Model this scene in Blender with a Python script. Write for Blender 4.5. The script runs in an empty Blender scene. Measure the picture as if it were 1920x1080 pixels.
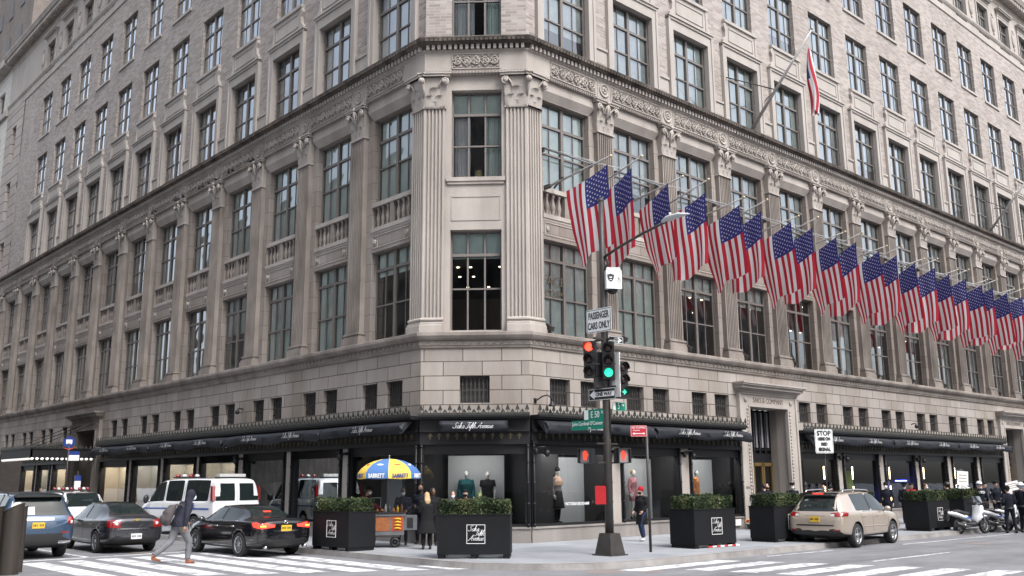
import bpy, bmesh, math, random
from mathutils import Vector, Matrix
from mathutils.bvhtree import BVHTree
random.seed(11)
rad = math.radians
pi = math.pi
scene = bpy.context.scene
col = scene.collection

# ------------------------------------------------------------------ helpers
class MB:
    """collects geometry for ONE mesh object"""
    def __init__(s, mats=None):
        s.v = []; s.f = []; s.m = []; s.sm = []
        s.M = None; s.mi = 0; s.smooth = False
    def addv(s, p):
        p = Vector(p)
        if s.M is not None: p = s.M @ p
        s.v.append(p); return len(s.v) - 1
    def face(s, idx):
        s.f.append(tuple(idx)); s.m.append(s.mi); s.sm.append(s.smooth)
    def poly(s, pts):
        s.face([s.addv(p) for p in pts])
    def box(s, x0, x1, y0, y1, z0, z1):
        i = [s.addv(p) for p in ((x0,y0,z0),(x1,y0,z0),(x1,y1,z0),(x0,y1,z0),(x0,y0,z1),(x1,y0,z1),(x1,y1,z1),(x0,y1,z1))]
        for q in ((0,3,2,1),(4,5,6,7),(0,1,5,4),(1,2,6,5),(2,3,7,6),(3,0,4,7)):
            s.face([i[k] for k in q])
    def boxr(s, c, size, M):
        old = s.M
        s.M = (old @ M) if old is not None else M
        a, b, d = size
        s.box(c[0]-a/2, c[0]+a/2, c[1]-b/2, c[1]+b/2, c[2]-d/2, c[2]+d/2)
        s.M = old
    def prism(s, pts, y0, y1):
        """polygon in x,z extruded along y"""
        a = [s.addv((x, y0, z)) for x, z in pts]; b = [s.addv((x, y1, z)) for x, z in pts]
        n = len(pts)
        s.face(a); s.face(b[::-1])
        for k in range(n):
            s.face((a[k], b[k], b[(k+1) % n], a[(k+1) % n]))
    def tube(s, pts, r, n=8, cap=True, sq=None):
        """tube through pts; r number, list; entries may be (a,b) ellipse with b along 'up' hint"""
        P = [Vector(p) for p in pts]; N = len(P)
        rr = r if isinstance(r, (list, tuple)) else [r]*N
        T = []
        for k in range(N):
            t = (P[min(k+1, N-1)] - P[max(k-1, 0)])
            T.append(t.normalized() if t.length > 1e-9 else Vector((0, 0, 1)))
        hint = sq if sq is not None else (Vector((1, 0, 0)) if abs(T[0].x) < 0.8 else Vector((0, 1, 0)))
        hint = Vector(hint)
        rings = []
        u = None
        for k in range(N):
            if sq is not None or u is None:
                u = (hint - T[k]*hint.dot(T[k]))
            else:
                u = (u - T[k]*u.dot(T[k]))
            u.normalize(); w = T[k].cross(u)
            a, b = (rr[k] if isinstance(rr[k], (tuple, list)) else (rr[k], rr[k]))
            rings.append([s.addv(P[k] + u*a*math.cos(2*pi*j/n) + w*b*math.sin(2*pi*j/n)) for j in range(n)])
        for k in range(N-1):
            for j in range(n):
                s.face((rings[k][j], rings[k][(j+1) % n], rings[k+1][(j+1) % n], rings[k+1][j]))
        if cap:
            s.face(rings[0][::-1]); s.face(rings[-1])
    def lathe(s, prof, n=16, c=(0,0,0), ax='z', a0=0, a1=2*pi, cap=True):
        """prof = [(r,h)], around axis"""
        full = abs(a1-a0-2*pi) < 1e-6
        m = n if full else n+1
        rings = []
        for r, h in prof:
            row = []
            for j in range(m):
                a = a0 + (a1-a0)*j/n
                x, y = r*math.cos(a), r*math.sin(a)
                p = {'z': (x, y, h), 'y': (x, h, y), 'x': (h, x, y)}[ax]
                row.append(s.addv((c[0]+p[0], c[1]+p[1], c[2]+p[2])))
            rings.append(row)
        for k in range(len(rings)-1):
            for j in range(n):
                j2 = (j+1) % m if full else j+1
                s.face((rings[k][j], rings[k][j2], rings[k+1][j2], rings[k+1][j]))
        if full and cap:
            if prof[0][0] > 1e-6: s.face(rings[0][::-1])
            if prof[-1][0] > 1e-6: s.face(rings[-1])
    def ball(s, c, r, n=8, m=6):
        rx, ry, rz = r if isinstance(r, (tuple, list)) else (r, r, r)
        rings = []
        for i in range(m+1):
            t = pi*i/m
            rings.append([s.addv((c[0]+rx*math.sin(t)*math.cos(2*pi*j/n), c[1]+ry*math.sin(t)*math.sin(2*pi*j/n), c[2]-rz*math.cos(t))) for j in range(n)] if 0 < i < m
                         else [s.addv((c[0], c[1], c[2]-rz*math.cos(t)))])
        for i in range(m):
            A, B = rings[i], rings[i+1]
            for j in range(n):
                j2 = (j+1) % n
                if len(A) == 1: s.face((A[0], B[j2], B[j]))
                elif len(B) == 1: s.face((A[j], A[j2], B[0]))
                else: s.face((A[j], A[j2], B[j2], B[j]))
    def sweep(s, path, prof, closed=False):
        """path: [(x,y)] plan polyline; prof: [(out,z)]; out is to the right-hand side normal"""
        P = [Vector(p) for p in path]; N = len(P); nor = []
        for k in range(N):
            d0 = (P[k]-P[k-1]).normalized() if k > 0 else None
            d1 = (P[k+1]-P[k]).normalized() if k < N-1 else None
            if d0 is None: d0 = d1
            if d1 is None: d1 = d0
            n0 = Vector((d0.y, -d0.x)); n1 = Vector((d1.y, -d1.x))
            b = (n0+n1).normalized(); b = b/max(.3, b.dot(n0)); nor.append(b)
        rows = []
        for k in range(N):
            rows.append([s.addv((P[k].x+nor[k].x*o, P[k].y+nor[k].y*o, z)) for o, z in prof])
        for k in range(N-1):
            for j in range(len(prof)-1):
                s.face((rows[k][j], rows[k+1][j], rows[k+1][j+1], rows[k][j+1]))
    def mesh(s, name, mats):
        me = bpy.data.meshes.new(name)
        me.from_pydata([tuple(p) for p in s.v], [], s.f)
        if not isinstance(mats, (list, tuple)): mats = [mats]
        for m in mats: me.materials.append(m)
        me.polygons.foreach_set('material_index', s.m)
        me.polygons.foreach_set('use_smooth', s.sm)
        me.update()
        return me
    def build(s, name, mats, parent=None, loc=None, rz=None):
        return link(name, s.mesh(name, mats), parent, loc, rz)

def link(name, me, parent=None, loc=None, rz=None):
    o = bpy.data.objects.new(name, me); col.objects.link(o)
    if parent is not None: o.parent = parent
    if loc is not None: o.location = loc
    if rz is not None: o.rotation_euler = (0, 0, rz)
    return o
def tag(o, label=None, cat=None, group=None, kind=None):
    if label: o['label'] = label
    if cat: o['category'] = cat
    if group: o['group'] = group
    if kind: o['kind'] = kind
    return o
def thing(name, label, cat, loc=(0,0,0), rz=0, group=None):
    o = bpy.data.objects.new(name, None); col.objects.link(o); o.empty_display_size = .2
    o.location = loc; o.rotation_euler = (0,0,rz)
    return tag(o, label, cat, group)
def copy_tree(o, parent=None):
    c = o.copy(); col.objects.link(c); c.parent = parent
    for ch in list(o.children): copy_tree(ch, c)
    return c
def Tm(x=0, y=0, z=0, rz=0, rx=0, ry=0, s=1):
    return Matrix.Translation((x,y,z)) @ Matrix.Rotation(rz,4,'Z') @ Matrix.Rotation(ry,4,'Y') @ Matrix.Rotation(rx,4,'X') @ Matrix.Scale(s,4)

# ------------------------------------------------------------------ materials
def nt(name):
    m = bpy.data.materials.new(name); m.use_nodes = True
    n = m.node_tree; b = n.nodes['Principled BSDF']
    return m, n, b
def N(n, t, **k):
    x = n.nodes.new(t)
    for a, v in k.items():
        if a.startswith('i_'): x.inputs[a[2:].replace('_', ' ')].default_value = v
        else: setattr(x, a, v)
    return x
def sc4(c): return (c[0], c[1], c[2], 1)
def mat(name, c, rough=.6, metal=0, c2=None, scale=3, bump=0, bscale=40, spec=.5, coat=0, emit=None, es=1, streak=False, det=4):
    m, n, b = nt(name)
    b.inputs['Roughness'].default_value = rough; b.inputs['Metallic'].default_value = metal
    b.inputs['Specular IOR Level'].default_value = spec
    b.inputs['Coat Weight'].default_value = coat
    b.inputs['Base Color'].default_value = sc4(c)
    if emit:
        b.inputs['Emission Color'].default_value = sc4(emit); b.inputs['Emission Strength'].default_value = es
    if c2 or bump:
        tc = N(n, 'ShaderNodeTexCoord')
    if c2:
        mp = N(n, 'ShaderNodeMapping'); n.links.new(tc.outputs['Object'], mp.inputs[0])
        if streak: mp.inputs['Scale'].default_value = (1, 1, .12)
        no = N(n, 'ShaderNodeTexNoise', i_Scale=scale, i_Detail=det, i_Roughness=.6)
        n.links.new(mp.outputs[0], no.inputs['Vector'])
        cr = N(n, 'ShaderNodeValToRGB'); cr.color_ramp.elements[0].position = .32; cr.color_ramp.elements[1].position = .68
        cr.color_ramp.elements[0].color = sc4(c2); cr.color_ramp.elements[1].color = sc4(c)
        n.links.new(no.outputs['Fac'], cr.inputs[0]); n.links.new(cr.outputs[0], b.inputs['Base Color'])
    if bump:
        nb = N(n, 'ShaderNodeTexNoise', i_Scale=bscale, i_Detail=3); n.links.new(tc.outputs['Object'], nb.inputs['Vector'])
        bp = N(n, 'ShaderNodeBump', i_Strength=bump, i_Distance=.02); n.links.new(nb.outputs['Fac'], bp.inputs['Height'])
        n.links.new(bp.outputs[0], b.inputs['Normal'])
    return m

def masonry(name, c1, c2, mortar, bw, rh, ms, zoff=0, xoff=0, bias=0, bump=.5, dirt=(.75, .72, .68), dscale=.35, streak=.5):
    """brick / ashlar in the wall's own x,z coordinates"""
    m, n, b = nt(name)
    b.inputs['Roughness'].default_value = .85; b.inputs['Specular IOR Level'].default_value = .25
    tc = N(n, 'ShaderNodeTexCoord'); sp = N(n, 'ShaderNodeSeparateXYZ'); n.links.new(tc.outputs['Object'], sp.inputs[0])
    ad = N(n, 'ShaderNodeMath', operation='ADD'); n.links.new(sp.outputs['X'], ad.inputs[0]); n.links.new(sp.outputs['Y'], ad.inputs[1])
    cb = N(n, 'ShaderNodeCombineXYZ'); 
    ax = N(n, 'ShaderNodeMath', operation='ADD'); ax.inputs[1].default_value = xoff; n.links.new(ad.outputs[0], ax.inputs[0])
    az = N(n, 'ShaderNodeMath', operation='ADD'); az.inputs[1].default_value = zoff; n.links.new(sp.outputs['Z'], az.inputs[0])
    n.links.new(ax.outputs[0], cb.inputs[0]); n.links.new(az.outputs[0], cb.inputs[1])
    br = N(n, 'ShaderNodeTexBrick'); n.links.new(cb.outputs[0], br.inputs['Vector'])
    br.inputs['Scale'].default_value = 1; br.inputs['Brick Width'].default_value = bw; br.inputs['Row Height'].default_value = rh
    br.inputs['Mortar Size'].default_value = ms; br.inputs['Mortar Smooth'].default_value = .1; br.inputs['Bias'].default_value = bias
    br.inputs['Color1'].default_value = sc4(c1); br.inputs['Color2'].default_value = sc4(c2); br.inputs['Mortar'].default_value = sc4(mortar)
    mp = N(n, 'ShaderNodeMapping'); n.links.new(tc.outputs['Object'], mp.inputs[0]); mp.inputs['Scale'].default_value = (1, 1, streak)
    no = N(n, 'ShaderNodeTexNoise', i_Scale=dscale, i_Detail=7, i_Roughness=.65); n.links.new(mp.outputs[0], no.inputs['Vector'])
    cr = N(n, 'ShaderNodeValToRGB'); cr.color_ramp.elements[0].position = .35; cr.color_ramp.elements[1].position = .62
    cr.color_ramp.elements[0].color = sc4(dirt); cr.color_ramp.elements[1].color = (1, 1, 1, 1)
    n.links.new(no.outputs['Fac'], cr.inputs[0])
    mx = N(n, 'ShaderNodeMix', data_type='RGBA', blend_type='MULTIPLY'); mx.inputs[0].default_value = 1
    n.links.new(br.outputs['Color'], mx.inputs[6]); n.links.new(cr.outputs[0], mx.inputs[7])
    n.links.new(mx.outputs[2], b.inputs['Base Color'])
    bp = N(n, 'ShaderNodeBump', i_Strength=bump, i_Distance=.03); bp.invert = True
    n.links.new(br.outputs['Fac'], bp.inputs['Height']); n.links.new(bp.outputs[0], b.inputs['Normal'])
    return m

def stone(name, c, c2, bump=.25, s1=.5, ash=None, dark=None):
    """carved limestone: soft streaks and mottling"""
    m, n, b = nt(name)
    b.inputs['Roughness'].default_value = .85; b.inputs['Specular IOR Level'].default_value = .25
    tc = N(n, 'ShaderNodeTexCoord'); mp = N(n, 'ShaderNodeMapping'); n.links.new(tc.outputs['Object'], mp.inputs[0])
    mp.inputs['Scale'].default_value = (1, 1, .15)
    gi = N(n, 'ShaderNodeNewGeometry')
    a = N(n, 'ShaderNodeTexNoise', i_Scale=1.6, i_Detail=3, i_Roughness=.5)
    # world-space position so that repeated pieces differ
    mp2 = N(n, 'ShaderNodeMapping'); n.links.new(gi.outputs['Position'], mp2.inputs[0]); mp2.inputs['Scale'].default_value = (1, 1, .16)
    n.links.new(mp2.outputs[0], a.inputs['Vector'])
    b2 = N(n, 'ShaderNodeTexNoise', i_Scale=s1, i_Detail=5); n.links.new(gi.outputs['Position'], b2.inputs['Vector'])
    md = N(n, 'ShaderNodeMath', operation='ADD'); n.links.new(a.outputs['Fac'], md.inputs[0]); n.links.new(b2.outputs['Fac'], md.inputs[1])
    cr = N(n, 'ShaderNodeValToRGB'); cr.color_ramp.elements[0].position = .34; cr.color_ramp.elements[1].position = .62
    hm = N(n, 'ShaderNodeMath', operation='MULTIPLY'); hm.inputs[1].default_value = .5; n.links.new(md.outputs[0], hm.inputs[0])
    cr.color_ramp.elements[0].color = sc4(c2); cr.color_ramp.elements[1].color = sc4(c)
    n.links.new(hm.outputs[0], cr.inputs[0]); n.links.new(cr.outputs[0], b.inputs['Base Color'])
    nb = N(n, 'ShaderNodeTexNoise', i_Scale=18, i_Detail=4); n.links.new(tc.outputs['Object'], nb.inputs['Vector'])
    bp = N(n, 'ShaderNodeBump', i_Strength=bump, i_Distance=.03); n.links.new(nb.outputs['Fac'], bp.inputs['Height'])
    n.links.new(bp.outputs[0], b.inputs['Normal'])
    return m

def glass(name, tint, refl=1.0, rough=.0, ior=1.5, wob=0.0):
    m, n, b = nt(name); n.nodes.remove(b)
    out = n.nodes['Material Output']
    tr = N(n, 'ShaderNodeBsdfTransparent'); tr.inputs[0].default_value = sc4(tint)
    gl = N(n, 'ShaderNodeBsdfGlossy'); gl.inputs['Roughness'].default_value = rough; gl.inputs[0].default_value = (.9, .95, 1, 1)
    fr = N(n, 'ShaderNodeFresnel'); fr.inputs[0].default_value = ior
    mu = N(n, 'ShaderNodeMath', operation='MULTIPLY'); mu.use_clamp = True; mu.inputs[1].default_value = refl; n.links.new(fr.outputs[0], mu.inputs[0])
    mx = N(n, 'ShaderNodeMixShader'); n.links.new(mu.outputs[0], mx.inputs[0]); n.links.new(tr.outputs[0], mx.inputs[1]); n.links.new(gl.outputs[0], mx.inputs[2])
    n.links.new(mx.outputs[0], out.inputs[0])
    if wob:
        tc = N(n, 'ShaderNodeTexCoord'); no = N(n, 'ShaderNodeTexNoise', i_Scale=.9, i_Detail=1); n.links.new(tc.outputs['Object'], no.inputs['Vector'])
        bp = N(n, 'ShaderNodeBump', i_Strength=wob, i_Distance=.05); n.links.new(no.outputs['Fac'], bp.inputs['Height'])
        n.links.new(bp.outputs[0], gl.inputs['Normal'])
    return m

M = {}
M['brick'] = masonry('brick wall', (.40,.36,.337), (.25,.218,.203), (.38,.352,.333), .42, .115, .012, bump=.35, dirt=(.87,.86,.85))
M['ashlar'] = masonry('ashlar stone', (.37,.342,.32), (.295,.27,.252), (.10,.085,.076), 1.28, .47, .014, zoff=.2, xoff=-.1, bump=.9, dirt=(.72,.68,.63), dscale=.45, streak=.35)
M['ashlar2'] = masonry('jointed stone', (.325,.294,.27), (.27,.243,.224), (.13,.11,.098), 1.1, .62, .008, zoff=.1, bump=.4, dirt=(.74,.70,.66), dscale=.6, streak=.2)
M['ashlar_pale'] = masonry('pale jointed stone', (.58,.57,.54), (.52,.51,.48), (.25,.23,.21), 1.3, .5, .012, bump=.5, dirt=(.85,.84,.82))
M['stone'] = stone('carved limestone', (.30,.267,.243), (.20,.174,.155))
M['stone_light'] = stone('light limestone', (.415,.38,.35), (.29,.262,.24))
M['stone_upper'] = stone('upper window stone', (.40,.37,.345), (.325,.297,.275))
M['channel'] = masonry('channelled stone', (.40,.36,.34), (.36,.325,.305), (.08,.068,.06), 40, .80, .03, bump=.8, dirt=(.8,.78,.76))
M['stone_grimy'] = stone('weathered limestone', (.30,.268,.243), (.15,.13,.116), s1=.8)
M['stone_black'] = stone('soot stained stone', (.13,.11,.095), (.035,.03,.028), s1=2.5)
M['stone_relief'] = stone('stained shaded relief ground', (.25,.225,.205), (.18,.16,.145))  # recess grime, darkened further to paint in the shade the shallow relief lacks
M['stone_base'] = stone('sill granite', (.27,.25,.235), (.17,.155,.145))
M['frame'] = mat('window frame', (.15,.135,.125), .5)
M['frame_dark'] = mat('dark window frame', (.05,.046,.045), .5)
M['iron'] = mat('black painted iron', (.010,.010,.012), .5, .2, bump=.1)
M['iron_green'] = mat('weathered iron crest', (.05,.052,.045), .7, c2=(.02,.02,.018), scale=5)
M['bronze'] = mat('aged bronze ornament', (.20,.17,.11), .45, .6, c2=(.10,.09,.06), scale=9)
M['brass'] = mat('polished bronze doors', (.42,.29,.12), .35, .8)
M['glass'] = glass('window glass', (.96,.99,.98), 2.6, ior=1.5, wob=.25)
M['glass_up'] = glass('upper window glass', (.93,.97,.97), 3.4, ior=1.5, wob=.35)
M['glass_clear'] = glass('clear corner glass', (.82,.86,.86), 1.0, wob=.1)
M['shopglass'] = glass('shop glass', (.86,.88,.88), 1.5, ior=1.45, wob=.02)
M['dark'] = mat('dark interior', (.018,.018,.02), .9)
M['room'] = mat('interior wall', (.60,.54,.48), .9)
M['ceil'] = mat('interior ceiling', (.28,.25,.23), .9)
M['blind_green'] = mat('pale green blind', (.82,.92,.88), .9, c2=(.62,.73,.70), scale=1.4)
M['blind_grey'] = mat('grey blind', (.78,.83,.82), .9, c2=(.48,.55,.55), scale=1.3)  # blotches in the blind colour stand in for cloudy reflections on the glass
M['blind_white'] = mat('white curtain', (.90,.90,.92), .9, c2=(.74,.76,.80), scale=3)
M['blind_mauve'] = mat('mauve grey blind', (.30,.295,.32), .9, c2=(.14,.138,.15), scale=1)
M['lamp'] = mat('warm ceiling lamp', (1,.9,.75), emit=(1,.82,.6), es=2.5)
M['lampwarm'] = mat('warm display lamp', (1,.95,.9), emit=(1,.86,.66), es=9)
M['lampw'] = mat('display lamp', (1,.95,.9), emit=(1,.97,.94), es=26)
M['tube_light'] = mat('light tube', (1,.9,.75), emit=(1,.72,.42), es=7)
M['cloth_black'] = mat('black awning cloth', (.009,.011,.017), .7, bump=.4, bscale=3)
M['letter'] = mat('white lettering', (.8,.8,.8), .6)
M['letter_dark'] = mat('dark engraved letters', (.10,.075,.055), .8)
M['backdrop'] = mat('grey display backdrop', (.40,.41,.42), .8, c2=(.34,.35,.36), scale=.7)
M['backdrop_warm'] = mat('cream display backdrop', (.60,.54,.45), .8, c2=(.50,.45,.37), scale=.7)
M['white_plain'] = mat('white surface', (.75,.75,.75), .5)
# ------------------------------------------------------------------ lettering
_txt = {}
def text_obj(name, body, size, m, parent=None, loc=(0,0,0), rz=0, depth=.006, sx=1.0, align='CENTER', shear=0, bold=0.0, mirror=False, rx=0):
    key = (body, size, depth, sx, align, shear, bold, mirror)
    if key not in _txt:
        cu = bpy.data.curves.new('t', 'FONT'); cu.body = body; cu.size = size; cu.align_x = align; cu.align_y = 'CENTER'
        cu.extrude = depth; cu.shear = shear; cu.offset = bold; cu.resolution_u = 3
        o = bpy.data.objects.new('t', cu); col.objects.link(o)
        dg = bpy.context.evaluated_depsgraph_get()
        me = bpy.data.meshes.new_from_object(o.evaluated_get(dg))
        bpy.data.objects.remove(o); bpy.data.curves.remove(cu)
        me.transform(Matrix.Rotation(pi/2, 4, 'X') @ Matrix.Diagonal((sx*(-1 if mirror else 1), 1, 1, 1)))
        _txt[key] = me
    me = _txt[key]
    if not me.materials: me.materials.append(m)
    elif me.materials[0] is not m: me = me.copy(); me.materials[0] = m
    o = link(name, me, parent, loc); o.rotation_euler = (rx, 0, rz)
    return o
GL = {
 'S': (1.25, [[(1.25,1.75),(1.0,2.15),(.6,2.0),(.5,1.5),(.8,1.0),(.75,.3),(.3,0),(-.15,.15),(-.2,.5)]]),
 'a': (1.0, [[(.8,.85),(.45,1.0),(.1,.6),(.15,.1),(.45,.05),(.8,.6),(.85,1.0),(.78,.25),(.95,.05),(1.1,.2)]]),
 'k': (1.0, [[(0,.0),(.15,1.2),(.3,2.2),(.42,2.1),(.2,1.0),(.1,0)],[(.12,.5),(.5,1.0),(.7,.85),(.4,.5),(.2,.5),(.6,.05),(.95,.15)]]),
 's': (.85, [[(0,.1),(.45,1.05),(.65,.6),(.6,.1),(.25,.0),(.1,.2)]]),
 'F': (1.1, [[(1.6,2.1),(1.1,2.2),(.4,2.0),(.1,2.15)],[(1.0,2.1),(.75,1.2),(.5,.1),(.1,-.1),(-.2,.2)],[(.4,1.15),(1.15,1.2)]]),
 'i': (.5, [[(0,.2),(.25,1.0),(.2,.2),(.35,.02),(.55,.2)],[(.36,1.4),(.4,1.5)]]),
 'f': (.55, [[(0,.2),(.35,1.2),(.6,2.15),(.75,2.0),(.4,.8),(.1,-.8),(-.1,-.7)],[(0,.95),(.6,1.0)]]),
 't': (.5, [[(0,.2),(.35,1.6),(.2,.2),(.35,.02),(.55,.2)],[(.05,1.1),(.6,1.15)]]),
 'h': (1.0, [[(0,0),(.2,1.2),(.4,2.2),(.5,2.0),(.2,.8),(.08,0),(.3,.7),(.6,1.0),(.72,.8),(.6,.2),(.75,.02),(1.0,.2)]]),
 'A': (1.5, [[(-.3,.3),(-.1,0),(.4,.5),(1.0,1.7),(1.25,2.15),(1.15,1.2),(1.15,.1),(1.4,.05)],[(.2,.75),(.8,.9),(1.4,.8)]]),
 'v': (.85, [[(0,.8),(.2,1.0),(.3,.5),(.35,.02),(.7,.6),(.75,1.0),(.95,.9)]]),
 'e': (.8, [[(0,.4),(.5,.7),(.5,1.0),(.25,.9),(.1,.4),(.3,.02),(.8,.3)]]),
 'n': (1.0, [[(0,.8),(.15,1.0),(.1,0),(.4,.8),(.65,1.0),(.7,.7),(.6,.15),(.75,.02),(1.0,.2)]]),
 'u': (1.0, [[(0,.8),(.15,1.0),(.08,.3),(.3,.02),(.65,.5),(.78,1.0),(.7,.2),(.85,.02),(1.0,.2)]]),
 ' ': (.55, [])}
def script_mb(lines, h, m, width=.15):
    """hand written lettering as ribbons; lines=[(text,x,z)], h = x-height"""
    b = MB(); b.smooth = False
    for txt, X, Z in lines:
        x = X
        for ch in txt:
            adv, strokes = GL[ch]
            for st in strokes:
                # catmull-rom
                P = [Vector((p[0]+p[1]*.32, p[1])) for p in st]; Q = []
                for k in range(len(P)-1):
                    p0 = P[max(0,k-1)]; p1 = P[k]; p2 = P[k+1]; p3 = P[min(len(P)-1,k+2)]
                    for t in (0,.33,.66):
                        Q.append(.5*((2*p1)+(p2-p0)*t+(2*p0-5*p1+4*p2-p3)*t*t+(3*p1-p0-3*p2+p3)*t**3))
                Q.append(P[-1])
                for k in range(len(Q)-1):
                    a, c = Q[k], Q[k+1]; d = c-a
                    if d.length < 1e-5: continue
                    w = width*(.55+.6*abs(d.normalized().y))*.5
                    nn = Vector((-d.y, d.x)).normalized()*w
                    d = d.normalized()*w*.4
                    q = [a-nn-d, c-nn+d, c+nn+d, a+nn-d]
                    b.poly([(x+v.x*h, 0, Z+v.y*h) for v in q])
            x += adv*h
    return b
def script_width(t, h): return sum(GL[c][0] for c in t)*h

# ------------------------------------------------------------------ the department store
CH = 2.52
PATH = [(0, 59.4), (0, CH), (CH, 0), (64, 0)]
store = thing('department_store', 'large stone and brick department store with a cut corner, fluted pilasters and black awnings', 'building', (0,0,0))
FR = {'R': ((0,0,0), 0.0), 'L': ((0,0,0), -pi/2), 'C': ((0,CH,0), -pi/4)}
def P3(f, x, y=0, z=0):
    if f == 'R': return (x, y, z)
    if f == 'L': return (y, -x, z)
    c = math.sqrt(.5); return (x*c+y*c, CH-x*c+y*c, z)
def put(name, me, f, x, y=0, z=0, parent=None):
    return link(name, me, parent or store, P3(f, x, y, z), FR[f][1])
RB = lambda i: 4.64+3.8*i
LB = lambda i: -(4.66+4.0*i)
def merge_iv(h, z):
    return [a for a in h if a[2] <= z < a[3]]
def wall(b, u0, u1, z0, z1, y, holes, depth):
    xs = sorted(set([u0, u1] + [min(max(v, u0), u1) for h in holes for v in h[:2]]))
    zs = sorted(set([z0, z1] + [min(max(v, z0), z1) for h in holes for v in h[2:4]]))
    for k in range(len(zs)-1):
        zc = (zs[k]+zs[k+1])/2; start = None
        for j in range(len(xs)-1):
            xc = (xs[j]+xs[j+1])/2
            inside = any(h[0] < xc < h[1] and h[2] < zc < h[3] for h in holes)
            if not inside:
                if start is None: start = xs[j]
            if (inside or j == len(xs)-2) and start is not None:
                end = xs[j] if inside else xs[j+1]
                b.poly([(start,y,zs[k]),(end,y,zs[k]),(end,y,zs[k+1]),(start,y,zs[k+1])]); start = None
    for h in holes:
        a, c, e, g = h[:4]; d = h[4] if len(h) > 4 else depth
        b.poly([(a,y,e),(a,y+d,e),(a,y+d,g),(a,y,g)]); b.poly([(c,y,e),(c,y,g),(c,y+d,g),(c,y+d,e)])
        b.poly([(a,y,g),(a,y+d,g),(c,y+d,g),(c,y,g)]); b.poly([(a,y,e),(c,y,e),(c,y+d,e),(a,y+d,e)])

NR, NL = 16, 13
Rp = [RB(i) for i in range(NR)]; Lp = [LB(i) for i in range(NL)]
RPIL = [6.54+3.8*k for k in range(NR)]; LPIL = [-(6.66+4.0*k) for k in range(NL+1)]
ENT_R = [(14.75, 17.75), (41.6, 44.6)]; ENT_L = [(-35.3, -32.1)]

# --- rusticated mezzanine wall
RM = [4.66, 8.52, 12.36, 20.05, 23.9, 27.7, 31.55, 35.4, 39.2] + [48.2+3.86*i for i in range(4)]
LM = [-4.74, -8.8, -12.85, -16.9, -20.93, -24.95, -29.0, -37.0, -41.1, -45.1, -49.2, -53.2]
def mezz_holes(cs): return [(c-.5-.72+.0, c-.26, 4.52, 5.40) for c in cs] + [(c+.26, c+1.22, 4.52, 5.40) for c in cs]
b = MB(); wall(b, CH, 64, 4.1, 6.4, 0, mezz_holes(RM) + [(a-.3, c+.3, 4.0, 5.3, .02) for a, c in ENT_R], .32)
b.build('wall', M['ashlar'], store)
b = MB(); wall(b, -59.4, -CH, 4.1, 6.4, 0, mezz_holes(LM) + [(a-.3, c+.3, 4.0, 5.3, .02) for a, c in ENT_L], .32)
b.build('wall', M['ashlar'], store, (0,0,0), -pi/2)
b = MB(); wall(b, 0, CH*2**.5, 4.1, 6.4, 0, [(1.28, 2.26, 4.55, 5.43)], .32)
b.build('wall', M['ashlar'], store, *FR['C'])
# grilled mezzanine windows
def grille_mesh(w, h):
    b = MB(); b.box(-w/2, w/2, .0, .03, 0, .04); b.box(-w/2, w/2, 0, .03, h-.04, h); b.box(-w/2, w/2, 0, .03, h*.5-.015, h*.5+.015)
    n = 7
    for k in range(n):
        x = -w/2 + w*(k+.5)/n
        b.box(x-.012, x+.012, 0, .03, 0, h)
        for z in (h*.22, h*.72):
            b.box(x-.03, x+.03, -.01, .03, z-.03, z+.03)
    return b.mesh('grille', M['frame_dark'])
gm = grille_mesh(.95, .87)
pb = MB(); pb.box(-.48, .48, 0, .03, 0, .88); pm = pb.mesh('mezzanine_window', M['frame_dark'])
def mezz(f, x, z=4.52):
    o = put('mezzanine_window', pm, f, x, .24, z); g = link('grille', gm, o, (0, -.1, 0))
for c in RM:
    if c < 60: mezz('R', c-.74); mezz('R', c+.74)
for c in LM: mezz('L', c-.74); mezz('L', c+.74)
mezz('C', 1.77, 4.55)

# --- belt course
b = MB(); b.sweep(PATH, [(0,6.33),(.06,6.36),(.08,6.44)]); b.sweep(PATH, [(.16,6.60),(.22,6.66),(.27,6.74),(.27,6.84),(.24,6.86),(-.4,6.9)])
b.build('belt_course', M['stone_grimy'], store)
b = MB(); b.sweep(PATH, [(.08,6.44),(.10,6.44),(.10,6.60),(.16,6.60)])
b.build('belt_course', M['stone_relief'], store)
def along(f, x0, x1, step, fn, b):
    n = max(1, int(round((x1-x0)/step)))
    for k in range(n): fn(b, x0+(x1-x0)*(k+.5)/n, (x1-x0)/n)
def wave(b, x, s):
    for k in range(6):
        a = k*pi/3.3
        r = .055-.006*k
        b.box(x+math.cos(a)*r-.016, x+math.cos(a)*r+.016, -.13, -.1, 6.52+math.sin(a)*r-.016, 6.52+math.sin(a)*r+.016)
def wave_band(f, x0, x1):
    b = MB(); along(f, x0, x1, .26, wave, b); b.build('belt_relief', M['stone_grimy'], store, *FR[f])
wave_band('R', CH, 62); wave_band('L', -56, -CH); wave_band('C', 0, 3.56)

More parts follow.
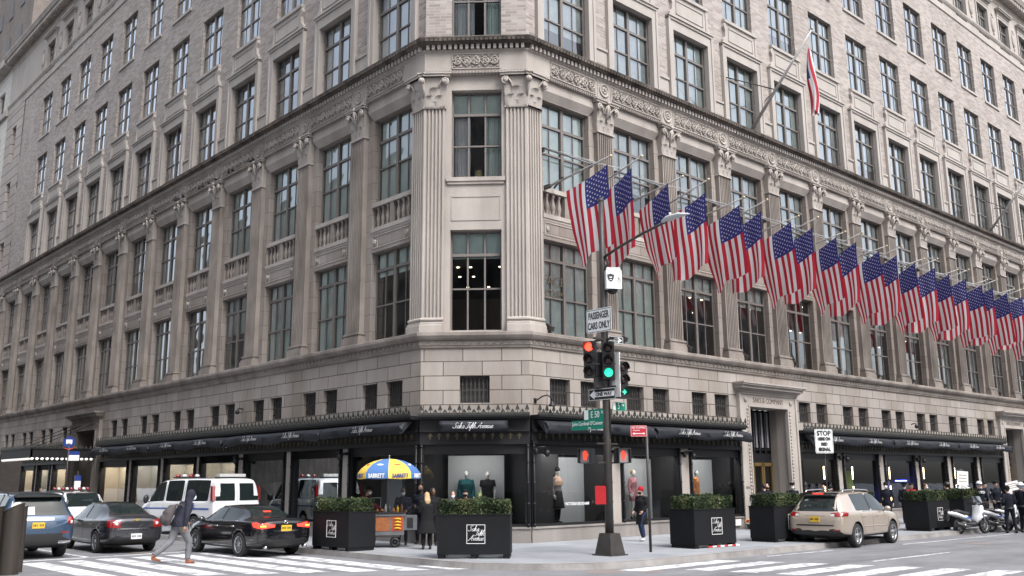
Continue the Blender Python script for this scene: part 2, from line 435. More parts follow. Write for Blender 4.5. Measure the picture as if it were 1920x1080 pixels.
# --- colonnade wall behind the pilasters
def col_holes(cs):
    h = []
    for c in cs:
        h += [(c-1.2, c+1.2, 6.92, 10.22, .55), (c-1.2, c+1.2, 11.12, 11.95, .34), (c-1.2, c+1.2, 12.07, 15.32, .55)]
    return h
b = MB(); wall(b, CH+.1, 64, 6.85, 16.1, .2, col_holes(Rp), .5); b.build('colonnade_wall', M['ashlar2'], store)
b = MB(); wall(b, -59.4, -CH-.1, 6.85, 16.1, .2, col_holes(Lp), .5); b.build('colonnade_wall', M['ashlar2'], store, *FR['L'])
b = MB(); wall(b, 0, 3.56, 6.85, 16.1, .12, [(.92, 2.66, 6.95, 10.40, .4), (.94, 2.68, 12.24, 15.44, .4)], .4)
b.build('colonnade_wall', M['stone_light'], store, *FR['C'])
b = MB(); b.box(.78,2.80,.02,.14,12.10,12.24); b.box(.82,2.76,.06,.14,12.0,12.1); 
for q in ((.95,2.63,.10,.14,11.55,11.58),(.95,2.63,.10,.14,10.72,10.75),(.95,.98,.10,.14,10.72,11.58),(2.60,2.63,.10,.14,10.72,11.58)): b.box(*q)
b.build('window_apron', M['stone_light'], store, *FR['C'])
# --- spandrel with balusters (one per bay)
def baluster_mesh():
    b = MB(); b.smooth = True
    def bal(x): b.lathe([(.075,0),(.075,.05),(.045,.09),(.085,.22),(.095,.32),(.06,.48),(.04,.62),(.06,.68),(.07,.70),(.07,.76),(.07,.80)], 10, (x, 0, 11.13))
    for s in (-1, 1):
        for k in range(3): bal(s*(.33+.30*k))
    b.smooth = False
    b.box(-.11, .11, -.09, .12, 11.12, 11.95)
    return b.mesh('baluster_row', M['stone_grimy'])
def spandrel_mesh():
    b = MB()
    b.box(-1.22, 1.22, -.02, .16, 11.93, 12.09)       # rail (y relative to plane .2)
    b.box(-1.22, 1.22, -.04, .12, 10.98, 11.13); b.poly([(-1.2,.32,11.1),(1.2,.32,11.1),(1.2,.32,11.97),(-1.2,.32,11.97)])
    b.box(-1.22, 1.22, -.01, .1, 10.90, 10.98)
    for z in (10.36, 10.80): b.box(-1.15, 1.15, -.02, .02, z, z+.03)
    for x in (-1.15, 1.12): b.box(x, x+.03, -.02, .02, 10.36, 10.83)
    for x in (-.85, .82): b.box(x, x+.02, -.015, .02, 10.39, 10.80)
    b.lathe([(.0,-.05),(.05,-.05),(.09,-.03),(.1,0)], 10, (-1.0, 0, 10.6), 'y'); b.lathe([(.0,-.05),(.05,-.05),(.09,-.03),(.1,0)], 10, (1.0, 0, 10.6), 'y')
    return b.mesh('spandrel', M['stone_light'])
def lintel_mesh():
    b = MB()
    b.box(-1.40, 1.40, -.16, .02, 15.62, 15.98)
    b.poly([(-1.40,-.16,15.62),(1.40,-.16,15.62),(1.22,.0,15.34),(-1.22,.0,15.34)])
    b.poly([(-1.40,-.16,15.62),(-1.22,.0,15.34),(-1.40,0,15.62)]); b.poly([(1.40,-.16,15.62),(1.22,.0,15.34),(1.40,0,15.62)])
    return b.mesh('lintel', M['stone_light'])
bm_, sm_, lm_ = baluster_mesh(), spandrel_mesh(), lintel_mesh()
for f, cs in (('R', Rp), ('L', Lp)):
    for c in cs:
        if f == 'R' and c > 60: continue
        o = put('spandrel', sm_, f, c, .2, 0); link('baluster_row', bm_, o, (0, .1, 0)); put('lintel', lm_, f, c, .2, 0)

# --- pilasters
def fluted(b, x0, x1, y, z0, z1, n, yb=.22, edges=True):
    """fluted front in x,z; grooves are recessed"""
    w = x1-x0; e = .05 if edges else .02
    pts = [(x0, yb), (x0, y), (x0+e, y)]
    pitch = (w-2*e)/n; g = pitch*.62
    for k in range(n):
        a = x0+e+pitch*k+(pitch-g)/2
        pts += [(a, y), (a+g*.2, y+.065), (a+g*.8, y+.065), (a+g, y)]
    pts += [(x1-e, y), (x1, y), (x1, yb)]
    lo = [b.addv((p[0], p[1], z0)) for p in pts]; hi = [b.addv((p[0], p[1], z1)) for p in pts]
    for k in range(len(pts)-1): b.face((lo[k], lo[k+1], hi[k+1], hi[k]))
def base_prof(b, x0, x1, yb=.22, f0=0.):
    for e, z0, z1 in ((.14, 6.88, 7.10), (.10, 7.10, 7.19), (.05, 7.19, 7.26), (.085, 7.26, 7.33), (.02, 7.33, 7.37)):
        b.box(x0-e, x1+e, f0-e, yb, z0, z1)
def leaf(b, x, z, h, w, y, curl=.09):
    b.smooth = True
    rows = []
    for k in range(5):
        t = k/4; zz = z+h*min(1, t*1.12) - (h*.12 if k == 4 else 0)*1.2; yy = y-.02-curl*t*t; ww = w*(.75+.5*math.sin(pi*min(t,.8)))*.5*(.55 if k == 4 else 1)
        rows.append([b.addv((x-ww, yy+.03, zz)), b.addv((x-ww*.45, yy-.015, zz)), b.addv((x, yy+.01, zz)), b.addv((x+ww*.45, yy-.015, zz)), b.addv((x+ww, yy+.03, zz))])
    for k in range(4):
        for j in range(4): b.face((rows[k][j], rows[k][j+1], rows[k+1][j+1], rows[k+1][j]))
    b.smooth = False
def capital(b, xc, w, yf=0., z0=14.72, z1=15.965, nl=3, half=None):
    """corinthian capital: xc centre, w shaft width. half=+1/-1 keeps only one volute"""
    h = z1-z0
    b.box(xc-w/2-.04, xc+w/2+.04, yf-.05, yf+.2, z0, z0+.07)
    # bell
    i = [b.addv(p) for p in ((xc-w/2,yf+.01,z0+.05),(xc+w/2,yf+.01,z0+.05),(xc+w/2,yf+.2,z0+.05),(xc-w/2,yf+.2,z0+.05),(xc-w/2-.10,yf-.10,z1-.12),(xc+w/2+.10,yf-.10,z1-.12),(xc+w/2+.10,yf+.2,z1-.12),(xc-w/2-.10,yf+.2,z1-.12))]
    for q in ((0,1,5,4),(1,2,6,5),(3,0,4,7)): b.face([i[k] for k in q])
    for k in range(nl):
        x = xc-w/2+w*(k+.5)/nl; leaf(b, x, z0+.07, h*.36, w/nl*1.05, yf)
    for k in range(nl-1):
        x = xc-w/2+w*(k+1)/nl; leaf(b, x, z0+.25, h*.45, w/nl*.9, yf-.02, .12)
    for s in ((-1, 1) if half is None else (half,)):
        # volute scroll
        pts = []
        for k in range(9):
            t = k/8; a = -pi/2+t*2.6*pi; r = .15*(1-t*.75)
            pts.append((xc+s*(w/2+.02)-s*0+s*math.cos(a)*r*.9*1, yf-.19, z1-.30+math.sin(a)*r))
        stem = [(xc+s*.05, yf-.03, z0+h*.42), (xc+s*w*.28, yf-.12, z1-.32), (xc+s*(w/2-.03), yf-.18, z1-.17)]
        b.smooth = True; b.tube(stem+pts[4:], .038, 6); b.tube(pts, .04, 6)
        b.lathe([(.0,yf-.24),(.05,yf-.24),(.07,yf-.2),(.07,yf+.1)], 8, (xc+s*(w/2+.02), 0, z1-.30), 'y'); b.smooth = False
    # abacus
    b.box(xc-w/2-.19, xc+w/2+.19, yf-.20, yf+.2, z1-.12, z1-.04); b.box(xc-w/2-.23, xc+w/2+.23, yf-.24, yf+.2, z1-.04, z1)
    if half is None:
        b.smooth = True; b.tube([(xc,yf-.04,z0+h*.4),(xc,yf-.16,z0+h*.62),(xc,yf-.2,z1-.15)], [.05,.03,.06], 6); b.ball((xc,yf-.23,z1-.07),(.09,.05,.08)); b.smooth = False
        for s in (-1, 1):
            b.smooth = True; b.tube([(xc+s*.03,yf-.08,z0+h*.45),(xc+s*.12,yf-.16,z0+h*.72),(xc+s*.07,yf-.2,z1-.2)], .025, 5); b.smooth = False
def pilaster_meshes():
    b = MB(); fluted(b, -.43, .43, 0, 7.36, 14.74, 7); base_prof(b, -.43, .43)
    sh = b.mesh('pilaster', M['stone_grimy'])
    b = MB(); capital(b, 0, .86); cp = b.mesh('capital', M['stone_light'])
    return sh, cp
psm, pcm = pilaster_meshes()
for f, cs in (('R', RPIL), ('L', LPIL)):
    for c in cs:
        if f == 'R' and c > 60: continue
        if f == 'L' and c < -58: continue
        o = put('pilaster', psm, f, c); link('capital', pcm, o)
# corner pilasters wrap round the cut corner: one face on the street front, one on the cut face
def corner_pilaster(side):
    b = MB(); bc = MB()
    Mc = Matrix.Translation((0,CH,0)) @ Matrix.Rotation(-pi/4,4,'Z')
    if side == 'R': Mf = Matrix.Identity(4); fx = (CH, CH+.68); cx = (2.84, 3.56)
    else: Mf = Matrix.Rotation(-pi/2,4,'Z'); fx = (-CH-.68, -CH); cx = (0, .72)
    b.M = Mf; fluted(b, fx[0], fx[1], 0, 7.36, 14.74, 5)
    b.M = Mc; fluted(b, cx[0], cx[1], 0, 7.36, 14.74, 5)
    b.M = None
    c = .7071
    def cpt(u, out=0): return (u*c-out*c, CH-u*c-out*c)
    if side == 'R': path = [cpt(2.84-.0), (CH, 0), (CH+.68, 0)]
    else: path = [(0, CH+.68), (0, CH), cpt(.72)]
    def ends(bb, prof):
        bb.sweep(path, prof)
        P = [Vector(p) for p in path]
        for e, o in ((0, -1), (-1, 1)):
            d = (P[1]-P[0]).normalized() if e == 0 else (P[-1]-P[-2]).normalized(); nn = Vector((d.y, -d.x))
            bb.poly([(P[e].x+nn.x*q[0], P[e].y+nn.y*q[0], q[1]) for q in prof] + [(P[e].x-nn.x*.2, P[e].y-nn.y*.2, prof[-1][1]), (P[e].x-nn.x*.2, P[e].y-nn.y*.2, prof[0][1])])
    ends(b, [(.14,6.88),(.14,7.10),(.10,7.12),(.10,7.19),(.04,7.22),(.04,7.26),(.085,7.28),(.085,7.33),(0,7.38)])
    o = b.build('pilaster', M['stone_light'], store)
    s = 1 if side == 'R' else -1
    bc.M = Mf; capital(bc, (fx[0]+fx[1])/2, .68, half=s, nl=2)
    bc.M = Mc; capital(bc, (cx[0]+cx[1])/2, .72, half=-s, nl=2)
    # corner volute
    bc.M = None; bc.smooth = True
    n = Vector((-.38 if side == 'L' else .0, 0, 0))
    base = Vector((CH, 0, 0)) if side == 'R' else Vector((0, CH, 0)); d = Vector((-.38,-.92,0)) if side == 'R' else Vector((-.92,-.38,0))
    bc.tube([base+Vector((0,0,15.1)), base+d*.12+Vector((0,0,15.5)), base+d*.24+Vector((0,0,15.78))], [.05,.05,.08], 6)
    bc.ball(tuple(base+d*.22+Vector((0,0,15.68))), .12); bc.smooth = False
    ends(bc, [(.05,14.72),(.05,14.8)]); ends(bc, [(-.02,15.845),(.215,15.845),(.215,15.93),(.255,15.93),(.255,15.972),(-.1,15.972)])
    bc.build('capital', M['stone_light'], o)
corner_pilaster('L'); corner_pilaster('R')

# --- entablature: egg moulding, frieze, dentils, cornice
b = MB(); b.sweep(PATH, [(-.2,15.98),(.05,15.99),(.05,16.03),(.02,16.05),(.02,16.09)]); b.sweep(PATH, [(.0,16.09),(.0,16.80),(.04,16.84),(.06,16.86),(.06,16.89)])
b.build('frieze', M['stone_light'], store)
def bead(b, x, s): b.box(x-s*.3, x+s*.3, -.10, .0, 15.985, 16.075)
def dentil(b, x, s): b.box(x-s*.27, x+s*.27, -.17, -.05, 16.87, 17.045)
for f, a, c in (('R', CH+.05, 63), ('L', -59, -CH-.05), ('C', .02, 3.54)):
    b = MB(); along(f, a, c, .115, bead, b); b.build('bead_moulding', M['stone_relief'], store, *FR[f])
    b = MB(); along(f, a, c, .20, dentil, b); b.build('dentil_course', M['stone_upper'], store, *FR[f])
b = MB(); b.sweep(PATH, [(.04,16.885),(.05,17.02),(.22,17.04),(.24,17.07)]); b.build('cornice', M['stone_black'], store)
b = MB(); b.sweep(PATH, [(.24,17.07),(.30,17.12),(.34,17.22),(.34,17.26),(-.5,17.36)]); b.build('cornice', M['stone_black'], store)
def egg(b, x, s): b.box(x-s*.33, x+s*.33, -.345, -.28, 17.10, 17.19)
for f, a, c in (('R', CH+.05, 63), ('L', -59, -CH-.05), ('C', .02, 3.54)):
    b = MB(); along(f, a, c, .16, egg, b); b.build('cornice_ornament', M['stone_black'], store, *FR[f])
# frieze panels with scrolling vine, rosettes between
def vine_mesh(w):
    b = MB([0]); b.mi = 0
    b.poly([(-w/2,-.012,16.20),(w/2,-.012,16.20),(w/2,-.012,16.72),(-w/2,-.012,16.72)])
    b.mi = 1
    for z in (16.17, 16.72): b.box(-w/2-.03, w/2+.03, -.035, 0, z, z+.03)
    for x in (-w/2-.03, w/2): b.box(x, x+.03, -.035, 0, 16.17, 16.75)
    n = max(2, int(round(w/.36))); s = w/n
    b.smooth = True
    b.tube([(-w/2+w*q/60, -.04, 16.46+.17*math.sin(pi*(w*q/60)/s)) for q in range(61)], .026, 4)
    for q in range(n*3):
        x = -w/2+w*(q+.5)/(n*3); sg = 1 if q % 2 else -1; b.ball((x, -.035, 16.46+sg*.20), (.035,.025,.035), 5, 4)
    for k in range(n):
        x = -w/2+s*(k+.5); sg = 1 if k % 2 else -1
        pts = []
        for j in range(15):
            t = j/14; a = pi*.9*sg+t*3.4*pi*(-sg); r = s*.47*(1-t*.8)
            pts.append((x+math.cos(a)*r, -.045, 16.46+math.sin(a)*r*.92))
        b.tube(pts, [.032-.012*j/14 for j in range(15)], 4)
        b.ball((x, -.045, 16.46), (.05,.035,.05), 6, 4)
        for q in range(4):
            a = q*pi/2+.6; b.tube([(x+math.cos(a)*s*.2, -.03, 16.46+math.sin(a)*s*.2), (x+math.cos(a+.4)*s*.4, -.06, 16.46+math.sin(a+.4)*s*.42)], [.045,.012], 4)
    return b.mesh('frieze_panel', [M['stone_relief'], M['stone_light']])
def rosette_mesh():
    b = MB(); b.smooth = True
    b.lathe([(.27,0),(.27,-.04),(.23,-.05),(.22,-.02)], 18, (0,0,16.46), 'y'); b.smooth = True
    for k in range(7):
        a = k*2*pi/7; b.ball((math.cos(a)*.10, -.03, 16.46+math.sin(a)*.10), (.055,.035,.055), 6, 4)
    b.ball((0,-.05,16.46), .05, 6, 4)
    b.smooth = False
    for s in (-1, 1): b.box(s*.36-.012, s*.36+.012, -.02, 0, 16.14, 16.78)
    return b.mesh('rosette', M['stone_light'])
vmR, vmL, vmC, rm = vine_mesh(2.86), vine_mesh(3.06), vine_mesh(1.62), rosette_mesh()
for c in Rp[1:]: 
    if c < 60: put('frieze_panel', vmR, 'R', c)
put('frieze_panel', vine_mesh(2.3), 'R', Rp[0]+.22); put('frieze_panel', vine_mesh(2.3), 'L', Lp[0]-.3)
for c in Lp[1:]: put('frieze_panel', vmL, 'L', c)
put('frieze_panel', vmC, 'C', 1.80)
for c in RPIL: 
    if c < 60: put('rosette', rm, 'R', c)
for c in LPIL[:-1]: put('rosette', rm, 'L', c)

# --- upper walls (brick), z 17.3 - 36
YU = .15
def up_holes(cs, lst):
    h = []
    for c in cs:
        for hw, z0, z1 in lst: h.append((c-hw, c+hw, z0, z1, .36))
    return h
UP = [(1.22, 17.4, 20.55), (1.15, 22.3, 25.5), (1.13, 27.0, 30.15), (.95, 32.1, 34.4)]
PU = [(YU, 59.4), (YU, CH+.06), (CH+.06, YU), (64, YU)]
def off(f): return FR[f]
b = MB(); wall(b, CH+.06, 64, 17.3, 31.65, YU, up_holes(Rp, UP[:3]), .36); b.build('brick_wall', M['brick'], store)
b = MB(); wall(b, -54.6, -CH-.06, 17.3, 31.65, YU, up_holes(Lp[:-1], UP[:3]), .36); b.build('brick_wall', M['brick'], store, *FR['L'])
cu = .06*.4142
Co = P3('C', 0, 0)  # cut face upper wall is set back a little
b = MB(); wall(b, .0, 3.56, 17.3, 36, .11, [(.92,2.68,17.5,20.9,.3),(.95,2.65,22.3,25.5,.3),(.95,2.65,27,30.15,.3),(1.0,2.6,32.1,34.4,.3)], .3); b.build('brick_wall', M['brick'], store, *FR['C'])
for f, u0, u1, cs in (('R', CH+.06, 64, Rp), ('L', -59.4, -CH-.06, Lp[:-1])):
    b = MB(); wall(b, u0, u1, 31.65, 36.0, YU-.03, up_holes(cs, UP[3:]), .36); b.build('attic_wall', M['stone_upper'], store, *FR[f])
# left end bay of jointed stone with narrow windows
b = MB(); wall(b, -59.4, -54.6, 17.3, 31.65, YU-.04, [(-57.6,-56.4,z,z+3.1,.4) for z in (17.4,22.3,27.0)], .4)
b.build('quoin_wall', M['channel'], store, *FR['L'])
# string courses and top cornice
b = MB(); b.sweep(PU, [(.03,31.6),(.06,31.64),(.06,31.72),(.03,31.74)]); b.sweep(PU, [(.03,32.2),(.10,32.28),(.16,32.4),(.16,32.48),(.02,32.55)])
b.sweep(PU, [(.02,35.55),(.06,35.58),(.08,35.85),(.16,35.9)]); b.sweep(PU, [(.16,36.3),(.7,36.34),(.78,36.5),(.85,36.62),(.85,36.7),(-.4,36.8)])
b.sweep(PU, [(.2,36.78),(.2,37.3),(.0,37.3),(.0,36.78)])
b.build('string_course', M['stone_light'], store)
b = MB(); b.sweep(PU, [(.16,35.9),(.2,35.9),(.2,36.3),(.7,36.3)]); b.build('top_cornice', M['stone_relief'], store)
def brk(b, x, s): b.box(x-s*.28, x+s*.28, YU-.66, YU-.16, 35.98, 36.31)
for f, a, c in (('R', CH+.3, 63), ('L', -59, -CH-.3), ('C', .3, 3.3)):
    b = MB(); along(f, a, c, .36, brk, b); b.build('cornice_brackets', M['stone_light'], store, *FR[f])
# window surrounds: floor 4 with bracketed apron above
def surround4():
    b = MB(); y0, y1 = YU-.12, YU+.002
    w = 1.20
    for s in (-1, 1):
        b.box(min(s*w, s*(w+.30)), max(s*w, s*(w+.30)), y0, y1+.1, 17.3, 20.95)
        b.box(min(s*(w+.22), s*(w+.34)), max(s*(w+.22), s*(w+.34)), y0-.04, y1, 17.3, 21.0)
    b.box(-w, w, y0, y1+.1, 20.53, 20.95); b.box(-w-.34, w+.34, y0-.05, y1, 20.95, 21.06); b.box(-w-.38, w+.38, y0-.10, y1, 21.06, 21.12)
    # apron panel
    b.box(-1.12, 1.12, y0+.02, y1, 21.12, 22.16)
    for q in ((-.95,.95,21.32,21.35),(-.95,.95,21.93,21.96)): b.box(q[0],q[1],y0-.01,y0+.03,q[2],q[3])
    for x in (-.95,.92): b.box(x,x+.03,y0-.01,y0+.03,21.32,21.96)
    b.box(-1.28,1.28,y0-.06,y1,22.16,22.30)
    for s in (-1,1):
        pts = [(s*1.12,21.12),(s*1.42,21.12),(s*1.40,21.3),(s*1.25,21.45),(s*1.22,21.75),(s*1.32,21.95),(s*1.26,22.16),(s*1.12,22.16)]
        b.prism(pts if s > 0 else pts[::-1], y0-.02, y1)
    return b.mesh('window_surround', M['stone_upper'])
def pier_base(w):
    b = MB(); y0, y1 = YU-.05, YU+.01
    b.box(-w, w, y0, y1, 17.3, 18.15); b.box(-w, w, y0-.05, y1, 18.15, 18.25); b.box(-w+.1, w-.1, y0-.01, y1, 17.6, 18.0)
    return b.mesh('pier_base', M['stone_upper'])
def sill(w):
    b = MB(); b.box(-w-.06, w+.06, YU-.08, YU+.02, -.14, 0); return b.mesh('window_sill', M['stone_upper'])
def surround7():
    b = MB(); y0, y1 = YU-.10, YU; w = .935
    for s in (-1,1): b.box(min(s*w,s*(w+.16)), max(s*w,s*(w+.16)), y0, y1+.1, 32.5, 34.56)
    b.box(-w, w, y0, y1+.1, 34.385, 34.56); b.box(-w-.16, w+.16, y0-.02, y1, 34.56, 34.75); b.box(-w-.3, w+.3, y0-.22, y1, 34.9, 35.0); b.box(-w-.36, w+.36, y0-.28, y1, 35.0, 35.08); b.box(-w-.2, w+.2, y0-.06, y1, 34.75, 34.9)
    return b.mesh('window_surround', M['stone_upper'])
def cartouche():
    b = MB(); b.smooth = True; b.ball((0, YU-.05, 33.6), (.24,.09,.52), 10, 8); b.ball((0,YU-.05,34.35),(.14,.06,.14),6,5); b.ball((0,YU-.05,32.9),(.10,.06,.12),6,5)
    b.tube([(.3*math.cos(a), YU-.06, 33.6+.62*math.sin(a)) for a in [k*pi/8 for k in range(17)]], .03, 5)
    return b.mesh('cartouche', M['stone_upper'])
s4, s7, pbR, pbL, sl5, ct = surround4(), surround7(), pier_base(.34), pier_base(.44), sill(1.15), cartouche()
for f, cs in (('R', Rp), ('L', Lp[:-1])):
    d = 3.8 if f == 'R' else -4.0
    for k, c in enumerate(cs):
        if abs(c) > 61: continue
        put('window_surround', s4, f, c); put('window_surround', s7, f, c)
        put('pier_base', pbR if f == 'R' else pbL, f, c+d/2); put('cartouche', ct, f, c+d/2)
        put('window_sill', sl5, f, c, 0, 27.0)

# --- windows
def frame_mesh(name, w, h, kind, rows=(.35, .73), m='frame'):
    b = MB(); t = .055
    b.box(-w/2, w/2, -.04, .06, 0, t); b.box(-w/2, w/2, -.04, .06, h-t, h); b.box(-w/2, -w/2+t, -.04, .06, t, h-t); b.box(w/2-t, w/2, -.04, .06, t, h-t)
    if kind == 'double':
        b.box(-.065, .065, -.07, .06, t, h-t)
        xs = [-w/4-.01, w/4+.01]
    elif kind == 'triple': xs = [-w/6, w/6]; b.box(-w/6-.03,-w/6+.03,-.03,.03,t,h-t); b.box(w/6-.03,w/6+.03,-.03,.03,t,h-t); xs = []
    else: xs = [0]
    z1, z2 = h*rows[0], h*rows[1]
    for x in xs: b.box(x-.018, x+.018, -.02, .03, t, h-t)
    b.box(-w/2+t, w/2-t, -.055, .05, z2-.05, z2+.05); b.box(-w/2+t, w/2-t, -.045, .05, z1-.028, z1+.028)
    return b.mesh(name, M[m])
def quad_mesh(name, w, z0, z1, m, x0=None, x1=None, fold=0):
    b = MB(); a = -w/2 if x0 is None else x0; c = w/2 if x1 is None else x1
    if fold:
        n = 24; lo = []; hi = []
        for k in range(n+1):
            x = a+(c-a)*k/n; y = .035*math.sin(k*2.1)+.02*math.sin(k*.9)
            lo.append(b.addv((x, y, z0))); hi.append(b.addv((x, y, z1)))
        b.smooth = True
        for k in range(n): b.face((lo[k], lo[k+1], hi[k+1], hi[k]))
    else: b.poly([(a,0,z0),(c,0,z0),(c,0,z1),(a,0,z1)])
    return b.mesh(name, M[m])
def wtype(name, w, h, kind, rows, gl='glass', blinds=()):
    fm = frame_mesh(name, w, h, kind, rows); pn = quad_mesh('pane', w-.06, .03, h-.03, gl)
    bl = {}
    for key in blinds:
        mat_, cover = key
        zz = h*(1-cover)
        bl[key] = quad_mesh('blind', w-.1, zz, h, mat_)
    return (fm, pn, bl, h, w)
def add_window(T, f, x, y, z, blinds):
    fm, pn, bl, h, w = T
    o = put(fm.name.split('.')[0], fm, f, x, y, z)
    p = link('pane', pn, o, (0, .0, 0))
    for key in blinds:
        if key in bl: link('blind', bl[key], o, (0, .06+.02*len(o.children), 0))
    return o
BG = [('blind_green', 1.0), ('blind_green', .55), ('blind_grey', 1.0), ('blind_grey', .5), ('blind_white', 1.0), ('blind_green', .27), ('blind_mauve', 1.0), ('blind_mauve', .5), ('blind_white', .72), ('blind_green', .82), ('blind_grey', .72), ('blind_green', .92)]
T3 = wtype('tall_window', 2.4, 3.25, 'double', (.42, .74), 'glass', BG)
T2 = wtype('tall_window', 2.4, 3.30, 'double', (.40, .80), 'glass', BG)
T4 = wtype('framed_window', 2.44, 3.15, 'double', (.38, .72), 'glass_up', BG)
T5 = wtype('window', 2.30, 3.2, 'double', (.38, .72), 'glass_up', BG)
T6 = wtype('window', 2.26, 3.15, 'double', (.38, .72), 'glass_up', BG)
T7 = wtype('attic_window', 1.9, 2.3, 'double', (.36, .70), 'glass_up', BG)
TC = wtype('corner_window', 1.74, 3.2, 'triple', (.38, .74), 'glass', BG)
TC2 = wtype('corner_window', 1.74, 3.45, 'triple', (.42, .76), 'glass_clear', BG)
TE = wtype('end_window', 1.2, 3.1, 'single', (.38, .72), 'glass_up', BG)
rnd = random.Random(5)
gg = lambda: rnd.choice([('blind_green',1.0)]*4+[('blind_grey',1.0)]*3+[('blind_white',1.0),('blind_green',.82),('blind_grey',.72),('blind_green',.92)])
for i, c in enumerate(Rp):
    if c > 61: continue
    # lower tall windows
    lo = {0: [('blind_grey',1.0)], 1: [('blind_green',1.0)], 2: [('blind_green',.2)], 3: [('blind_green',.2)], 4: [], 5: [('blind_grey',1.0)]}.get(i, [rnd.choice([('blind_green',.27),('blind_grey',1.0),('blind_grey',.5)])])
    lo = [('blind_green', .27) if k[1] == .2 else k for k in lo]
    add_window(T2, 'R', c, .47, 6.92, lo)
    add_window(T3, 'R', c, .47, 12.07, [('blind_green',1.0)] if i == 0 else [rnd.choice([('blind_grey',1.0),('blind_grey',.72),('blind_green',1.0),('blind_green',.82)])])
    add_window(T4, 'R', c, YU+.22, 17.4, [rnd.choice([('blind_grey',1.0),('blind_green',1.0),('blind_grey',.72),('blind_green',.92)])])
    add_window(T5, 'R', c, YU+.19, 22.3, [gg()])
    add_window(T6, 'R', c, YU+.19, 27.0, [rnd.choice([('blind_mauve',1.0),('blind_grey',1.0),('blind_mauve',.5)])])
    add_window(T7, 'R', c, YU+.19, 32.1, [rnd.choice([('blind_mauve',1.0),('blind_grey',1.0)])])
    if c > 24:
        pass
for i, c in enumerate(Lp):
    lo = {0: [('blind_green',.27)], 1: [('blind_green',1.0)], 2: [('blind_green',1.0)], 3: [('blind_grey',.5)], 4: [('blind_mauve',1.0)]}.get(i, [rnd.choice([('blind_green',1.0),('blind_mauve',1.0),('blind_grey',1.0)])])
    add_window(T2, 'L', c, .47, 6.92, lo)
    add_window(T3, 'L', c, .47, 12.07, [('blind_green',1.0)] if i < 3 else [rnd.choice([('blind_green',1.0),('blind_mauve',1.0),('blind_grey',.72),('blind_green',.82)])])
    if i < NL-1:
        add_window(T4, 'L', c, YU+.22, 17.4, [('blind_white',1.0)] if i < 2 else [rnd.choice([('blind_mauve',1.0),('blind_grey',1.0),('blind_mauve',.5),('blind_green',1.0)])])
        add_window(T5, 'L', c, YU+.19, 22.3, [rnd.choice([('blind_mauve',1.0),('blind_green',1.0),('blind_grey',1.0)])])
        add_window(T6, 'L', c, YU+.19, 27.0, [rnd.choice([('blind_mauve',1.0),('blind_grey',1.0)])])
        add_window(T7, 'L', c, YU+.19, 32.1, [rnd.choice([('blind_mauve',1.0),('blind_grey',1.0)])])
for z in (17.4, 22.3, 27.0): add_window(TE, 'L', -57.0, YU+.3, z, [])
add_window(TC2, 'C', 1.79, .42, 6.95, [('blind_green',.27)])
o = add_window(TC, 'C', 1.81, .42, 12.24, [('blind_green',.27)])
link('curtain', quad_mesh('curtain', 1, 0, 2.35, 'blind_white', -.8, -.25, 1), o, (0,.2,0)); link('curtain', quad_mesh('curtain', 1, 0, 2.35, 'blind_green', .3, .8, 1), o, (0,.2,0))
o = add_window(TC2, 'C', 1.80, .34, 17.45, [])
link('curtain', quad_mesh('curtain', 1, 0, 3.3, 'blind_white', -.85, -.1, 1), o, (0,.2,0)); link('curtain', quad_mesh('curtain', 1, 0, 3.3, 'blind_green', .25, .85, 1), o, (0,.2,0))
for z in (22.3, 27.0): add_window(TC, 'C', 1.8, .34, z, [])
# small objects seen behind the corner windows
b = MB(); b.smooth = True; b.ball((0,0,.22),(.13,.11,.20),12,8); b.smooth = False; b.box(-.1,.1,-.08,.08,0,.06)
for k in range(5): b.box(-.11+.05*k-.008,-.11+.05*k+.008,-.115,-.10,.05,.38)
tag(b.build('ornament', mat('gilded ornament',(.55,.45,.2),.4,.3), None, P3('C',1.84,.75,12.30), -pi/4), 'gold ribbed ornament on the sill behind the upper corner window', 'ornament')
# louvre vents in two panes
# --- interior seen through the glass: rooms with ceilings and downlights
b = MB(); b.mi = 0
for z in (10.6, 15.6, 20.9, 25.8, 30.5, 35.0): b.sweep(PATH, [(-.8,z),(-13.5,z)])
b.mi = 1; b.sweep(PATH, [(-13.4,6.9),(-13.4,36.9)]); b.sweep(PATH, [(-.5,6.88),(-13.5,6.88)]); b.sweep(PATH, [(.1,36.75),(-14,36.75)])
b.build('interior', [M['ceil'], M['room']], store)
dl = MB(); dl.lathe([(0,0),(.06,0),(.06,.03)], 10); dlm = dl.mesh('downlight', M['lamp'])
rl = random.Random(3)
for u, z in [(.5,10.57),(1.3,10.57),(2.4,10.57),(3.0,10.57)]:
    for d in (4.6, 6.6, 8.4, 10.6): put('downlight', dlm, 'C', u+rl.uniform(-.3,.3), d, z)
for u in (.9, 1.7, 2.4): put('downlight', dlm, 'C', u+rl.uniform(-.3,.3), 5.0+u, 15.57)
for i in (2, 3, 4, 5, 7, 9, 10):
    for dx in (-1.2, 0, 1.2):
        for d in (2.4, 4.6, 7.0): put('downlight', dlm, 'R', Rp[i]+dx+rl.uniform(-.3,.3), d, 10.57)
for i in (0, 4, 5):
    for d in (3.0, 6.0): put('downlight', dlm, 'L', Lp[i]+rl.uniform(-.8,.8), d, 10.57)
# ------------------------------------------------------------------ street level
SC = math.sqrt(.5)
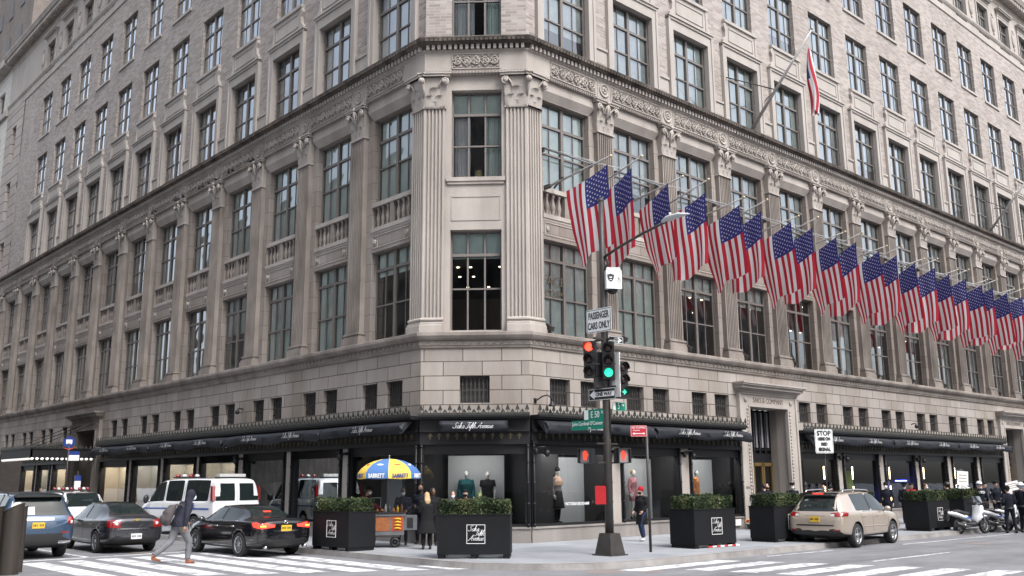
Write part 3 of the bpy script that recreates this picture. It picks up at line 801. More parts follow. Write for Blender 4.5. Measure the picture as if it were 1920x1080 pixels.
# sections: (frame, x0, x1, piers[list of (a,b)])
SECT = [('R', CH, 14.15, [(6.33,6.83),(10.2,10.75)]), ('R', 18.45, 41.0, [(21.7,22.2),(25.65,26.2),(29.5,30.0),(33.3,33.9),(37.15,37.7)]),
        ('R', 45.2, 62, [(48.9,49.4),(52.8,53.3),(56.6,57.1)]),
        ('L', -31.1, -CH, [(-7.05,-6.6),(-11.05,-10.6),(-15.05,-14.5),(-19.1,-18.7),(-23.1,-22.6),(-27.1,-26.6)]),
        ('L', -45.5, -36.4, [(-39.6,-39.1),(-42.6,-42.1)]), ('C', 0, 3.56, [])]
base = MB(); 
for f, a, c, piers in SECT:
    b = MB(); b.box(a, c, -.06, .4, .12, .58); b.box(a, c, -.10, .4, .58, .64); b.build('plinth', M['stone_base'], store, *FR[f])
    # header iron band + fascia ledge + crest
    b = MB(); b.box(a, c, -.12, .3, 3.22, 3.34); b.box(a, c, -.06, .3, 3.34, 3.66); b.box(a, c, -.16, .3, 3.62, 3.70)
    b.box(a, c, -.10, .3, 3.70, 4.02); b.box(a-.0, c+.0, -.36, .1, 4.02, 4.08); b.box(a, c, -.42, .1, 4.08, 4.14)
    h = b.build('iron_header', M['iron'], store, *FR[f])
    b = MB()
    def cross(b, x, s):
        b.box(x-.02, x+.02, -.085, -.05, 3.38, 3.58); b.box(x-.07, x+.07, -.085, -.05, 3.48, 3.52); b.box(x-.045, x+.045, -.08, -.05, 3.54, 3.57)
    along(f, a+.2, c-.2, .30, cross, b); b.build('transom_ornament', M['bronze'], h, (0,0,0))
    b = MB()
    def fin(b, x, s, cnt=[0]):
        cnt[0] += 1; t = .30 if cnt[0] % 2 else .17; y0, y1 = -.40, -.375
        b.box(x-.012, x+.012, y0, y1, 4.14, 4.14+t)
        b.prism([(x-.07,4.14+t*.55),(x-.05,4.14+t*.45),(x,4.14+t*.6),(x+.05,4.14+t*.45),(x+.07,4.14+t*.55),(x+.05,4.14+t*.75),(x,4.14+t*1.15),(x-.05,4.14+t*.75)], y0, y1)
        b.prism([(x-.11,4.14),(x+.11,4.14),(x+.06,4.14+.09),(x,4.2),(x-.06,4.14+.09)], y0-.005, y1)
    along(f, a, c, .155, fin, b); b.build('crest_railing', M['iron_green'], h, (0,0,0))
    # piers and uprights
    b = MB(); pr = piers
    for q in pr:
        b = MB(); b.box(q[0], q[1], -.01, .4, .64, 3.22); b.build('stone_pier', M['stone_light'], store, *FR[f])
    edges = []
    xs = [a] + [v for q in pr for v in q] + [c]
    for k in range(0, len(xs), 2): edges.append((xs[k], xs[k+1]))
    for (e0, e1) in edges:
        w = e1-e0; cx = (e0+e1)/2
        b = MB(); 
        for x in (e0+.0, e1-.14): b.box(x, x+.14, -.05, .2, .64, 3.22)
        b.smooth = True
        for x in (e0+.07, e1-.07):
            b.tube([(x,-.09,.64),(x,-.09,3.22)], .038, 6)
            for z in (.7, 1.35, 2.0, 2.65, 3.15): b.ball((x,-.09,z), (.06,.06,.05), 6, 4)
        b.smooth = False
        b.box(e0, e1, .0, .18, 2.92, 3.22); b.box(e0, e1, .0, .16, .64, .72)
        o = b.build('shop_window', M['iron'], store, P3(f, 0,0,0), FR[f][1])
        g = MB(); g.poly([(e0+.1,.06,.70),(e1-.1,.06,.70),(e1-.1,.06,2.95),(e0+.1,.06,2.95)]); g.build('pane', M['shopglass'], o)
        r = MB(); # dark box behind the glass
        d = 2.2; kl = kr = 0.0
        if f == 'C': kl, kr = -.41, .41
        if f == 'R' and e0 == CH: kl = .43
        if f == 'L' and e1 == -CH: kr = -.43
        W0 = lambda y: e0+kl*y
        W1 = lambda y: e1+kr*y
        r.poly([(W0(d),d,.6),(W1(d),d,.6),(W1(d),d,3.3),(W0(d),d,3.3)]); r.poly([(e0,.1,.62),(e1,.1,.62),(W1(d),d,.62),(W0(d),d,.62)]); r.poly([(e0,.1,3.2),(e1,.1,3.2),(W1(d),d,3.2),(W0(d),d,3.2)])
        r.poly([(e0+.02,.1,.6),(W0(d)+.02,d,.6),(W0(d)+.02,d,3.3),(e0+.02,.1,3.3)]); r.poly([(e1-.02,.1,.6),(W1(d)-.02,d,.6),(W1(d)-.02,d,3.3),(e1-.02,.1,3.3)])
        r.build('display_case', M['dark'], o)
# backdrops: (frame, x0, x1, y, z1, material)
def backdrop(f, x0, x1, y, z1, m, z0=.64, lamp=True):
    b = MB([0]); b.box(x0, x1, y, y+.05, z0, z1); put('display_backdrop', b.mesh('display_backdrop', M[m]), f, 0)
    if lamp:
        b = MB(); b.box(max(x0,-99)+.3, x1-.2, .26, .36, 3.12, 3.15); put('display_lamp', b.mesh('display_lamp', M['lampw']), f, 0)
backdrop('C', .78, 2.65, 1.3, 2.90, 'backdrop'); 
backdrop('R', 3.15, 6.37, 1.25, 2.86, 'backdrop'); backdrop('R', 6.95, 10.05, 1.25, 2.86, 'backdrop'); backdrop('R', 11.2, 13.95, 1.25, 2.86, 'backdrop')
def warm_bay(a, c):
    backdrop('L', a+.02, c, .95, 2.92, 'backdrop_warm', lamp=False); b = MB(); b.box(a+.02, a+.05, .12, .94, .64, 2.92); b.box(a+.05, c, .15, .94, .635, .66); put('display_backdrop', b.mesh('display_backdrop', M['backdrop_warm']), 'L', 0)
    b = MB(); b.box(a+.3, c-.1, .25, .60, 3.10, 3.13); put('display_lamp', b.mesh('display_lamp', M['lampwarm']), 'L', 0)
for a, c in ((-18.7,-15.06),(-22.6,-19.1),(-26.6,-23.1),(-31.1,-27.1)): warm_bay(a, c)
backdrop('L', -6.3, -4.3, 1.4, 2.8, 'backdrop', lamp=False)
for a, c in ((-39.1,-36.4),(-42.1,-39.6),(-45.5,-42.6)): warm_bay(a, c)
M['warm_lit'] = mat('lit orange display panel', (.6,.3,.12), emit=(1,.45,.15), es=1.6)
def panel(name, f, x0, x1, y, z0, z1, m):
    b = MB(); b.box(x0, x1, y, y+.04, z0, z1); return put(name, b.mesh(name, m), f, 0)
panel('display_panel', 'L', -24.95, -24.8, .80, 1.0, 2.35, M['warm_lit']); panel('display_panel', 'L', -25.6, -25.1, .80, 1.0, 1.75, M['warm_lit']); panel('display_panel', 'L', -28.9, -28.6, .80, .9, 2.2, M['warm_lit'])
panel('display_panel', 'L', -17.6, -16.5, .80, 1.3, 2.6, mat('pale pink display panel', (.5,.38,.35)))
M['gilt'] = mat('gilt display figure', (.35,.25,.08), .5)
# gilt decorations on two dark windows of the side street
for x in (-9.9, -7.4):
    b = MB(); b.smooth = True
    for k in range(5): b.ball((0, .4, 1.0+.38*k), (.13-.012*k,.08,.20), 8, 6)
    b.smooth = False; b.box(-.2,.2,.3,.5,.64,.8)
    put('display_ornament', b.mesh('display_ornament', M['gilt']), 'L', x)
# light tubes and coloured panels in the later bays
for x in (20.82, 23.38, 27.04, 30.81, 34.6, 38.2):
    b = MB()
    for z0, z1 in ((2.05,2.62),(1.55,1.72),(.95,1.2)): b.box(-.025,.025,.12,.15,z0,z1)
    put('light_tube', b.mesh('light_tube', M['tube_light']), 'R', x)
panel('display_panel', 'R', 23.9, 25.0, 1.0, .7, 2.45, mat('lime green display panel', (.30,.42,.06)))
panel('display_panel', 'R', 27.6, 29.2, 1.2, .7, 1.95, mat('grey display panel', (.25,.26,.28)))
panel('display_panel', 'R', 34.9, 37.0, 1.2, .7, 1.9, mat('grey display panel pale', (.30,.30,.30)))
M['blue_neon'] = mat('blue neon', (.1,.1,1), emit=(.10,.12,1), es=9)
panel('neon_strip', 'R', 28.2, 29.4, .4, 1.92, 1.98, M['blue_neon']); panel('neon_strip', 'R', 24.6, 25.3, .4, 1.25, 1.32, M['blue_neon'])
for k, (cx_, cz_) in enumerate(((35.2,2.3),(35.9,2.35),(36.6,2.25))):
    b = MB(); b.smooth = True; b.tube([(cx_+.3*math.cos(a*1.3+k), .6, cz_+.3*math.sin(a)) for a in [q*.5 for q in range(10)]], .07, 6)
    put('display_ornament', b.mesh('display_ornament', M['white_plain']), 'R', 0)
text_obj('window_lettering', 'VICTORIA BECKHAM', .135, M['letter'], store, (4.68, .035, 1.31), 0, .002, sx=.9, bold=.002)
text_obj('window_lettering', 'FACE', .46, M['letter_dark'], store, (4.15, .44, 8.84), 0, .002); text_obj('window_lettering', 'GYM', .46, M['letter_dark'], store, (4.2, .44, 8.38), 0, .002)

# awnings -------------------------------------------------
aw_id = [0]
def awning(f, x0, x1, texts, sag=.05):
    r = random.Random(aw_id[0]); aw_id[0] += 1
    w = x1-x0; b = MB(); b.smooth = True; n = int(w*10)
    rows = []
    for k in range(n+1):
        x = x0+w*k/n; t = k/n
        ph = 2*math.pi*t*(len(texts) or 1)
        s = sag*1.3*(.5+.5*math.cos(ph)); wob = .03*math.sin(x*5+r.random()*.3)+.022*math.sin(x*11+2)+.012*math.sin(x*23)
        rows.append([b.addv((x, -.13, 3.99)), b.addv((x, -.45, 3.95-s*.3)), b.addv((x, -.64, 3.90-s*.5)), b.addv((x, -.68+wob, 3.82-s*.6)), b.addv((x+.06, -.66-wob, 3.73-s)), b.addv((x, -.67+wob, 3.60-s*1.2)), b.addv((x,-.60,3.60-s*1.2))])
    for k in range(n):
        for j in range(6): b.face((rows[k][j], rows[k+1][j], rows[k+1][j+1], rows[k][j+1]))
    b.smooth = False
    for rr in (rows[0], rows[-1]): b.face(rr)
    o = b.build('awning', M['cloth_black'], store, *FR[f])
    for tx in texts:
        h = .085; s = 'Saks Fifth Avenue'; wd = script_width(s, h)
        sm = script_mb([(s, tx-wd/2, 3.70)], h, None, .13)
        q = sm.build('lettering', M['letter'], o, (0, -.705, 0))
def awn_span(f, a, c, n, per):
    w = (c-a)/n
    for k in range(n):
        x0, x1 = a+w*k+.08, a+w*(k+1)-.08
        awning(f, x0, x1, [x0+(x1-x0)*(q+.5)/per for q in range(per)])
awning('C', .70, 2.86, [1.78], 0)
awning('R', 2.65, 8.0, [4.7], .04); awning('R', 8.15, 14.05, [10.0, 12.75], .06)
awn_span('R', 18.7, 41.0, 3, 2); awn_span('R', 45.4, 61.5, 2, 2)
awning('L', -7.6, -2.7, [-4.85], .03); awning('L', -15.3, -7.7, [-12.9, -9.6], .07); awning('L', -23.0, -15.5, [-21.0,-17.4], .07); awning('L', -31.0, -23.2, [-29.0,-25.2], .08)

# goose-neck lamps, wall lamps, cameras
def gooseneck():
    b = MB(); b.smooth = True; b.tube([(0,.0,0),(0,-.12,.02),(.04,-.3,.12),(.16,-.42,.16),(.28,-.48,.06),(.3,-.48,-.04)], .022, 6)
    b.lathe([(.03,.0),(.05,-.05),(.12,-.16),(.12,-.18)], 10, (.3,-.48,-.02)); b.smooth = False; b.box(-.06,.06,-.02,.02,-.08,.08); return b.mesh('wall_lamp', M['iron'])
gn = gooseneck()
def wall_thing(me, f, x, y, z, label, cat, group=None):
    o = link(me.name.split('.')[0], me, None, P3(f, x, y, z), FR[f][1]); return tag(o, label, cat, group)
wall_thing(gn, 'R', 2.75, 0, 4.62, 'black gooseneck wall lamp just right of the cut corner', 'wall lamp')
def lantern():
    b = MB(); b.smooth = True; b.tube([(-.18,-.1,.0),(-.16,-.28,.06),(.0,-.36,.08),(.12,-.34,-.02)], .03, 6); b.ball((.14,-.34,-.12), (.10,.10,.12)); b.ball((-.18,-.16,-.06),(.06,.08,.12)); b.smooth = False; b.box(-.22,.16,-.1,.0,-.05,.04); return b.mesh('spot_lamp', M['iron'])
ln = lantern()
for k, (f, x, lb) in enumerate([('R',6.58,'black twin spot lamp on the stone pier right of the knit hat figure'),('R',10.47,'black twin spot lamp on the stone pier left of the orange coat figure'),('R',21.95,'black twin spot lamp on the first pier right of the main entrance'),('R',29.75,'black twin spot lamp on the third pier right of the main entrance'),('R',2.78,'black twin spot lamp on the narrow pier right of the cut corner'),('L',-6.85,'black twin spot lamp on the stone pier behind the food cart'),('L',-14.8,'black twin spot lamp on the pier above the white police van')]):
    wall_thing(ln, f, x, -.02, 3.05, lb, 'spot lamp', 'spot lamps on the shopfront piers')
def dome():
    b = MB(); b.smooth = True; b.tube([(0,0,.05),(0,-.2,.08),(0,-.26,.0)], .03, 6); b.ball((0,-.26,-.08),.1); return b.mesh('security_camera', M['iron'])
dm = dome()
wall_thing(dm, 'L', -14.9, 0, 5.05, 'dark dome security camera on the side street wall', 'security camera'); wall_thing(dm, 'R', 29.6, 0, 4.75, 'dark dome security camera above the far awnings', 'security camera')
upl = MB(); upl.boxr((0,0,0),(.12,.34,.16),Matrix.Rotation(.5,4,'X')); upl.box(-.03,.03,-.05,.05,-.2,0)
uplm = upl.mesh('facade_floodlight', M['frame_dark'])
ords = ['first','second','third','fourth','fifth','sixth','seventh','eighth','ninth','tenth','eleventh','twelfth']
for k in range(12):
    x = (3.25+.1 if k == 0 else 6.54+3.8*(k-1)+.55)
    wall_thing(uplm, 'R', x, -.12, 7.08, 'small dark floodlight at the foot of the %s pilaster right of the corner' % ords[k] if k else 'small dark floodlight on the ledge beside the corner pilaster base', 'floodlight', 'floodlights on the pilaster ledge')

# entrances -------------------------------------------------
def entrance(f, xa, xc, deep, label=None):
    w = xc-xa; cx = (xa+xc)/2
    b = MB()
    for s, e in ((-1, xa), (1, xc)):
        a, c = (e-.62, e) if s < 0 else (e, e+.62)
        b.box(a, c, -.12, .5, .15, 5.55)
        b.box(min(e, e-s*.08)-.0, max(e, e-s*.08), -.15, .0, .15, 5.02)
        b.box(min(e+s*.54,e+s*.66), max(e+s*.54,e+s*.66), -.17, .0, .15, 5.55)
    b.box(xa, xc, -.12, .5, 5.0, 5.55); b.box(xa-.62, xc+.62, -.17, 0, 5.50, 5.58); b.box(xa, xc, -.16, -.1, 5.0, 5.06)
    for o_, z0, z1 in ((.22,5.58,5.66),(.30,5.66,5.72),(.42,5.72,5.84),(.52,5.84,5.90),(.56,5.90,5.96)): b.box(xa-.68-(o_-.2)*.6, xc+.68+(o_-.2)*.6, -o_, .0, z0, z1)
    # rope moulding on the inner edge
    b.smooth = True
    for k in range(32): b.ball((xc+.10, -.13, .4+.145*k), (.055,.04,.075), 6, 4)
    for k in range(32): b.ball((xa-.10, -.13, .4+.145*k), (.055,.04,.075), 6, 4)
    for s in (-1, 1):
        b.ball((cx+s*(w/2+.2), -.14, 5.28), (.11,.05,.11))
    b.smooth = False
    o = b.build('entrance', M['stone_light' if f == 'R' else 'stone_grimy'], store, *FR[f])
    b = MB()
    for s, e in ((-1, xa), (1, xc)): b.poly([(e,.5,.15),(e,deep,.15),(e,deep,5.1),(e,.5,5.1)])
    b.poly([(xa,.5,5.0),(xc,.5,5.0),(xc,deep,5.0),(xa,deep,5.0)])
    b.build('reveal', M['stone_grimy'], o)
    b = MB(); b.box(xa, xc, deep, deep+.2, 2.75, 3.15); n = 7
    for k in range(n+1):
        x = xa+w*k/n; b.box(x-.05, x+.05, deep-.02, deep+.1, 3.15, 5.0)
    b.box(xa, xc, deep+.0, deep+.1, 3.28, 3.36)
    b.build('transom_grille', M['iron'], o)
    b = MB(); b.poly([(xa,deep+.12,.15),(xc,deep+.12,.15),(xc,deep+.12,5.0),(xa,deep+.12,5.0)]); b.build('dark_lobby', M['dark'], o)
    b = MB()
    for k in range(14):
        x = xa+w*(k+.5)/14; b.box(x-.07, x+.04, deep+.03, deep+.06, 3.4, 4.9)
    b.build('curtain', M['blind_mauve'], o)
    nd = 4
    for k in range(nd):
        x0 = xa+w*k/nd; x1 = x0+w/nd; b = MB(); t = .09
        b.box(x0+.02, x0+.02+t, deep-.06, deep+.02, .15, 2.75); b.box(x1-.02-t, x1-.02, deep-.06, deep+.02, .15, 2.75); b.box(x0, x1, deep-.06, deep+.02, 2.62, 2.76); b.box(x0, x1, deep-.06, deep+.02, .15, .40)
        d = b.build('door', M['brass'], o)
        g = MB(); g.poly([(x0+.1,deep-.01,.4),(x1-.1,deep-.01,.4),(x1-.1,deep-.01,2.64),(x0+.1,deep-.01,2.64)]); g.build('pane', M['shopglass'], d)
        h = MB(); h.smooth = True; h.tube([(x0+.16,deep-.08,1.0),(x0+.16,deep-.12,1.1),(x0+.16,deep-.12,1.35),(x0+.16,deep-.08,1.45)], .018, 6); h.build('handle', M['brass'], d)
    return o
for xa, xc in ENT_R:
    e = entrance('R', xa, xc, .85); text_obj('carved_name', 'SAKS & COMPANY', .30, M['letter_dark'], e, ((xa+xc)/2, -.125, 5.27), 0, .003, sx=.92)
e = entrance('L', *ENT_L[0], 1.3)
text_obj('carved_name', 'SAKS & CO', .13, M['letter_dark'], store, (14.47, -.13, 1.75), 0, .003)
b = MB(); b.box(-.18,.18,-.02,0,-.12,.12); b.build('notice', M['white_plain'], store, (13.6,-.12,.42))
# flower pot by the door
t = thing('flower_pot', 'small pot of yellow and red flowers on the ground left of the main entrance', 'flower pot', (13.98,-.42,.15))
b = MB(); b.smooth = True; b.lathe([(.10,0),(.15,.18),(.17,.18),(.17,.2),(.12,.2)],12); b.build('pot', M['frame_dark'], t)
rf = random.Random(2)
b = MB([0]); b.smooth = True
for k in range(40):
    a = rf.random()*2*pi; r = rf.random()*.24; b.mi = rf.choice((0,0,1)); b.ball((r*math.cos(a), r*math.sin(a)*.6, .26+rf.random()*.12), .035, 5, 4)
b.build('flowers', [mat('yellow petals',(.8,.5,.03)), mat('red petals',(.45,.03,.02))], t)

# marquee over the side street entrance
mq = thing('entrance_canopy', 'black metal marquee with a row of bulbs over the side street entrance', 'canopy', (0,0,0))
b = MB(); b.box(-37.2, -31.8, -3.35, .0, 3.50, 3.58); b.box(-37.3, -31.7, -3.45, -3.35, 3.42, 3.88); 
for x in (-37.3, -31.8): b.box(x, x+.1, -3.45, 0, 3.42, 3.88)
b.box(-37.35, -31.65, -3.5, 0, 3.88, 3.94)
b.build('fascia', M['iron'], mq, (0,0,0), -pi/2)
b = MB()
for k in range(26): x = -37.2+5.5*k/25; b.prism([(x-.08,3.94),(x+.08,3.94),(x,4.12)], -3.48, -3.45)
for k in range(16): y = -3.4+3.4*k/15; b.box(-31.69,-31.66,y-.03,y+.03,3.94,4.08)
b.build('crest', M['iron_green'], mq, (0,0,0), -pi/2)
bulbm = mat('white bulb', (.8,.8,.78), emit=(1,.95,.88), es=.35)
bb = MB(); bb.smooth = True; bb.ball((0,0,0),(.09,.09,.075),8,6); bbm = bb.mesh('bulb', bulbm)
for k in range(13):
    link('bulb', bbm, mq, P3('L', -31.75, -.35-.25*k, 3.38)); 
for k in range(14): link('bulb', bbm, mq, P3('L', -32.1-.37*k, -3.4, 3.38))
b = MB(); b.smooth = True
for x in (-36.6, -34.5, -32.4): b.tube([(x,-3.2,3.94),(x,-.05,5.35)], .02, 5)
b.build('stay_rod', M['iron'], mq, (0,0,0), -pi/2)

# neighbouring buildings
nb = thing('pale_stone_building', 'pale stone neighbour at the far left end of the side street front', 'building', (0,0,0))
b = MB(); hs = []
for k in range(6):
    c = -61.9-3.6*k
    for z0, z1 in ((7.2,10.2),(12.2,15.2),(17.8,20.7),(22.4,25.4),(27.2,30.2),(32.2,34.4)): hs.append((c-.85,c+.85,z0,z1,.35))
wall(b, -84, -59.4, .15, 36.4, .12, hs, .35); 
b.poly([(-84,.12,36.4),(-59.4,.12,36.4),(-59.4,12,36.4),(-84,12,36.4)]); b.poly([(-59.4,.12,31),(-59.4,12,31),(-59.4,12,36.4),(-59.4,.12,36.4)])
b.build('wall', M['ashlar_pale'], nb, (0,0,0), -pi/2)
b = MB(); b.box(-84,-59.4,-.25,.12,16.9,17.25); b.box(-84,-59.4,-.6,.12,36.0,36.6); b.box(-84,-59.4,-.1,.12,31.7,32.2); b.box(-84,-59.4,-.05,.12,6.5,6.9)
b.build('cornice', M['stone_light'], nb, (0,0,0), -pi/2)
fmn = frame_mesh('window', 1.7, 3.0, 'double'); pnn = quad_mesh('pane', 1.66, .03, 2.97, 'glass_up'); bln = quad_mesh('blind', 1.6, 0, 3, 'blind_grey')
for h in hs:
    if h[2] > 12 and h[0] > -78:
        o = link('window', fmn, nb, P3('L', (h[0]+h[1])/2, .4, h[2]), -pi/2); link('pane', pnn, o); link('blind', bln, o, (0,.12,0))
tw = thing('brick_tower', 'tall plain brown brick tower rising behind the roof at the upper left', 'building', (0,0,0))
b = MB(); b.box(9, 30, 92, 120, 0, 95); b.build('wall', masonry('brown tower brick', (.20,.175,.16), (.16,.14,.128), (.18,.16,.148), .6, .3, .02, dirt=(.8,.78,.76)), tw)
b = MB()
for z in range(40, 94, 5):
    for y in (96, 101, 106, 111, 116): b.box(8.9, 9.0, y, y+1.6, z, z+2.2)
b.build('window_row', M['frame_dark'], tw)
wt = thing('white_tower', 'pale rendered tower with dark edge pipe behind the roof at the upper left', 'building', (0,0,0))
b = MB(); b.box(16, 34, 74, 88, 0, 80); b.build('wall', mat('pale render', (.62,.62,.62), .9, c2=(.52,.52,.53), scale=.2), wt)
b = MB(); b.box(15.8, 16.0, 86.6, 88, 0, 80)
for z in range(36, 78, 5):
    for y in (76, 80.5): b.box(15.9, 16.0, y, y+1.5, z, z+2.4)
b.build('window_row', M['frame_dark'], wt)

# opposite sides of the two streets (seen as reflections)
def opposite(name, label, x0, x1, y0, y1, h, m, face, step=4.0):
    t = thing(name, label, 'building', (0,0,0))
    b = MB([0]); b.box(x0, x1, y0, y1, 0, h); b.mi = 1
    z = 4.5
    while z < h-3:
        if face == 'y':
            x = x0+2
            while x < x1-2: b.box(x, x+1.9, y1, y1+.03, z, z+2.3); x += step
        else:
            y = y0+2
            while y < y1-2: b.box(x1, x1+.03, y, y+1.9, z, z+2.3); y += step
        z += 4
    b.build('wall', [m, M['frame_dark']], t)
opposite('limestone_office', 'tall limestone office block across the avenue', 8, 90, -70, -42, 27, M['stone'], 'y')
opposite('stone_skyscraper', 'very tall limestone tower diagonally across the crossing', -120, -50, -130, -60, 85, M['stone'], 'y')
opposite('church_block', 'dark gothic stone church block across the side street', -60, -26, 14, 80, 30, M['stone_grimy'], 'x')

# ------------------------------------------------------------------ ground
def asphalt(name, c, c2):
    m, n, b = nt(name); b.inputs['Roughness'].default_value = .8; b.inputs['Specular IOR Level'].default_value = .3
    tc = N(n, 'ShaderNodeTexCoord')
    a = N(n, 'ShaderNodeTexNoise', i_Scale=.5, i_Detail=8, i_Roughness=.65); mpx = N(n, 'ShaderNodeMapping'); mpx.inputs['Scale'].default_value = (1, 1.6, 1)
    n.links.new(tc.outputs['Object'], mpx.inputs[0]); n.links.new(mpx.outputs[0], a.inputs['Vector'])
    cr = N(n, 'ShaderNodeValToRGB'); cr.color_ramp.elements[0].position = .35; cr.color_ramp.elements[1].position = .65
    cr.color_ramp.elements[0].color = sc4(c2); cr.color_ramp.elements[1].color = sc4(c); n.links.new(a.outputs['Fac'], cr.inputs[0])
    f = N(n, 'ShaderNodeTexNoise', i_Scale=60, i_Detail=3); n.links.new(tc.outputs['Object'], f.inputs['Vector'])
    c3 = N(n, 'ShaderNodeValToRGB'); c3.color_ramp.elements[0].color = (.7,.7,.7,1); c3.color_ramp.elements[1].color = (1.25,1.25,1.25,1); n.links.new(f.outputs['Fac'], c3.inputs[0])
    mx = N(n, 'ShaderNodeMix', data_type='RGBA', blend_type='MULTIPLY'); mx.inputs[0].default_value = 1
    n.links.new(cr.outputs[0], mx.inputs[6]); n.links.new(c3.outputs[0], mx.inputs[7]); n.links.new(mx.outputs[2], b.inputs['Base Color'])
    bp = N(n, 'ShaderNodeBump', i_Strength=.3, i_Distance=.01); n.links.new(f.outputs['Fac'], bp.inputs['Height']); n.links.new(bp.outputs[0], b.inputs['Normal'])
    return m
def struct(o): o['kind'] = 'structure'; return o
b = MB(); b.poly([(-400,-400,0),(400,-400,0),(400,400,0),(-400,400,0)])
struct(b.build('road', asphalt('asphalt', (.205,.208,.22), (.14,.142,.151))))
# pavement with rounded corner; kerb lines x=-3.55 and y=-6.75
KX, KY, KR = -3.6, -6.75, 3.6
arc = [(KX+KR-KR*math.cos(a), KY+KR-KR*math.sin(a)) for a in [k*pi/2/10 for k in range(11)]]
outer = [(KX, 110)] + arc + [(120, KY)]
b = MB(); b.poly([(p[0], p[1], .15) for p in outer] + [(120, 1.8, .15), (1.8, 1.8, .15), (1.8, 110, .15)])
pav = masonry('pavement slabs', (.30,.315,.338), (.262,.275,.295), (.175,.182,.194), 1.5, 1.5, .012, bump=.2, dirt=(.78,.78,.78), dscale=.5, streak=1)
# pavement uses plan coordinates
for nd in pav.node_tree.nodes:
    if nd.type == 'SEPXYZ':
        sep = nd
for l in list(pav.node_tree.links):
    if l.from_node == sep: pav.node_tree.links.remove(l)
cbn = [q for q in pav.node_tree.nodes if q.type == 'COMBXYZ'][0]
pav.node_tree.links.new(sep.outputs['X'], cbn.inputs[0]); pav.node_tree.links.new(sep.outputs['Y'], cbn.inputs[1])
for q in pav.node_tree.nodes:
    if q.type == 'TEX_BRICK': q.offset = 0
struct(b.build('pavement', pav))
b = MB()
b.sweep(outer, [(-.22,.154),(-.02,.154),(.0,.14),(.02,0.0)])
struct(b.build('kerb', mat('granite kerb', (.30,.29,.28), .8, c2=(.19,.18,.175), scale=2, bump=.2)))
# painted markings
wp = mat('worn road paint', (.72,.73,.74), .7)
n = wp.node_tree; bs = n.nodes['Principled BSDF']
tc = N(n, 'ShaderNodeTexCoord'); mp = N(n, 'ShaderNodeMapping'); n.links.new(tc.outputs['Object'], mp.inputs[0])
no = N(n, 'ShaderNodeTexNoise', i_Scale=2.5, i_Detail=9, i_Roughness=.7); n.links.new(mp.outputs[0], no.inputs['Vector'])
cr = N(n, 'ShaderNodeValToRGB'); cr.color_ramp.elements[0].position = .40; cr.color_ramp.elements[1].position = .54
cr.color_ramp.elements[0].color = (.24,.24,.25,1); cr.color_ramp.elements[1].color = (.64,.65,.66,1); n.links.new(no.outputs['Fac'], cr.inputs[0]); n.links.new(cr.outputs[0], bs.inputs['Base Color'])
b = MB()
def strip(x0, x1, y0, y1, sk0=0, sk1=0):
    b.poly([(x0,y0,.004),(x1,y0+sk0,.004),(x1,y1+sk1,.004),(x0,y1,.004)])
rr = random.Random(9)
k = 0; x = -10.75
while x < -.6:
    w = .62; yn = -2.2-(x+6.7)*.62 if x > -9 else -.7
    yf = 5.75 if x < -4.2 else -1.0
    if x > -4.2: yf = -4.2-(x+3.8)*.5+1.6
    yn = min(yn, yf-.8)
    if x < -3.9 or True:
        if x > -3.6-.2:
            yf = min(yf, KY+KR-math.sqrt(max(0, KR*KR-(min(x+w,KX+KR)-KX-KR)**2))-.15) if x > KX-.7 else yf
        if yf-yn > .3: strip(x, x+w, yn, yf, -.3, -.1)
    x += .98
k = 0; y = -6.95
ys = []
while y > -16:
    sh = (-6.9-y)*.28
    xl = -.75+sh*1.0; xr = 2.7+sh*1.1
    if k == 0: xl, xr = -1.6, 2.6
    b.poly([(xl+.3,y,.004),(xr,y,.004),(xr+.25,y-.56,.004),(xl+.55,y-.56,.004)])
    y -= 1.03; k += 1
b.poly([(4.6,-7.12,.004),(7.8,-7.30,.004),(7.8,-7.40,.004),(4.6,-7.22,.004)]); b.poly([(11.6,-7.6,.004),(20,-7.9,.004),(20,-8.0,.004),(11.6,-7.7,.004)])
b.poly([(5.0,-9.95,.004),(9.2,-10.05,.004),(9.2,-10.16,.004),(5.0,-10.06,.004)]); b.poly([(24,-8.2,.004),(33,-8.4,.004),(33,-8.5,.004),(24,-8.3,.004)])
b.poly([(-8.75,6.5,.004),(-8.6,6.5,.004),(-8.6,40,.004),(-8.75,40,.004)]); b.poly([(-11.5,6.3,.004),(-5.6,6.5,.004),(-5.6,6.75,.004),(-11.5,6.55,.004)])
struct(b.build('road_markings', wp))
# utility covers and patches
b = MB(); [b.lathe([(.0001,.0035),(r_,.0035)], 20, (x_,y_,0), cap=False) for r_, x_, y_ in ((.45,-1.7,-6.9),(.3,-.9,-7.6),(.4,13.5,-9.2),(.35,-6.8,7.4))]
tag(b.build('manhole_cover', mat('rusty cast iron', (.20,.165,.15), .7)), 'round rusty utility covers set in the road', 'utility cover')
b = MB()
for p in ([(-9,-9),(2,-9.6),(14,-9.9),(40,-10.6)],[(-7.2,6.8),(-7.0,16),(-7.3,40)],[(-12,-3),(-4,-8),(2,-13)],[(6,-8.3),(22,-9.2),(50,-9.6)],[(-2,-8.2),(3,-12)]):
    for k in range(len(p)-1):
        a, c = Vector(p[k]), Vector(p[k+1]); n_ = max(2, int((c-a).length/1.2)); d = (c-a).normalized(); nn = Vector((-d.y, d.x))
        pts = [a+(c-a)*i/n_+nn*rr.uniform(-.07,.07) for i in range(n_+1)]
        for i in range(n_): b.poly([(*(pts[i]-nn*.02),.002),(*(pts[i+1]-nn*.02),.002),(*(pts[i+1]+nn*.02),.002),(*(pts[i]+nn*.02),.002)])
struct(b.build('road_seams', mat('tar seam', (.07,.07,.072), .6)))
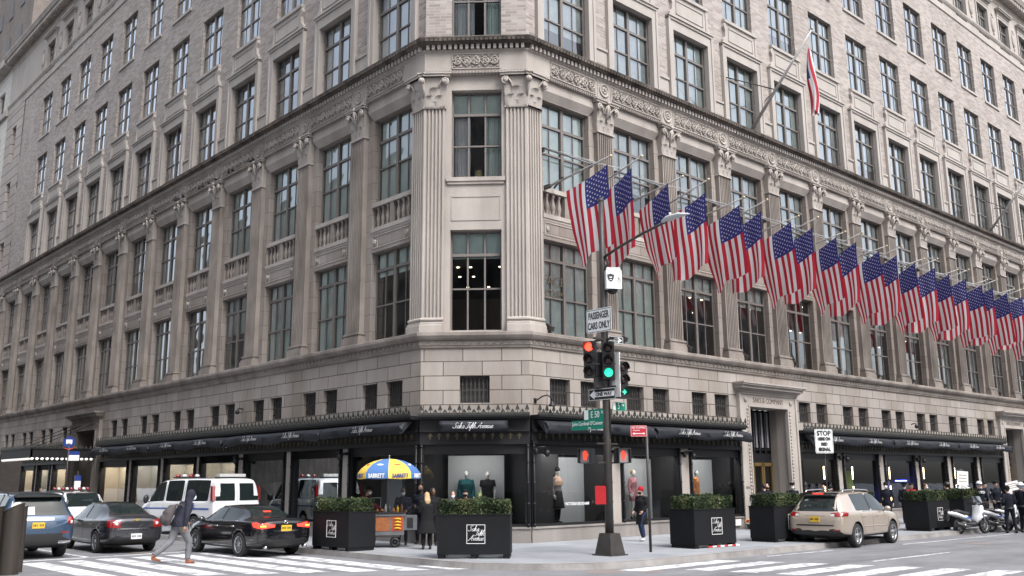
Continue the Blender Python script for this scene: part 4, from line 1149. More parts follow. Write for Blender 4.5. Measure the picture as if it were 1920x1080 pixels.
# ------------------------------------------------------------------ street furniture
M['pole'] = mat('dark green grey pole paint', (.045,.04,.037), .5, c2=(.025,.022,.02), scale=4)
M['signal'] = mat('black signal housing', (.012,.012,.014), .45)
M['sign_white'] = mat('sign white', (.72,.74,.74), .5)
M['sign_black'] = mat('sign black', (.015,.015,.018), .5)
M['sign_green'] = mat('street sign green', (.0,.19,.125), .5)
M['sign_red'] = mat('parking sign red', (.42,.012,.03), .5)
PX, PY = .5, -5.1
def rpoly(b, w, h, r=.04, y=0, cx=0, cz=0):
    pts = []
    for sx, sz, a0 in ((1,1,0),(-1,1,pi/2),(-1,-1,pi),(1,-1,1.5*pi)):
        for k in range(4):
            a = a0+k*pi/6; pts.append((cx+sx*(w/2-r)+r*math.cos(a), cz+sz*(h/2-r)+r*math.sin(a)))
    return pts
def plate(name, label, cat, w, h, m, loc, rz, border=None, bw=.015, inset=.02, group=None):
    t = thing(name, label, cat, loc, rz, group)
    b = MB(); b.prism(rpoly(b, w, h), -.008, .0); b.build('plate', m, t)
    if border:
        b = MB(); i = inset
        for q in ((-w/2+i, w/2-i, h/2-i-bw, h/2-i), (-w/2+i, w/2-i, -h/2+i, -h/2+i+bw)): b.box(q[0], q[1], -.011, -.008, q[2], q[3])
        for x in (-w/2+i, w/2-i-bw): b.box(x, x+bw, -.011, -.008, -h/2+i+bw, h/2-i-bw)
        b.build('border', border, t)
    return t
def words(t, s, size, m, x=0, z=0, sx=1.0, y=-.014, bold=.0): return text_obj('lettering', s, size, m, t, (x, y, z), 0, .002, sx=sx, bold=bold)
def arrow(t, pts, m, y0=-.012, y1=-.008): 
    b = MB(); b.prism(pts, y0, y1); b.build('arrow', m, t)

tp = thing('signal_pole', 'dark traffic signal pole with tapered box base and street light arm at the corner', 'signal pole', (PX, PY, .15))
b = MB(); b.box(-.33,.33,-.33,.33,0,.03)
i = [b.addv(p) for p in ((-.28,-.28,.03),(.28,-.28,.03),(.28,.28,.03),(-.28,.28,.03),(-.19,-.19,.56),(.19,-.19,.56),(.19,.19,.56),(-.19,.19,.56))]
for q in ((0,1,5,4),(1,2,6,5),(2,3,7,6),(3,0,4,7),(4,5,6,7)): b.face([i[k] for k in q])
b.build('base', M['pole'], tp)
b = MB(); b.smooth = True; b.tube([(0,0,.5),(0,0,3),(0,0,7.6),(0,0,9.6)], [.115,.10,.085,.07], 8); b.ball((0,0,9.62),.085); b.build('pole', M['pole'], tp)
b = MB(); b.smooth = True; b.tube([(0,0,7.95),(0,-.65,8.16),(0,-1.5,8.38),(0,-2.3,8.54)], .038, 8); b.build('light_arm', M['pole'], tp)
b = MB(); b.smooth = True
b.tube([(0,-2.15,8.54),(0,-2.35,8.60),(0,-2.7,8.62),(0,-3.0,8.58)], [(.07,.05),(.14,.075),(.13,.06),(.03,.02)], 10, sq=(1,0,0)); b.tube([(0,-2.4,8.65),(0,-2.4,8.74)], .035, 6)
b.build('street_lamp_head', mat('pale grey lamp head', (.5,.52,.53), .4), tp)
b = MB(); 
for z in (4.95, 5.65, 4.35): b.box(-.42,.42,-.03,.03,z,z+.05); b.box(-.03,.03,-.35,.35,z,z+.05)
for z in (2.35, 2.85): b.box(-.40,.40,-.02,.02,z,z+.04)
b.build('bracket', M['pole'], tp)
b = MB(); b.smooth = True; b.tube([(.02,-.11,3.0),(.02,-.11,7.6)], .02, 5); b.tube([(0,-.1,7.62),(.06,-.16,7.8),(.02,-.1,7.95)], .04, 6); b.build('conduit', M['pole'], tp)

def signal(label, x, y, z, rz, lit, arrow_=False):
    t = thing('traffic_light', label, 'traffic light', (x, y, z), rz, 'traffic lights on the corner pole')
    b = MB()
    for k in range(3): b.box(-.16,.16,-.10,.12,-.50+.335*k,-.50+.325+.335*k)
    b.build('housing', M['signal'], t)
    for k in range(3):
        zz = -.335+.335*k
        b = MB(); b.smooth = True; b.lathe([(.125,-.12),(.13,-.26)], 14, (0,0,zz), 'y', rad(-25), rad(205)); b.lathe([(.12,-.12),(.125,-.26)], 14, (0,0,zz), 'y', rad(-25), rad(205)); b.build('visor', M['signal'], t)
        nm = ('green','amber','red')[k]
        if lit == nm:
            c = {'green': (.02,.75,.42), 'red': (1,.045,.02)}[nm]
            m = bpy.data.materials.get('lit '+nm) or mat('lit '+nm, (.1,.1,.1), emit=c, es=(2.4 if nm == 'red' else .9))
        else: m = bpy.data.materials.get('unlit lens') or mat('unlit lens', (.035,.02,.018), .25)
        b = MB(); b.smooth = True
        if lit == nm and arrow_:
            b.smooth = False; b.prism([(-.07,-.02),(.0,-.02),(.0,-.08),(.09,0),(.0,.08),(.0,.02),(-.07,.02)], -.135, -.125); b.M = Tm(0,0,zz); b.v = [v+Vector((0,0,zz)) for v in b.v]
        else: b.lathe([(.118,-.115),(.09,-.14),(0,-.155)], 14, (0,0,zz), 'y')
        b.build('lens', m, t)
    return t
signal('traffic light with its top red lens lit, leftmost on the corner pole', .22, -4.82, 5.28, -pi/2+.45, 'red')
signal('traffic light with round green lens lit, in the middle of the corner pole cluster', .42, -5.30, 5.22, -pi/4-.1, 'green')
signal('traffic light with green right arrow lit, lowest on the right of the corner pole', .82, -5.38, 4.72, -.32, 'green', True)
signal('unlit traffic light seen from behind, below the red one on the corner pole', .44, -4.96, 4.98, pi-.6, 'none')
b = MB(); b.box(-.012,.012,-.25,.25,4.25,5.45); tag(b.build('edge_plate', M['sign_white'], None, (.63,-5.26,0)), 'white plate seen edge on between the traffic lights', 'plate')

LR = -pi/2
t = plate('street_sign', 'white PASSENGER CARS ONLY sign high on the corner pole', 'sign', .92, .66, M['sign_white'], (.38, -5.02, 6.35), LR, M['sign_black'])
words(t, 'PASSENGER', .27, M['sign_black'], 0, .14, .53, bold=.005); words(t, 'CARS ONLY', .27, M['sign_black'], 0, -.14, .55, bold=.005)
def oneway(label, loc, rz, s, w=.92):
    h = w/3; t = plate('street_sign', label, 'sign', w, h, M['sign_black'], loc, rz, M['sign_white'], .012, .012)
    a = w/2-.05
    pts = [(s*a,0),(s*(a-.17),h*.38),(s*(a-.17),h*.2),(-s*a,h*.2),(-s*a,-h*.2),(s*(a-.17),-h*.2),(s*(a-.17),-h*.38)]
    arrow(t, pts, M['sign_white']); words(t, 'ONE WAY', h*.40, M['sign_black'], -s*.07, 0, .95, bold=.006)
oneway('black ONE WAY sign pointing left, low on the corner pole', (.37,-5.08,4.33), LR, -1, .98)
oneway('small black ONE WAY sign pointing right below the passenger cars sign', (.82,-5.22,5.83), 0, 1, .62)
t = plate('street_sign', 'green street name sign reading E 50 St', 'sign', .74, .28, M['sign_green'], (.42,-4.72,3.81), LR); words(t, 'E 50', .25, M['letter'], .05, -.01, .72); words(t, 'St', .11, M['letter'], .31, .05, .8)
b = MB(); b.box(-.35,-.2,-.012,-.008,-.13,.13); b.build('symbol_panel', M['letter'], t)
t = plate('street_sign', 'long green name sign reading John Cardinal O Connor, lowest on the pole', 'sign', 1.22, .26, M['sign_green'], (.42,-4.48,3.54), LR); words(t, "John Cardinal O'Connor", .145, M['letter'], 0, .035, .78); words(t, 'Way', .06, M['letter'], .08, -.085, .9)
t = plate('street_sign', 'small green street name sign reading 5 Av', 'sign', .50, .22, M['sign_green'], (.88,-5.22,4.02), 0); words(t, '5', .22, M['letter'], -.02, 0, .8); words(t, 'Av', .10, M['letter'], .15, .04, .9)
b = MB(); b.box(-.24,-.15,-.012,-.008,-.10,.10); b.build('symbol_panel', M['letter'], t)
# police camera box
t = thing('camera_box', 'white police camera box with shield emblems on the corner pole', 'camera box', (.68,-5.28,7.2), -.55)
b = MB(); b.box(-.22,.22,-.2,.2,0,.52); b.box(-.19,.19,-.17,.17,.52,.60); b.build('box', M['sign_white'], t)
b = MB(); b.smooth = True; b.lathe([(.16,0),(.13,-.06),(.07,-.11),(0,-.13)],12); b.build('camera_dome', M['signal'], t)
def shield(b, cx, cz, s, y): b.prism([(cx+p*s,cz+q*s) for p,q in ((-.5,.45),(-.2,.5),(0,.62),(.2,.5),(.5,.45),(.45,0),(.3,-.35),(0,-.6),(-.3,-.35),(-.45,0))], y-.004, y)
b = MB(); shield(b, -.10, .30, .20, -.201); b.build('emblem', M['sign_black'], t)
b = MB(); b.box(-.14,-.06,-.209,-.206,.30,.33); b.box(-.13,-.07,-.209,-.206,.24,.26); b.build('emblem_bar', M['letter'], t)
b = MB(); b.tube([(.10,-.205,.18),(.12,-.205,.32),(.17,-.205,.25),(.16,-.205,.16)], .008, 4); b.build('mark', M['sign_black'], t)
# pedestrian signals
M['hand'] = mat('lit orange hand', (.1,.02,.01), emit=(1,.06,.03), es=.8)
M['psface'] = mat('grey signal face', (.20,.19,.20), .5)
for lb, x, y, rz in (('pedestrian signal with red hand, left of the corner pole', .08, -4.72, -pi/2+.25), ('pedestrian signal with red hand, right of the corner pole', .80, -5.36, -.35)):
    t = thing('pedestrian_signal', lb, 'walk signal', (x, y, 2.70), rz, 'pedestrian signals on the corner pole'); t.scale = (.82,.82,.92)
    b = MB(); b.box(-.21,.21,-.06,.20,-.21,.21); b.box(-.23,.23,-.18,-.05,.19,.22); b.box(-.23,-.2,-.18,-.05,-.2,.2); b.box(.2,.23,-.18,-.05,-.2,.2); b.build('housing', M['signal'], t)
    b = MB(); b.box(-.19,.19,-.065,-.06,-.19,.19); b.build('face', M['psface'], t)
    b = MB(); b.prism([(-.08,.0),(-.06,-.12),(.04,-.13),(.07,-.02),(.07,.02),(-.08,.05)], -.075,-.067)
    for k, hh in enumerate((.11,.15,.145,.12)): b.box(-.08+.04*k,-.05+.04*k,-.075,-.067,.0,hh)
    b.prism([(.06,-.04),(.12,.03),(.10,.05),(.05,.0)], -.075,-.067); b.build('hand_symbol', M['hand'], t)
t = thing('alarm_box', 'red alarm box fixed to the side of the corner pole', 'alarm box', (.34,-4.96,1.45), -.75)
b = MB(); b.box(-.14,.14,-.1,.1,0,.40); b.prism([(-.15,.40),(.15,.40),(.12,.47),(-.12,.47)], -.11,.11); b.build('box', mat('alarm red', (.36,.012,.018), .4), t)

# no stopping sign on its own post
t = thing('sign_post', 'thin dark green post carrying the red no stopping sign', 'sign post', (2.08,-5.16,.15)); b = MB(); b.smooth = True; b.tube([(0,0,0),(0,0,3.35)], .038, 8); b.build('post', M['pole'], t)
t = plate('street_sign', 'small red NO STOPPING sign on its own post', 'sign', .46, .31, M['sign_red'], (1.90,-5.03,3.40), -.75, M['letter'], .006, .012)
words(t, 'NO STOPPING', .075, M['letter'], 0, .09, .78); words(t, 'Anytime', .062, M['letter'], -.07, .02, .9)
arrow(t, [(-.18,-.07),(-.12,-.04),(-.12,-.06),(.12,-.06),(.12,-.04),(.18,-.07),(.12,-.10),(.12,-.08),(-.12,-.08),(-.12,-.10)], M['letter'])
t = thing('sign_post', 'thin dark post of the stop here sign behind the beige car', 'sign post', (10.35,-5.85,.15)); b = MB(); b.smooth = True; b.tube([(0,0,0),(0,0,3.6)], .03, 8); b.build('post', M['signal'], t)
t = plate('street_sign', 'white STOP HERE ON RED SIGNAL sign above the beige car', 'sign', .62, .78, M['sign_white'], (10.2,-5.95,3.28), -.62, M['sign_black'], .01, .018)
words(t, 'STOP', .21, M['sign_black'], 0, .25, .95, bold=.008); words(t, 'HERE ON', .135, M['sign_black'], 0, .07, .76, bold=.011); words(t, 'RED', .135, M['sign_black'], 0, -.10, .88, bold=.011); words(t, 'SIGNAL', .15, M['sign_black'], 0, -.27, .80, bold=.011)
# bus stop
t = thing('bus_stop_sign', 'round blue bus stop sign on a pole by the side street marquee', 'bus stop', (-3.2,26.5,.15))
b = MB(); b.smooth = True; b.tube([(0,0,0),(0,0,4.1)], .04, 8); b.build('pole', M['pole'], t)
b = MB(); b.M = Matrix.Rotation(-.5,4,'Z'); b.lathe([(0,-.03),(.28,-.03),(.28,.03),(0,.03)], 20, (0,0,3.9), 'y'); b.build('disc', mat('bus blue', (.015,.04,.20), .4), t)
b = MB(); b.M = Matrix.Rotation(-.5,4,'Z'); b.box(-.14,.14,-.045,-.035,3.84,4.02); b.box(-.11,-.07,-.045,-.035,3.80,3.84); b.box(.07,.11,-.045,-.035,3.80,3.84); b.build('bus_symbol', M['letter'], t)
b = MB(); b.M = Matrix.Rotation(-.5,4,'Z'); b.prism([(-.3,3.66),(-.18,3.6),(.0,3.52),(.2,3.6),(.28,3.68),(.1,3.60),(-.1,3.6)], -.03, .03); b.build('red_band', mat('bus sign red', (.6,.05,.03)), t)
b = MB(); b.M = Matrix.Rotation(-.5,4,'Z'); b.box(-.02,.50,-.02,.02,3.28,3.46); b.build('route_panel', bpy.data.materials['bus blue'], t)
b = MB(); b.M = Matrix.Rotation(-.5,4,'Z'); b.box(-.02,.50,-.02,.02,3.02,3.28); b.build('route_panel', M['letter'], t)
t = thing('timetable_post', 'narrow blue and white timetable panel beside the bus stop', 'timetable', (-3.1,25.2,.15))
b = MB(); b.box(-.03,.03,-.03,.03,0,2.5); b.build('post', M['pole'], t)
b = MB(); b.box(-.14,.14,-.05,-.03,1.2,2.3); b.build('panel', M['letter'], t); b = MB(); b.box(-.14,.14,-.053,-.05,2.05,2.3); b.build('header', bpy.data.materials['bus blue'], t)

# litter bins at the lower left
M['bin'] = mat('brown brushed metal bin', (.055,.045,.038), .5, .4, c2=(.03,.025,.022), scale=2, streak=True)
def bin_(label, x, y, r, h, sl, a=0.0):
    t = thing('litter_bin', label, 'bin', (x, y, 0), a, 'metal bins at the near kerb')
    b = MB(); b.smooth = True; n = 28
    lo = [b.addv((r*math.cos(2*pi*k/n), r*math.sin(2*pi*k/n), 0)) for k in range(n)]
    hi = [b.addv((r*math.cos(2*pi*k/n), r*math.sin(2*pi*k/n), h+sl*math.cos(2*pi*k/n+.7))) for k in range(n)]
    for k in range(n): b.face((lo[k], lo[(k+1)%n], hi[(k+1)%n], hi[k]))
    b.build('body', M['bin'], t)
    b = MB(); b.face([b.addv((v.x, v.y, v.z-.02)) for v in [Vector((r*math.cos(2*pi*k/n), r*math.sin(2*pi*k/n), h+sl*math.cos(2*pi*k/n+.7))) for k in range(n)]]); b.build('lid', M['frame_dark'], t)
    b = MB(); b.smooth = True; b.tube([(r*1.0*math.cos(q), r*1.0*math.sin(q), h+sl*math.cos(q+.7)) for q in [2*pi*k/n for k in range(n+1)]], .012, 5); b.build('rim', M['bin'], t)
bin_('tallest brown metal bin in the row at the lower left corner', -11.82, 2.62, .225, 1.50, .12)
bin_('slim brown metal bin right of the tallest bin at the lower left', -11.48, 3.1, .10, 1.48, .06)
bin_('brown metal bin cut by the left edge of the photo', -12.28, 2.78, .30, 1.50, .05)

# planters with hedges
M['planter'] = mat('charcoal painted planter', (.010,.011,.013), .65, c2=(.007,.0075,.009), scale=1.5, spec=.2)
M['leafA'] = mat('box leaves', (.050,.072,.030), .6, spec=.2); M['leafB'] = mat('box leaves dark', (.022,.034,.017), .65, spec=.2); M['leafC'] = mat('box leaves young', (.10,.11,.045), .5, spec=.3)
PW, PD, PH = 1.85, .92, 1.06
def planter_meshes():
    b = MB(); b.box(-PW/2, PW/2, -PD/2, PD/2, .10, PH)
    for x in (-PW/2+.02, -.08, PW/2-.18): b.box(x, x+.16, -PD/2+.02, PD/2-.02, 0, .10)
    body = b.mesh('box', M['planter'])
    b = MB(); 
    b.box(-PW/2-.015, PW/2+.015, -PD/2-.015, -PD/2+.04, PH, PH+.03); b.box(-PW/2-.015, PW/2+.015, PD/2-.04, PD/2+.015, PH, PH+.03)
    b.box(-PW/2-.015, -PW/2+.04, -PD/2+.04, PD/2-.04, PH, PH+.03); b.box(PW/2-.04, PW/2+.015, -PD/2+.04, PD/2-.04, PH, PH+.03)
    rim = b.mesh('rim', M['planter'])
    b = MB(); s = .235
    for q in ((-s,s,s-.012,s),(-s,s,-s,-s+.012),(-s,-s+.012,-s+.012,s-.012),(s-.012,s,-s+.012,s-.012)): b.box(q[0],q[1],-PD/2-.012,-PD/2-.001,q[2],q[3])
    b.v = [v+Vector((.06,0,.60)) for v in b.v]; fr = b.mesh('emblem_frame', M['letter'])
    h = .064
    lg = script_mb([('Saks', -.19, .075), ('Fifth', -.03, -.035), ('Avenue', -.185, -.155)], h, None, .13)
    lg.v = [v+Vector((.06,-PD/2-.008,.60)) for v in lg.v]; lgm = lg.mesh('emblem_lettering', M['letter'])
    b = MB(); b.box(-PW/2+.19,-.10,-PD/2+.2,-PD/2+.21,.015,.07); b.box(.10,PW/2-.20,-PD/2+.2,-PD/2+.21,.015,.07); st = b.mesh('pallet_strip', M['sign_white'])
    return body, rim, fr, lgm, st
pmesh = planter_meshes()
def hedge_mesh(seed, w=PW-.06, d=PD-.06, h=.46, n=5200):
    r = random.Random(seed); b = MB([0,0,0])
    ph = [r.uniform(0, 6) for _ in range(6)]
    def top(x, y): return h*(.80+.10*math.sin(x*5+ph[0])+.08*math.sin(x*11+ph[1]+y*4)+.05*math.sin(y*9+ph[2]))
    def side(x, z): return 1+.05*math.sin(x*7+ph[3]+z*6)+.04*math.sin(z*15+ph[4])
    for k in range(n):
        q = r.random()
        if q < .42: x, y = r.uniform(-w/2, w/2), r.uniform(-d/2, d/2); z = top(x, y)-abs(r.gauss(0, .035))
        elif q < .75: x = r.uniform(-w/2, w/2); z = r.uniform(-.03, 1)*h*.85; y = (-1 if r.random() < .7 else 1)*(d/2*side(x, z)-abs(r.gauss(0, .03)))*(1-.18*max(0,z/h-.6)); 
        else: y = r.uniform(-d/2, d/2); z = r.uniform(-.03, 1)*h*.85; x = (-1 if r.random() < .5 else 1)*(w/2*(1+.03*math.sin(y*9+z*7))-abs(r.gauss(0, .03)))*(1-.08*max(0,z/h-.6))
        z = max(-.02, z)
        s = r.uniform(.016, .034); a, e = r.uniform(0, 2*pi), r.uniform(-.9, 1.2)
        u = Vector((math.cos(a)*math.cos(e), math.sin(a)*math.cos(e), math.sin(e))); v = u.cross(Vector((r.uniform(-1,1), r.uniform(-1,1), r.uniform(-.3,1)))).normalized()
        c = Vector((x, y, z)); cl = math.sin(x*6+ph[5])+math.sin(y*8+x*3+ph[1])+r.gauss(0, .8)
        b.mi = 0 if cl > -.3 else 1
        if cl > 1.7: b.mi = 2
        b.poly([c-u*s*1.3, c-v*s*.6, c+u*s*1.6, c+v*s*.6])
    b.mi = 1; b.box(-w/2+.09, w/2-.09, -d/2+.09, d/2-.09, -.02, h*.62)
    return b.mesh('hedge', [M['leafA'], M['leafB'], M['leafC']])
hm = [hedge_mesh(1), hedge_mesh(2, h=.44)]
pls = [(-2.36, -3.04, -pi/4-.01, 'in front of the cut corner shop window'), (-3.12, 1.98, -pi/2+.03, 'left of the food cart'),
       (4.72, -4.98, -.06, 'behind the thin sign post'), (8.65, -5.05, -.03, 'left of the beige car'), (13.2, -5.1, 0, 'beyond the front of the beige car'),
       (17.75, -5.75, 0, 'left of the parked scooters'), (21.3, -5.6, 0, 'behind the parked scooters')]
for k, (x, y, rz, w_) in enumerate(pls):
    t = thing('planter', 'charcoal box planter with white framed script emblem ' + w_, 'planter', (x, y, .15), rz, 'charcoal planters along the kerb')
    for nm, me in zip(('box','rim','emblem_frame','emblem_lettering','pallet_strip'), pmesh): link(nm, me, t)
    hh = link('hedge', hm[k % 2], None, (x, y, .15+PH), rz + (pi if k % 3 == 2 else 0)); tag(hh, 'clipped box hedge growing in the planter ' + w_, 'hedge', 'clipped hedges in the planters')
# red white rod below planter 3
b = MB([0,0]); 
for k in range(8): b.mi = k % 2; b.box(-.7+.175*k, -.7+.175*(k+1), -.02, .02, .02, .06)
tag(b.build('striped_rod', [mat('rod red',(.5,.03,.03)), M['sign_white']], None, (4.95,-5.52,.15), -.06), 'red and white striped rod lying at the foot of a planter', 'rod')
# dark waste bags/box near entrance not needed

# food cart -------------------------------------------------
ct_ = thing('food_cart', 'stainless steel street food cart with picture panels behind the planter', 'food cart', (-1.75,1.95,.15), -.62)
steel = mat('brushed steel', (.25,.26,.27), .4, .6, c2=(.17,.18,.19), scale=3); redp = mat('red picture panel', (.24,.05,.02), .5, c2=(.32,.15,.05), scale=22); yel = mat('mustard yellow', (.75,.45,.02), .5)
b = MB(); b.box(-.85,.62,-.38,.38,.36,.92); b.box(-.88,.66,-.42,.42,.92,.96); b.build('body', steel, ct_)
b = MB(); b.box(.62,1.0,-.30,.34,.50,.92); b.build('side_box', steel, ct_)
b = MB(); b.box(.70,.88,-.31,-.30,.56,.86); b.build('opening', M['sign_black'], ct_)
b = MB(); b.box(-.25,.20,-.395,-.38,.48,.88); b.build('picture_panel', redp, ct_)
b = MB(); b.box(.26,.58,-.395,-.38,.48,.90); b.build('picture_panel', mat('hot dog picture panel', (.38,.06,.03), .5), ct_)
b = MB(); b.smooth = True
for k in range(4): b.tube([(.32,-.40,.55+.09*k),(.42,-.41,.57+.09*k),(.52,-.40,.55+.09*k)], [.02,.03,.02], 6)
b.build('food_picture', yel, ct_)
for x, r in ((-.45,.24),(.35,.15)):
    for y in (-.33,.33):
        b = MB(); b.smooth = True; b.tube([(x+(r-.05)*math.cos(a), y, r+(r-.05)*math.sin(a)) for a in [2*pi*k/16 for k in range(17)]], .05, 6); b.ball((x,y,r),(.05,.07,.05)); b.build('wheel', M['sign_black'], ct_)
b = MB(); b.box(-.8,.5,-.36,.36,.30,.36); b.build('chassis', M['frame_dark'], ct_)
b = MB(); b.box(-.15,.6,-.4,.0,.97,1.02); b.build('tray', M['sign_black'], ct_)
rc = random.Random(4)
for k in range(12):
    b = MB(); b.smooth = True; x, y = -.78+.12*k, .1+.18*rc.random(); h = .16+.14*rc.random(); b.lathe([(.03,0),(.035,h*.7),(.012,h*.85),(.012,h)], 8, (0,0,0))
    o = b.build('squeeze_bottle', [yel, redp, M['sign_white'], steel, mat('orange drink %d' % k, (.65,.22,.03), .4)][k % 5], None, (-1.75+x*math.cos(-.62)-y*math.sin(-.62), 1.95+x*math.sin(-.62)+y*math.cos(-.62), .15+.965))
    tag(o, '%s bottle standing on the back edge of the food cart' % ['mustard yellow','red','white','steel','orange'][k % 5], 'bottle', 'bottles on the food cart')
b = MB(); b.box(-.80,-.5,-.02,.02,1.3,1.33)
for x in (-.8,-.45,-.1): b.box(x-.01,x+.01,.30,.32,.96,1.45)
b.box(-.8,-.1,.30,.32,1.42,1.45); b.build('rail', steel, ct_)
b = MB(); b.poly([(-.1,.33,.96),(.62,.33,.96),(.62,.33,2.2),(-.1,.33,2.2)]); b.poly([(.62,.33,.96),(.62,-.1,.96),(.62,-.1,2.2),(.62,.33,2.2)]); b.build('plastic_screen', glass('clear plastic', (.75,.78,.8), 1.2, .15), ct_)
um = thing('cart_umbrella', 'yellow and blue panelled umbrella with hot dog pictures over the food cart', 'umbrella', (-1.65,1.85,.15), .15)
b = MB(); b.smooth = True; b.tube([(0,0,.9),(0,0,2.66)], .018, 8); b.ball((0,0,2.68),.03); b.build('pole', steel, um)
uy, ub = mat('umbrella yellow', (.72,.50,.07), .8), mat('umbrella blue', (.06,.15,.36), .8)
RU = .94
for k in range(8):
    a0, a1 = 2*pi*k/8, 2*pi*(k+1)/8; b = MB(); b.smooth = True; rows = []
    for i_ in range(6):
        t = i_/5; r = RU*math.sin(t*1.25)/math.sin(1.25); z = 2.60-.42*(1-math.cos(t*1.35))/(1-math.cos(1.35))
        row = []
        for j in range(5):
            a = a0+(a1-a0)*j/4; sag = 1-.05*t*math.sin(pi*j/4); row.append(b.addv((r*math.cos(a)*sag, r*math.sin(a)*sag, z-.02*t*math.sin(pi*j/4))))
        rows.append(row)
    row = []
    for j in range(5):
        a = a0+(a1-a0)*j/4; sag = (1-.05*math.sin(pi*j/4))*1.01; row.append(b.addv((RU*math.cos(a)*sag, RU*math.sin(a)*sag, 2.18-.17-.02*math.sin(pi*j/4))))
    rows.append(row)
    for i_ in range(6):
        for j in range(4): b.face((rows[i_][j], rows[i_][j+1], rows[i_+1][j+1], rows[i_+1][j]))
    pn = b.build('panel', uy if k % 2 else ub, um)
    am = (a0+a1)/2
    txt = text_obj('lettering', 'SABRETT', .165, bpy.data.materials['bus blue'] if k % 2 else M['letter'], pn, (RU*.985*math.cos(am), RU*.985*math.sin(am), 2.085), am+pi/2, .002, sx=.78, bold=.006)
    e = MB(); e.smooth = True; rr_ = .66; e.tube([(rr_*math.cos(a), rr_*math.sin(a), 2.40) for a in (am-.2,am-.1,am,am+.1,am+.2)], [.01,.035,.045,.035,.01], 6); e.build('picture', mat('sausage red %d' % k, (.55,.12,.05), .6) if k % 2 else M['letter'], pn)

# pigeons on the frieze ledge
def pigeon():
    b = MB(); b.smooth = True; b.tube([(-.16,0,.07),(-.06,0,.09),(.05,0,.11),(.10,0,.15),(.13,0,.20)], [.012,.05,.06,.035,.025], 8); b.ball((.14,0,.215),.028,7,5); b.tube([(.16,0,.215),(.19,0,.205)], [.008,.002], 4)
    b.tube([(0,.02,.05),(0,.02,0)], .006, 4); b.tube([(0,-.02,.05),(0,-.02,0)], .006, 4); return b.mesh('pigeon', mat('slate pigeon feathers', (.035,.037,.045), .6))
pg = pigeon(); rp = random.Random(8)
locs = [(x, i) for i, xs in enumerate(((15.0,15.3),(17.0,17.4),(18.8,19.5),(20.2,20.6),(22.4,23.0,23.3),(25.9,26.3))) for x in xs]
spots_ = ['above the fourth side street window','above the fourth side street window','beside the fifth side street pilaster','beside the fifth side street pilaster']
for x, i in locs:
    o = link('pigeon', pg, None, (-.34, x, 17.30) if False else (-.09, x, 16.085), rp.uniform(0, 6)); tag(o, 'dark pigeon perched on the narrow ledge under the side street frieze', 'pigeon', 'pigeons on the side street ledge')
# cart bag etc.
# ------------------------------------------------------------------ vehicles
def paint(name, c, rough=.25, metal=.0, coat=1.0): 
    m = mat(name, c, rough, metal, coat=coat); m.node_tree.nodes['Principled BSDF'].inputs['Coat Roughness'].default_value = .04; return m
M['tyre'] = mat('tyre rubber', (.018,.018,.019), .8); M['rim'] = mat('alloy rim', (.45,.46,.48), .3, .8); M['rimdark'] = mat('wheel shadow', (.02,.02,.02), .7)
M['carglass'] = mat('tinted car glass', (.012,.018,.018), .03, spec=.5); M['trim'] = mat('black car trim', (.014,.014,.015), .45)
M['chrome'] = mat('chrome trim', (.6,.6,.62), .15, 1.0); M['tail'] = mat('red tail lamp', (.22,.008,.008), .15, coat=1); M['tail_on'] = mat('glowing brake lamp', (.5,.03,.02), emit=(1,.04,.02), es=1.1)
M['lampclear'] = mat('clear lamp lens', (.55,.55,.55), .15, coat=1); M['plate_y'] = mat('yellow number plate', (.62,.38,.03), .5); M['plate_w'] = mat('white number plate', (.6,.6,.62), .5)
M['well'] = mat('wheel well', (.008,.008,.008), .9); M['amber'] = mat('amber glow', (.6,.25,.02), emit=(1,.4,.05), es=1.6)
def wheel_mesh(r, wdt, style):
    b = MB(); b.smooth = True
    b.lathe([(r*.66,-wdt/2+.01),(r*.93,-wdt/2),(r,-wdt/2+.03),(r,wdt/2-.03),(r*.93,wdt/2),(r*.66,wdt/2-.01)], 30, ax='y', cap=False)
    ty = b.mesh('wheel', M['tyre'])
    b = MB([0,0]); b.smooth = True; b.mi = 0
    b.lathe([(r*.60,.02),(r*.70,-.0),(r*.70,-wdt/2+.015),(r*.66,-wdt/2+.0),(r*.62,-wdt/2+.03)], 30, ax='y', cap=False)
    b.mi = 1; b.lathe([(0,.0),(r*.64,.0)], 24, ax='y'); b.mi = 0; b.smooth = False
    n = {5:5, 10:10, 7:7}[style]
    for k in range(n):
        a = 2*pi*k/n
        b.M = Matrix.Rotation(a, 4, 'Y'); wd = {5:.075, 10:.03, 7:.055}[style]
        i = [b.addv(p) for p in ((-wd*.6,-wdt/2+.035,.03),(wd*.6,-wdt/2+.035,.03),(wd*.6,-wdt/2+.08,.03),(-wd*.6,-wdt/2+.08,.03),(-wd*.5,-wdt/2+.025,r*.66),(wd*.5,-wdt/2+.025,r*.66),(wd*.5,-wdt/2+.06,r*.66),(-wd*.5,-wdt/2+.06,r*.66))]
        for q in ((0,1,5,4),(1,2,6,5),(2,3,7,6),(3,0,4,7)): b.face([i[x] for x in q])
    b.M = None; b.smooth = True; b.lathe([(.075,-wdt/2+.03),(.06,-wdt/2+.015),(0,-wdt/2+.01)], 12, ax='y')
    rm_ = b.mesh('rim', [M['rim'], M['rimdark']])
    return ty, rm_
tmp_scene = bpy.data.scenes.new('workshop')
def evalmesh(o):
    for q_ in [o]+[m_.object for m_ in o.modifiers if m_.type == 'BOOLEAN']: tmp_scene.collection.objects.link(q_)
    vl = tmp_scene.view_layers[0]; vl.update(); return bpy.data.meshes.new_from_object(o.evaluated_get(vl.depsgraph), depsgraph=vl.depsgraph)
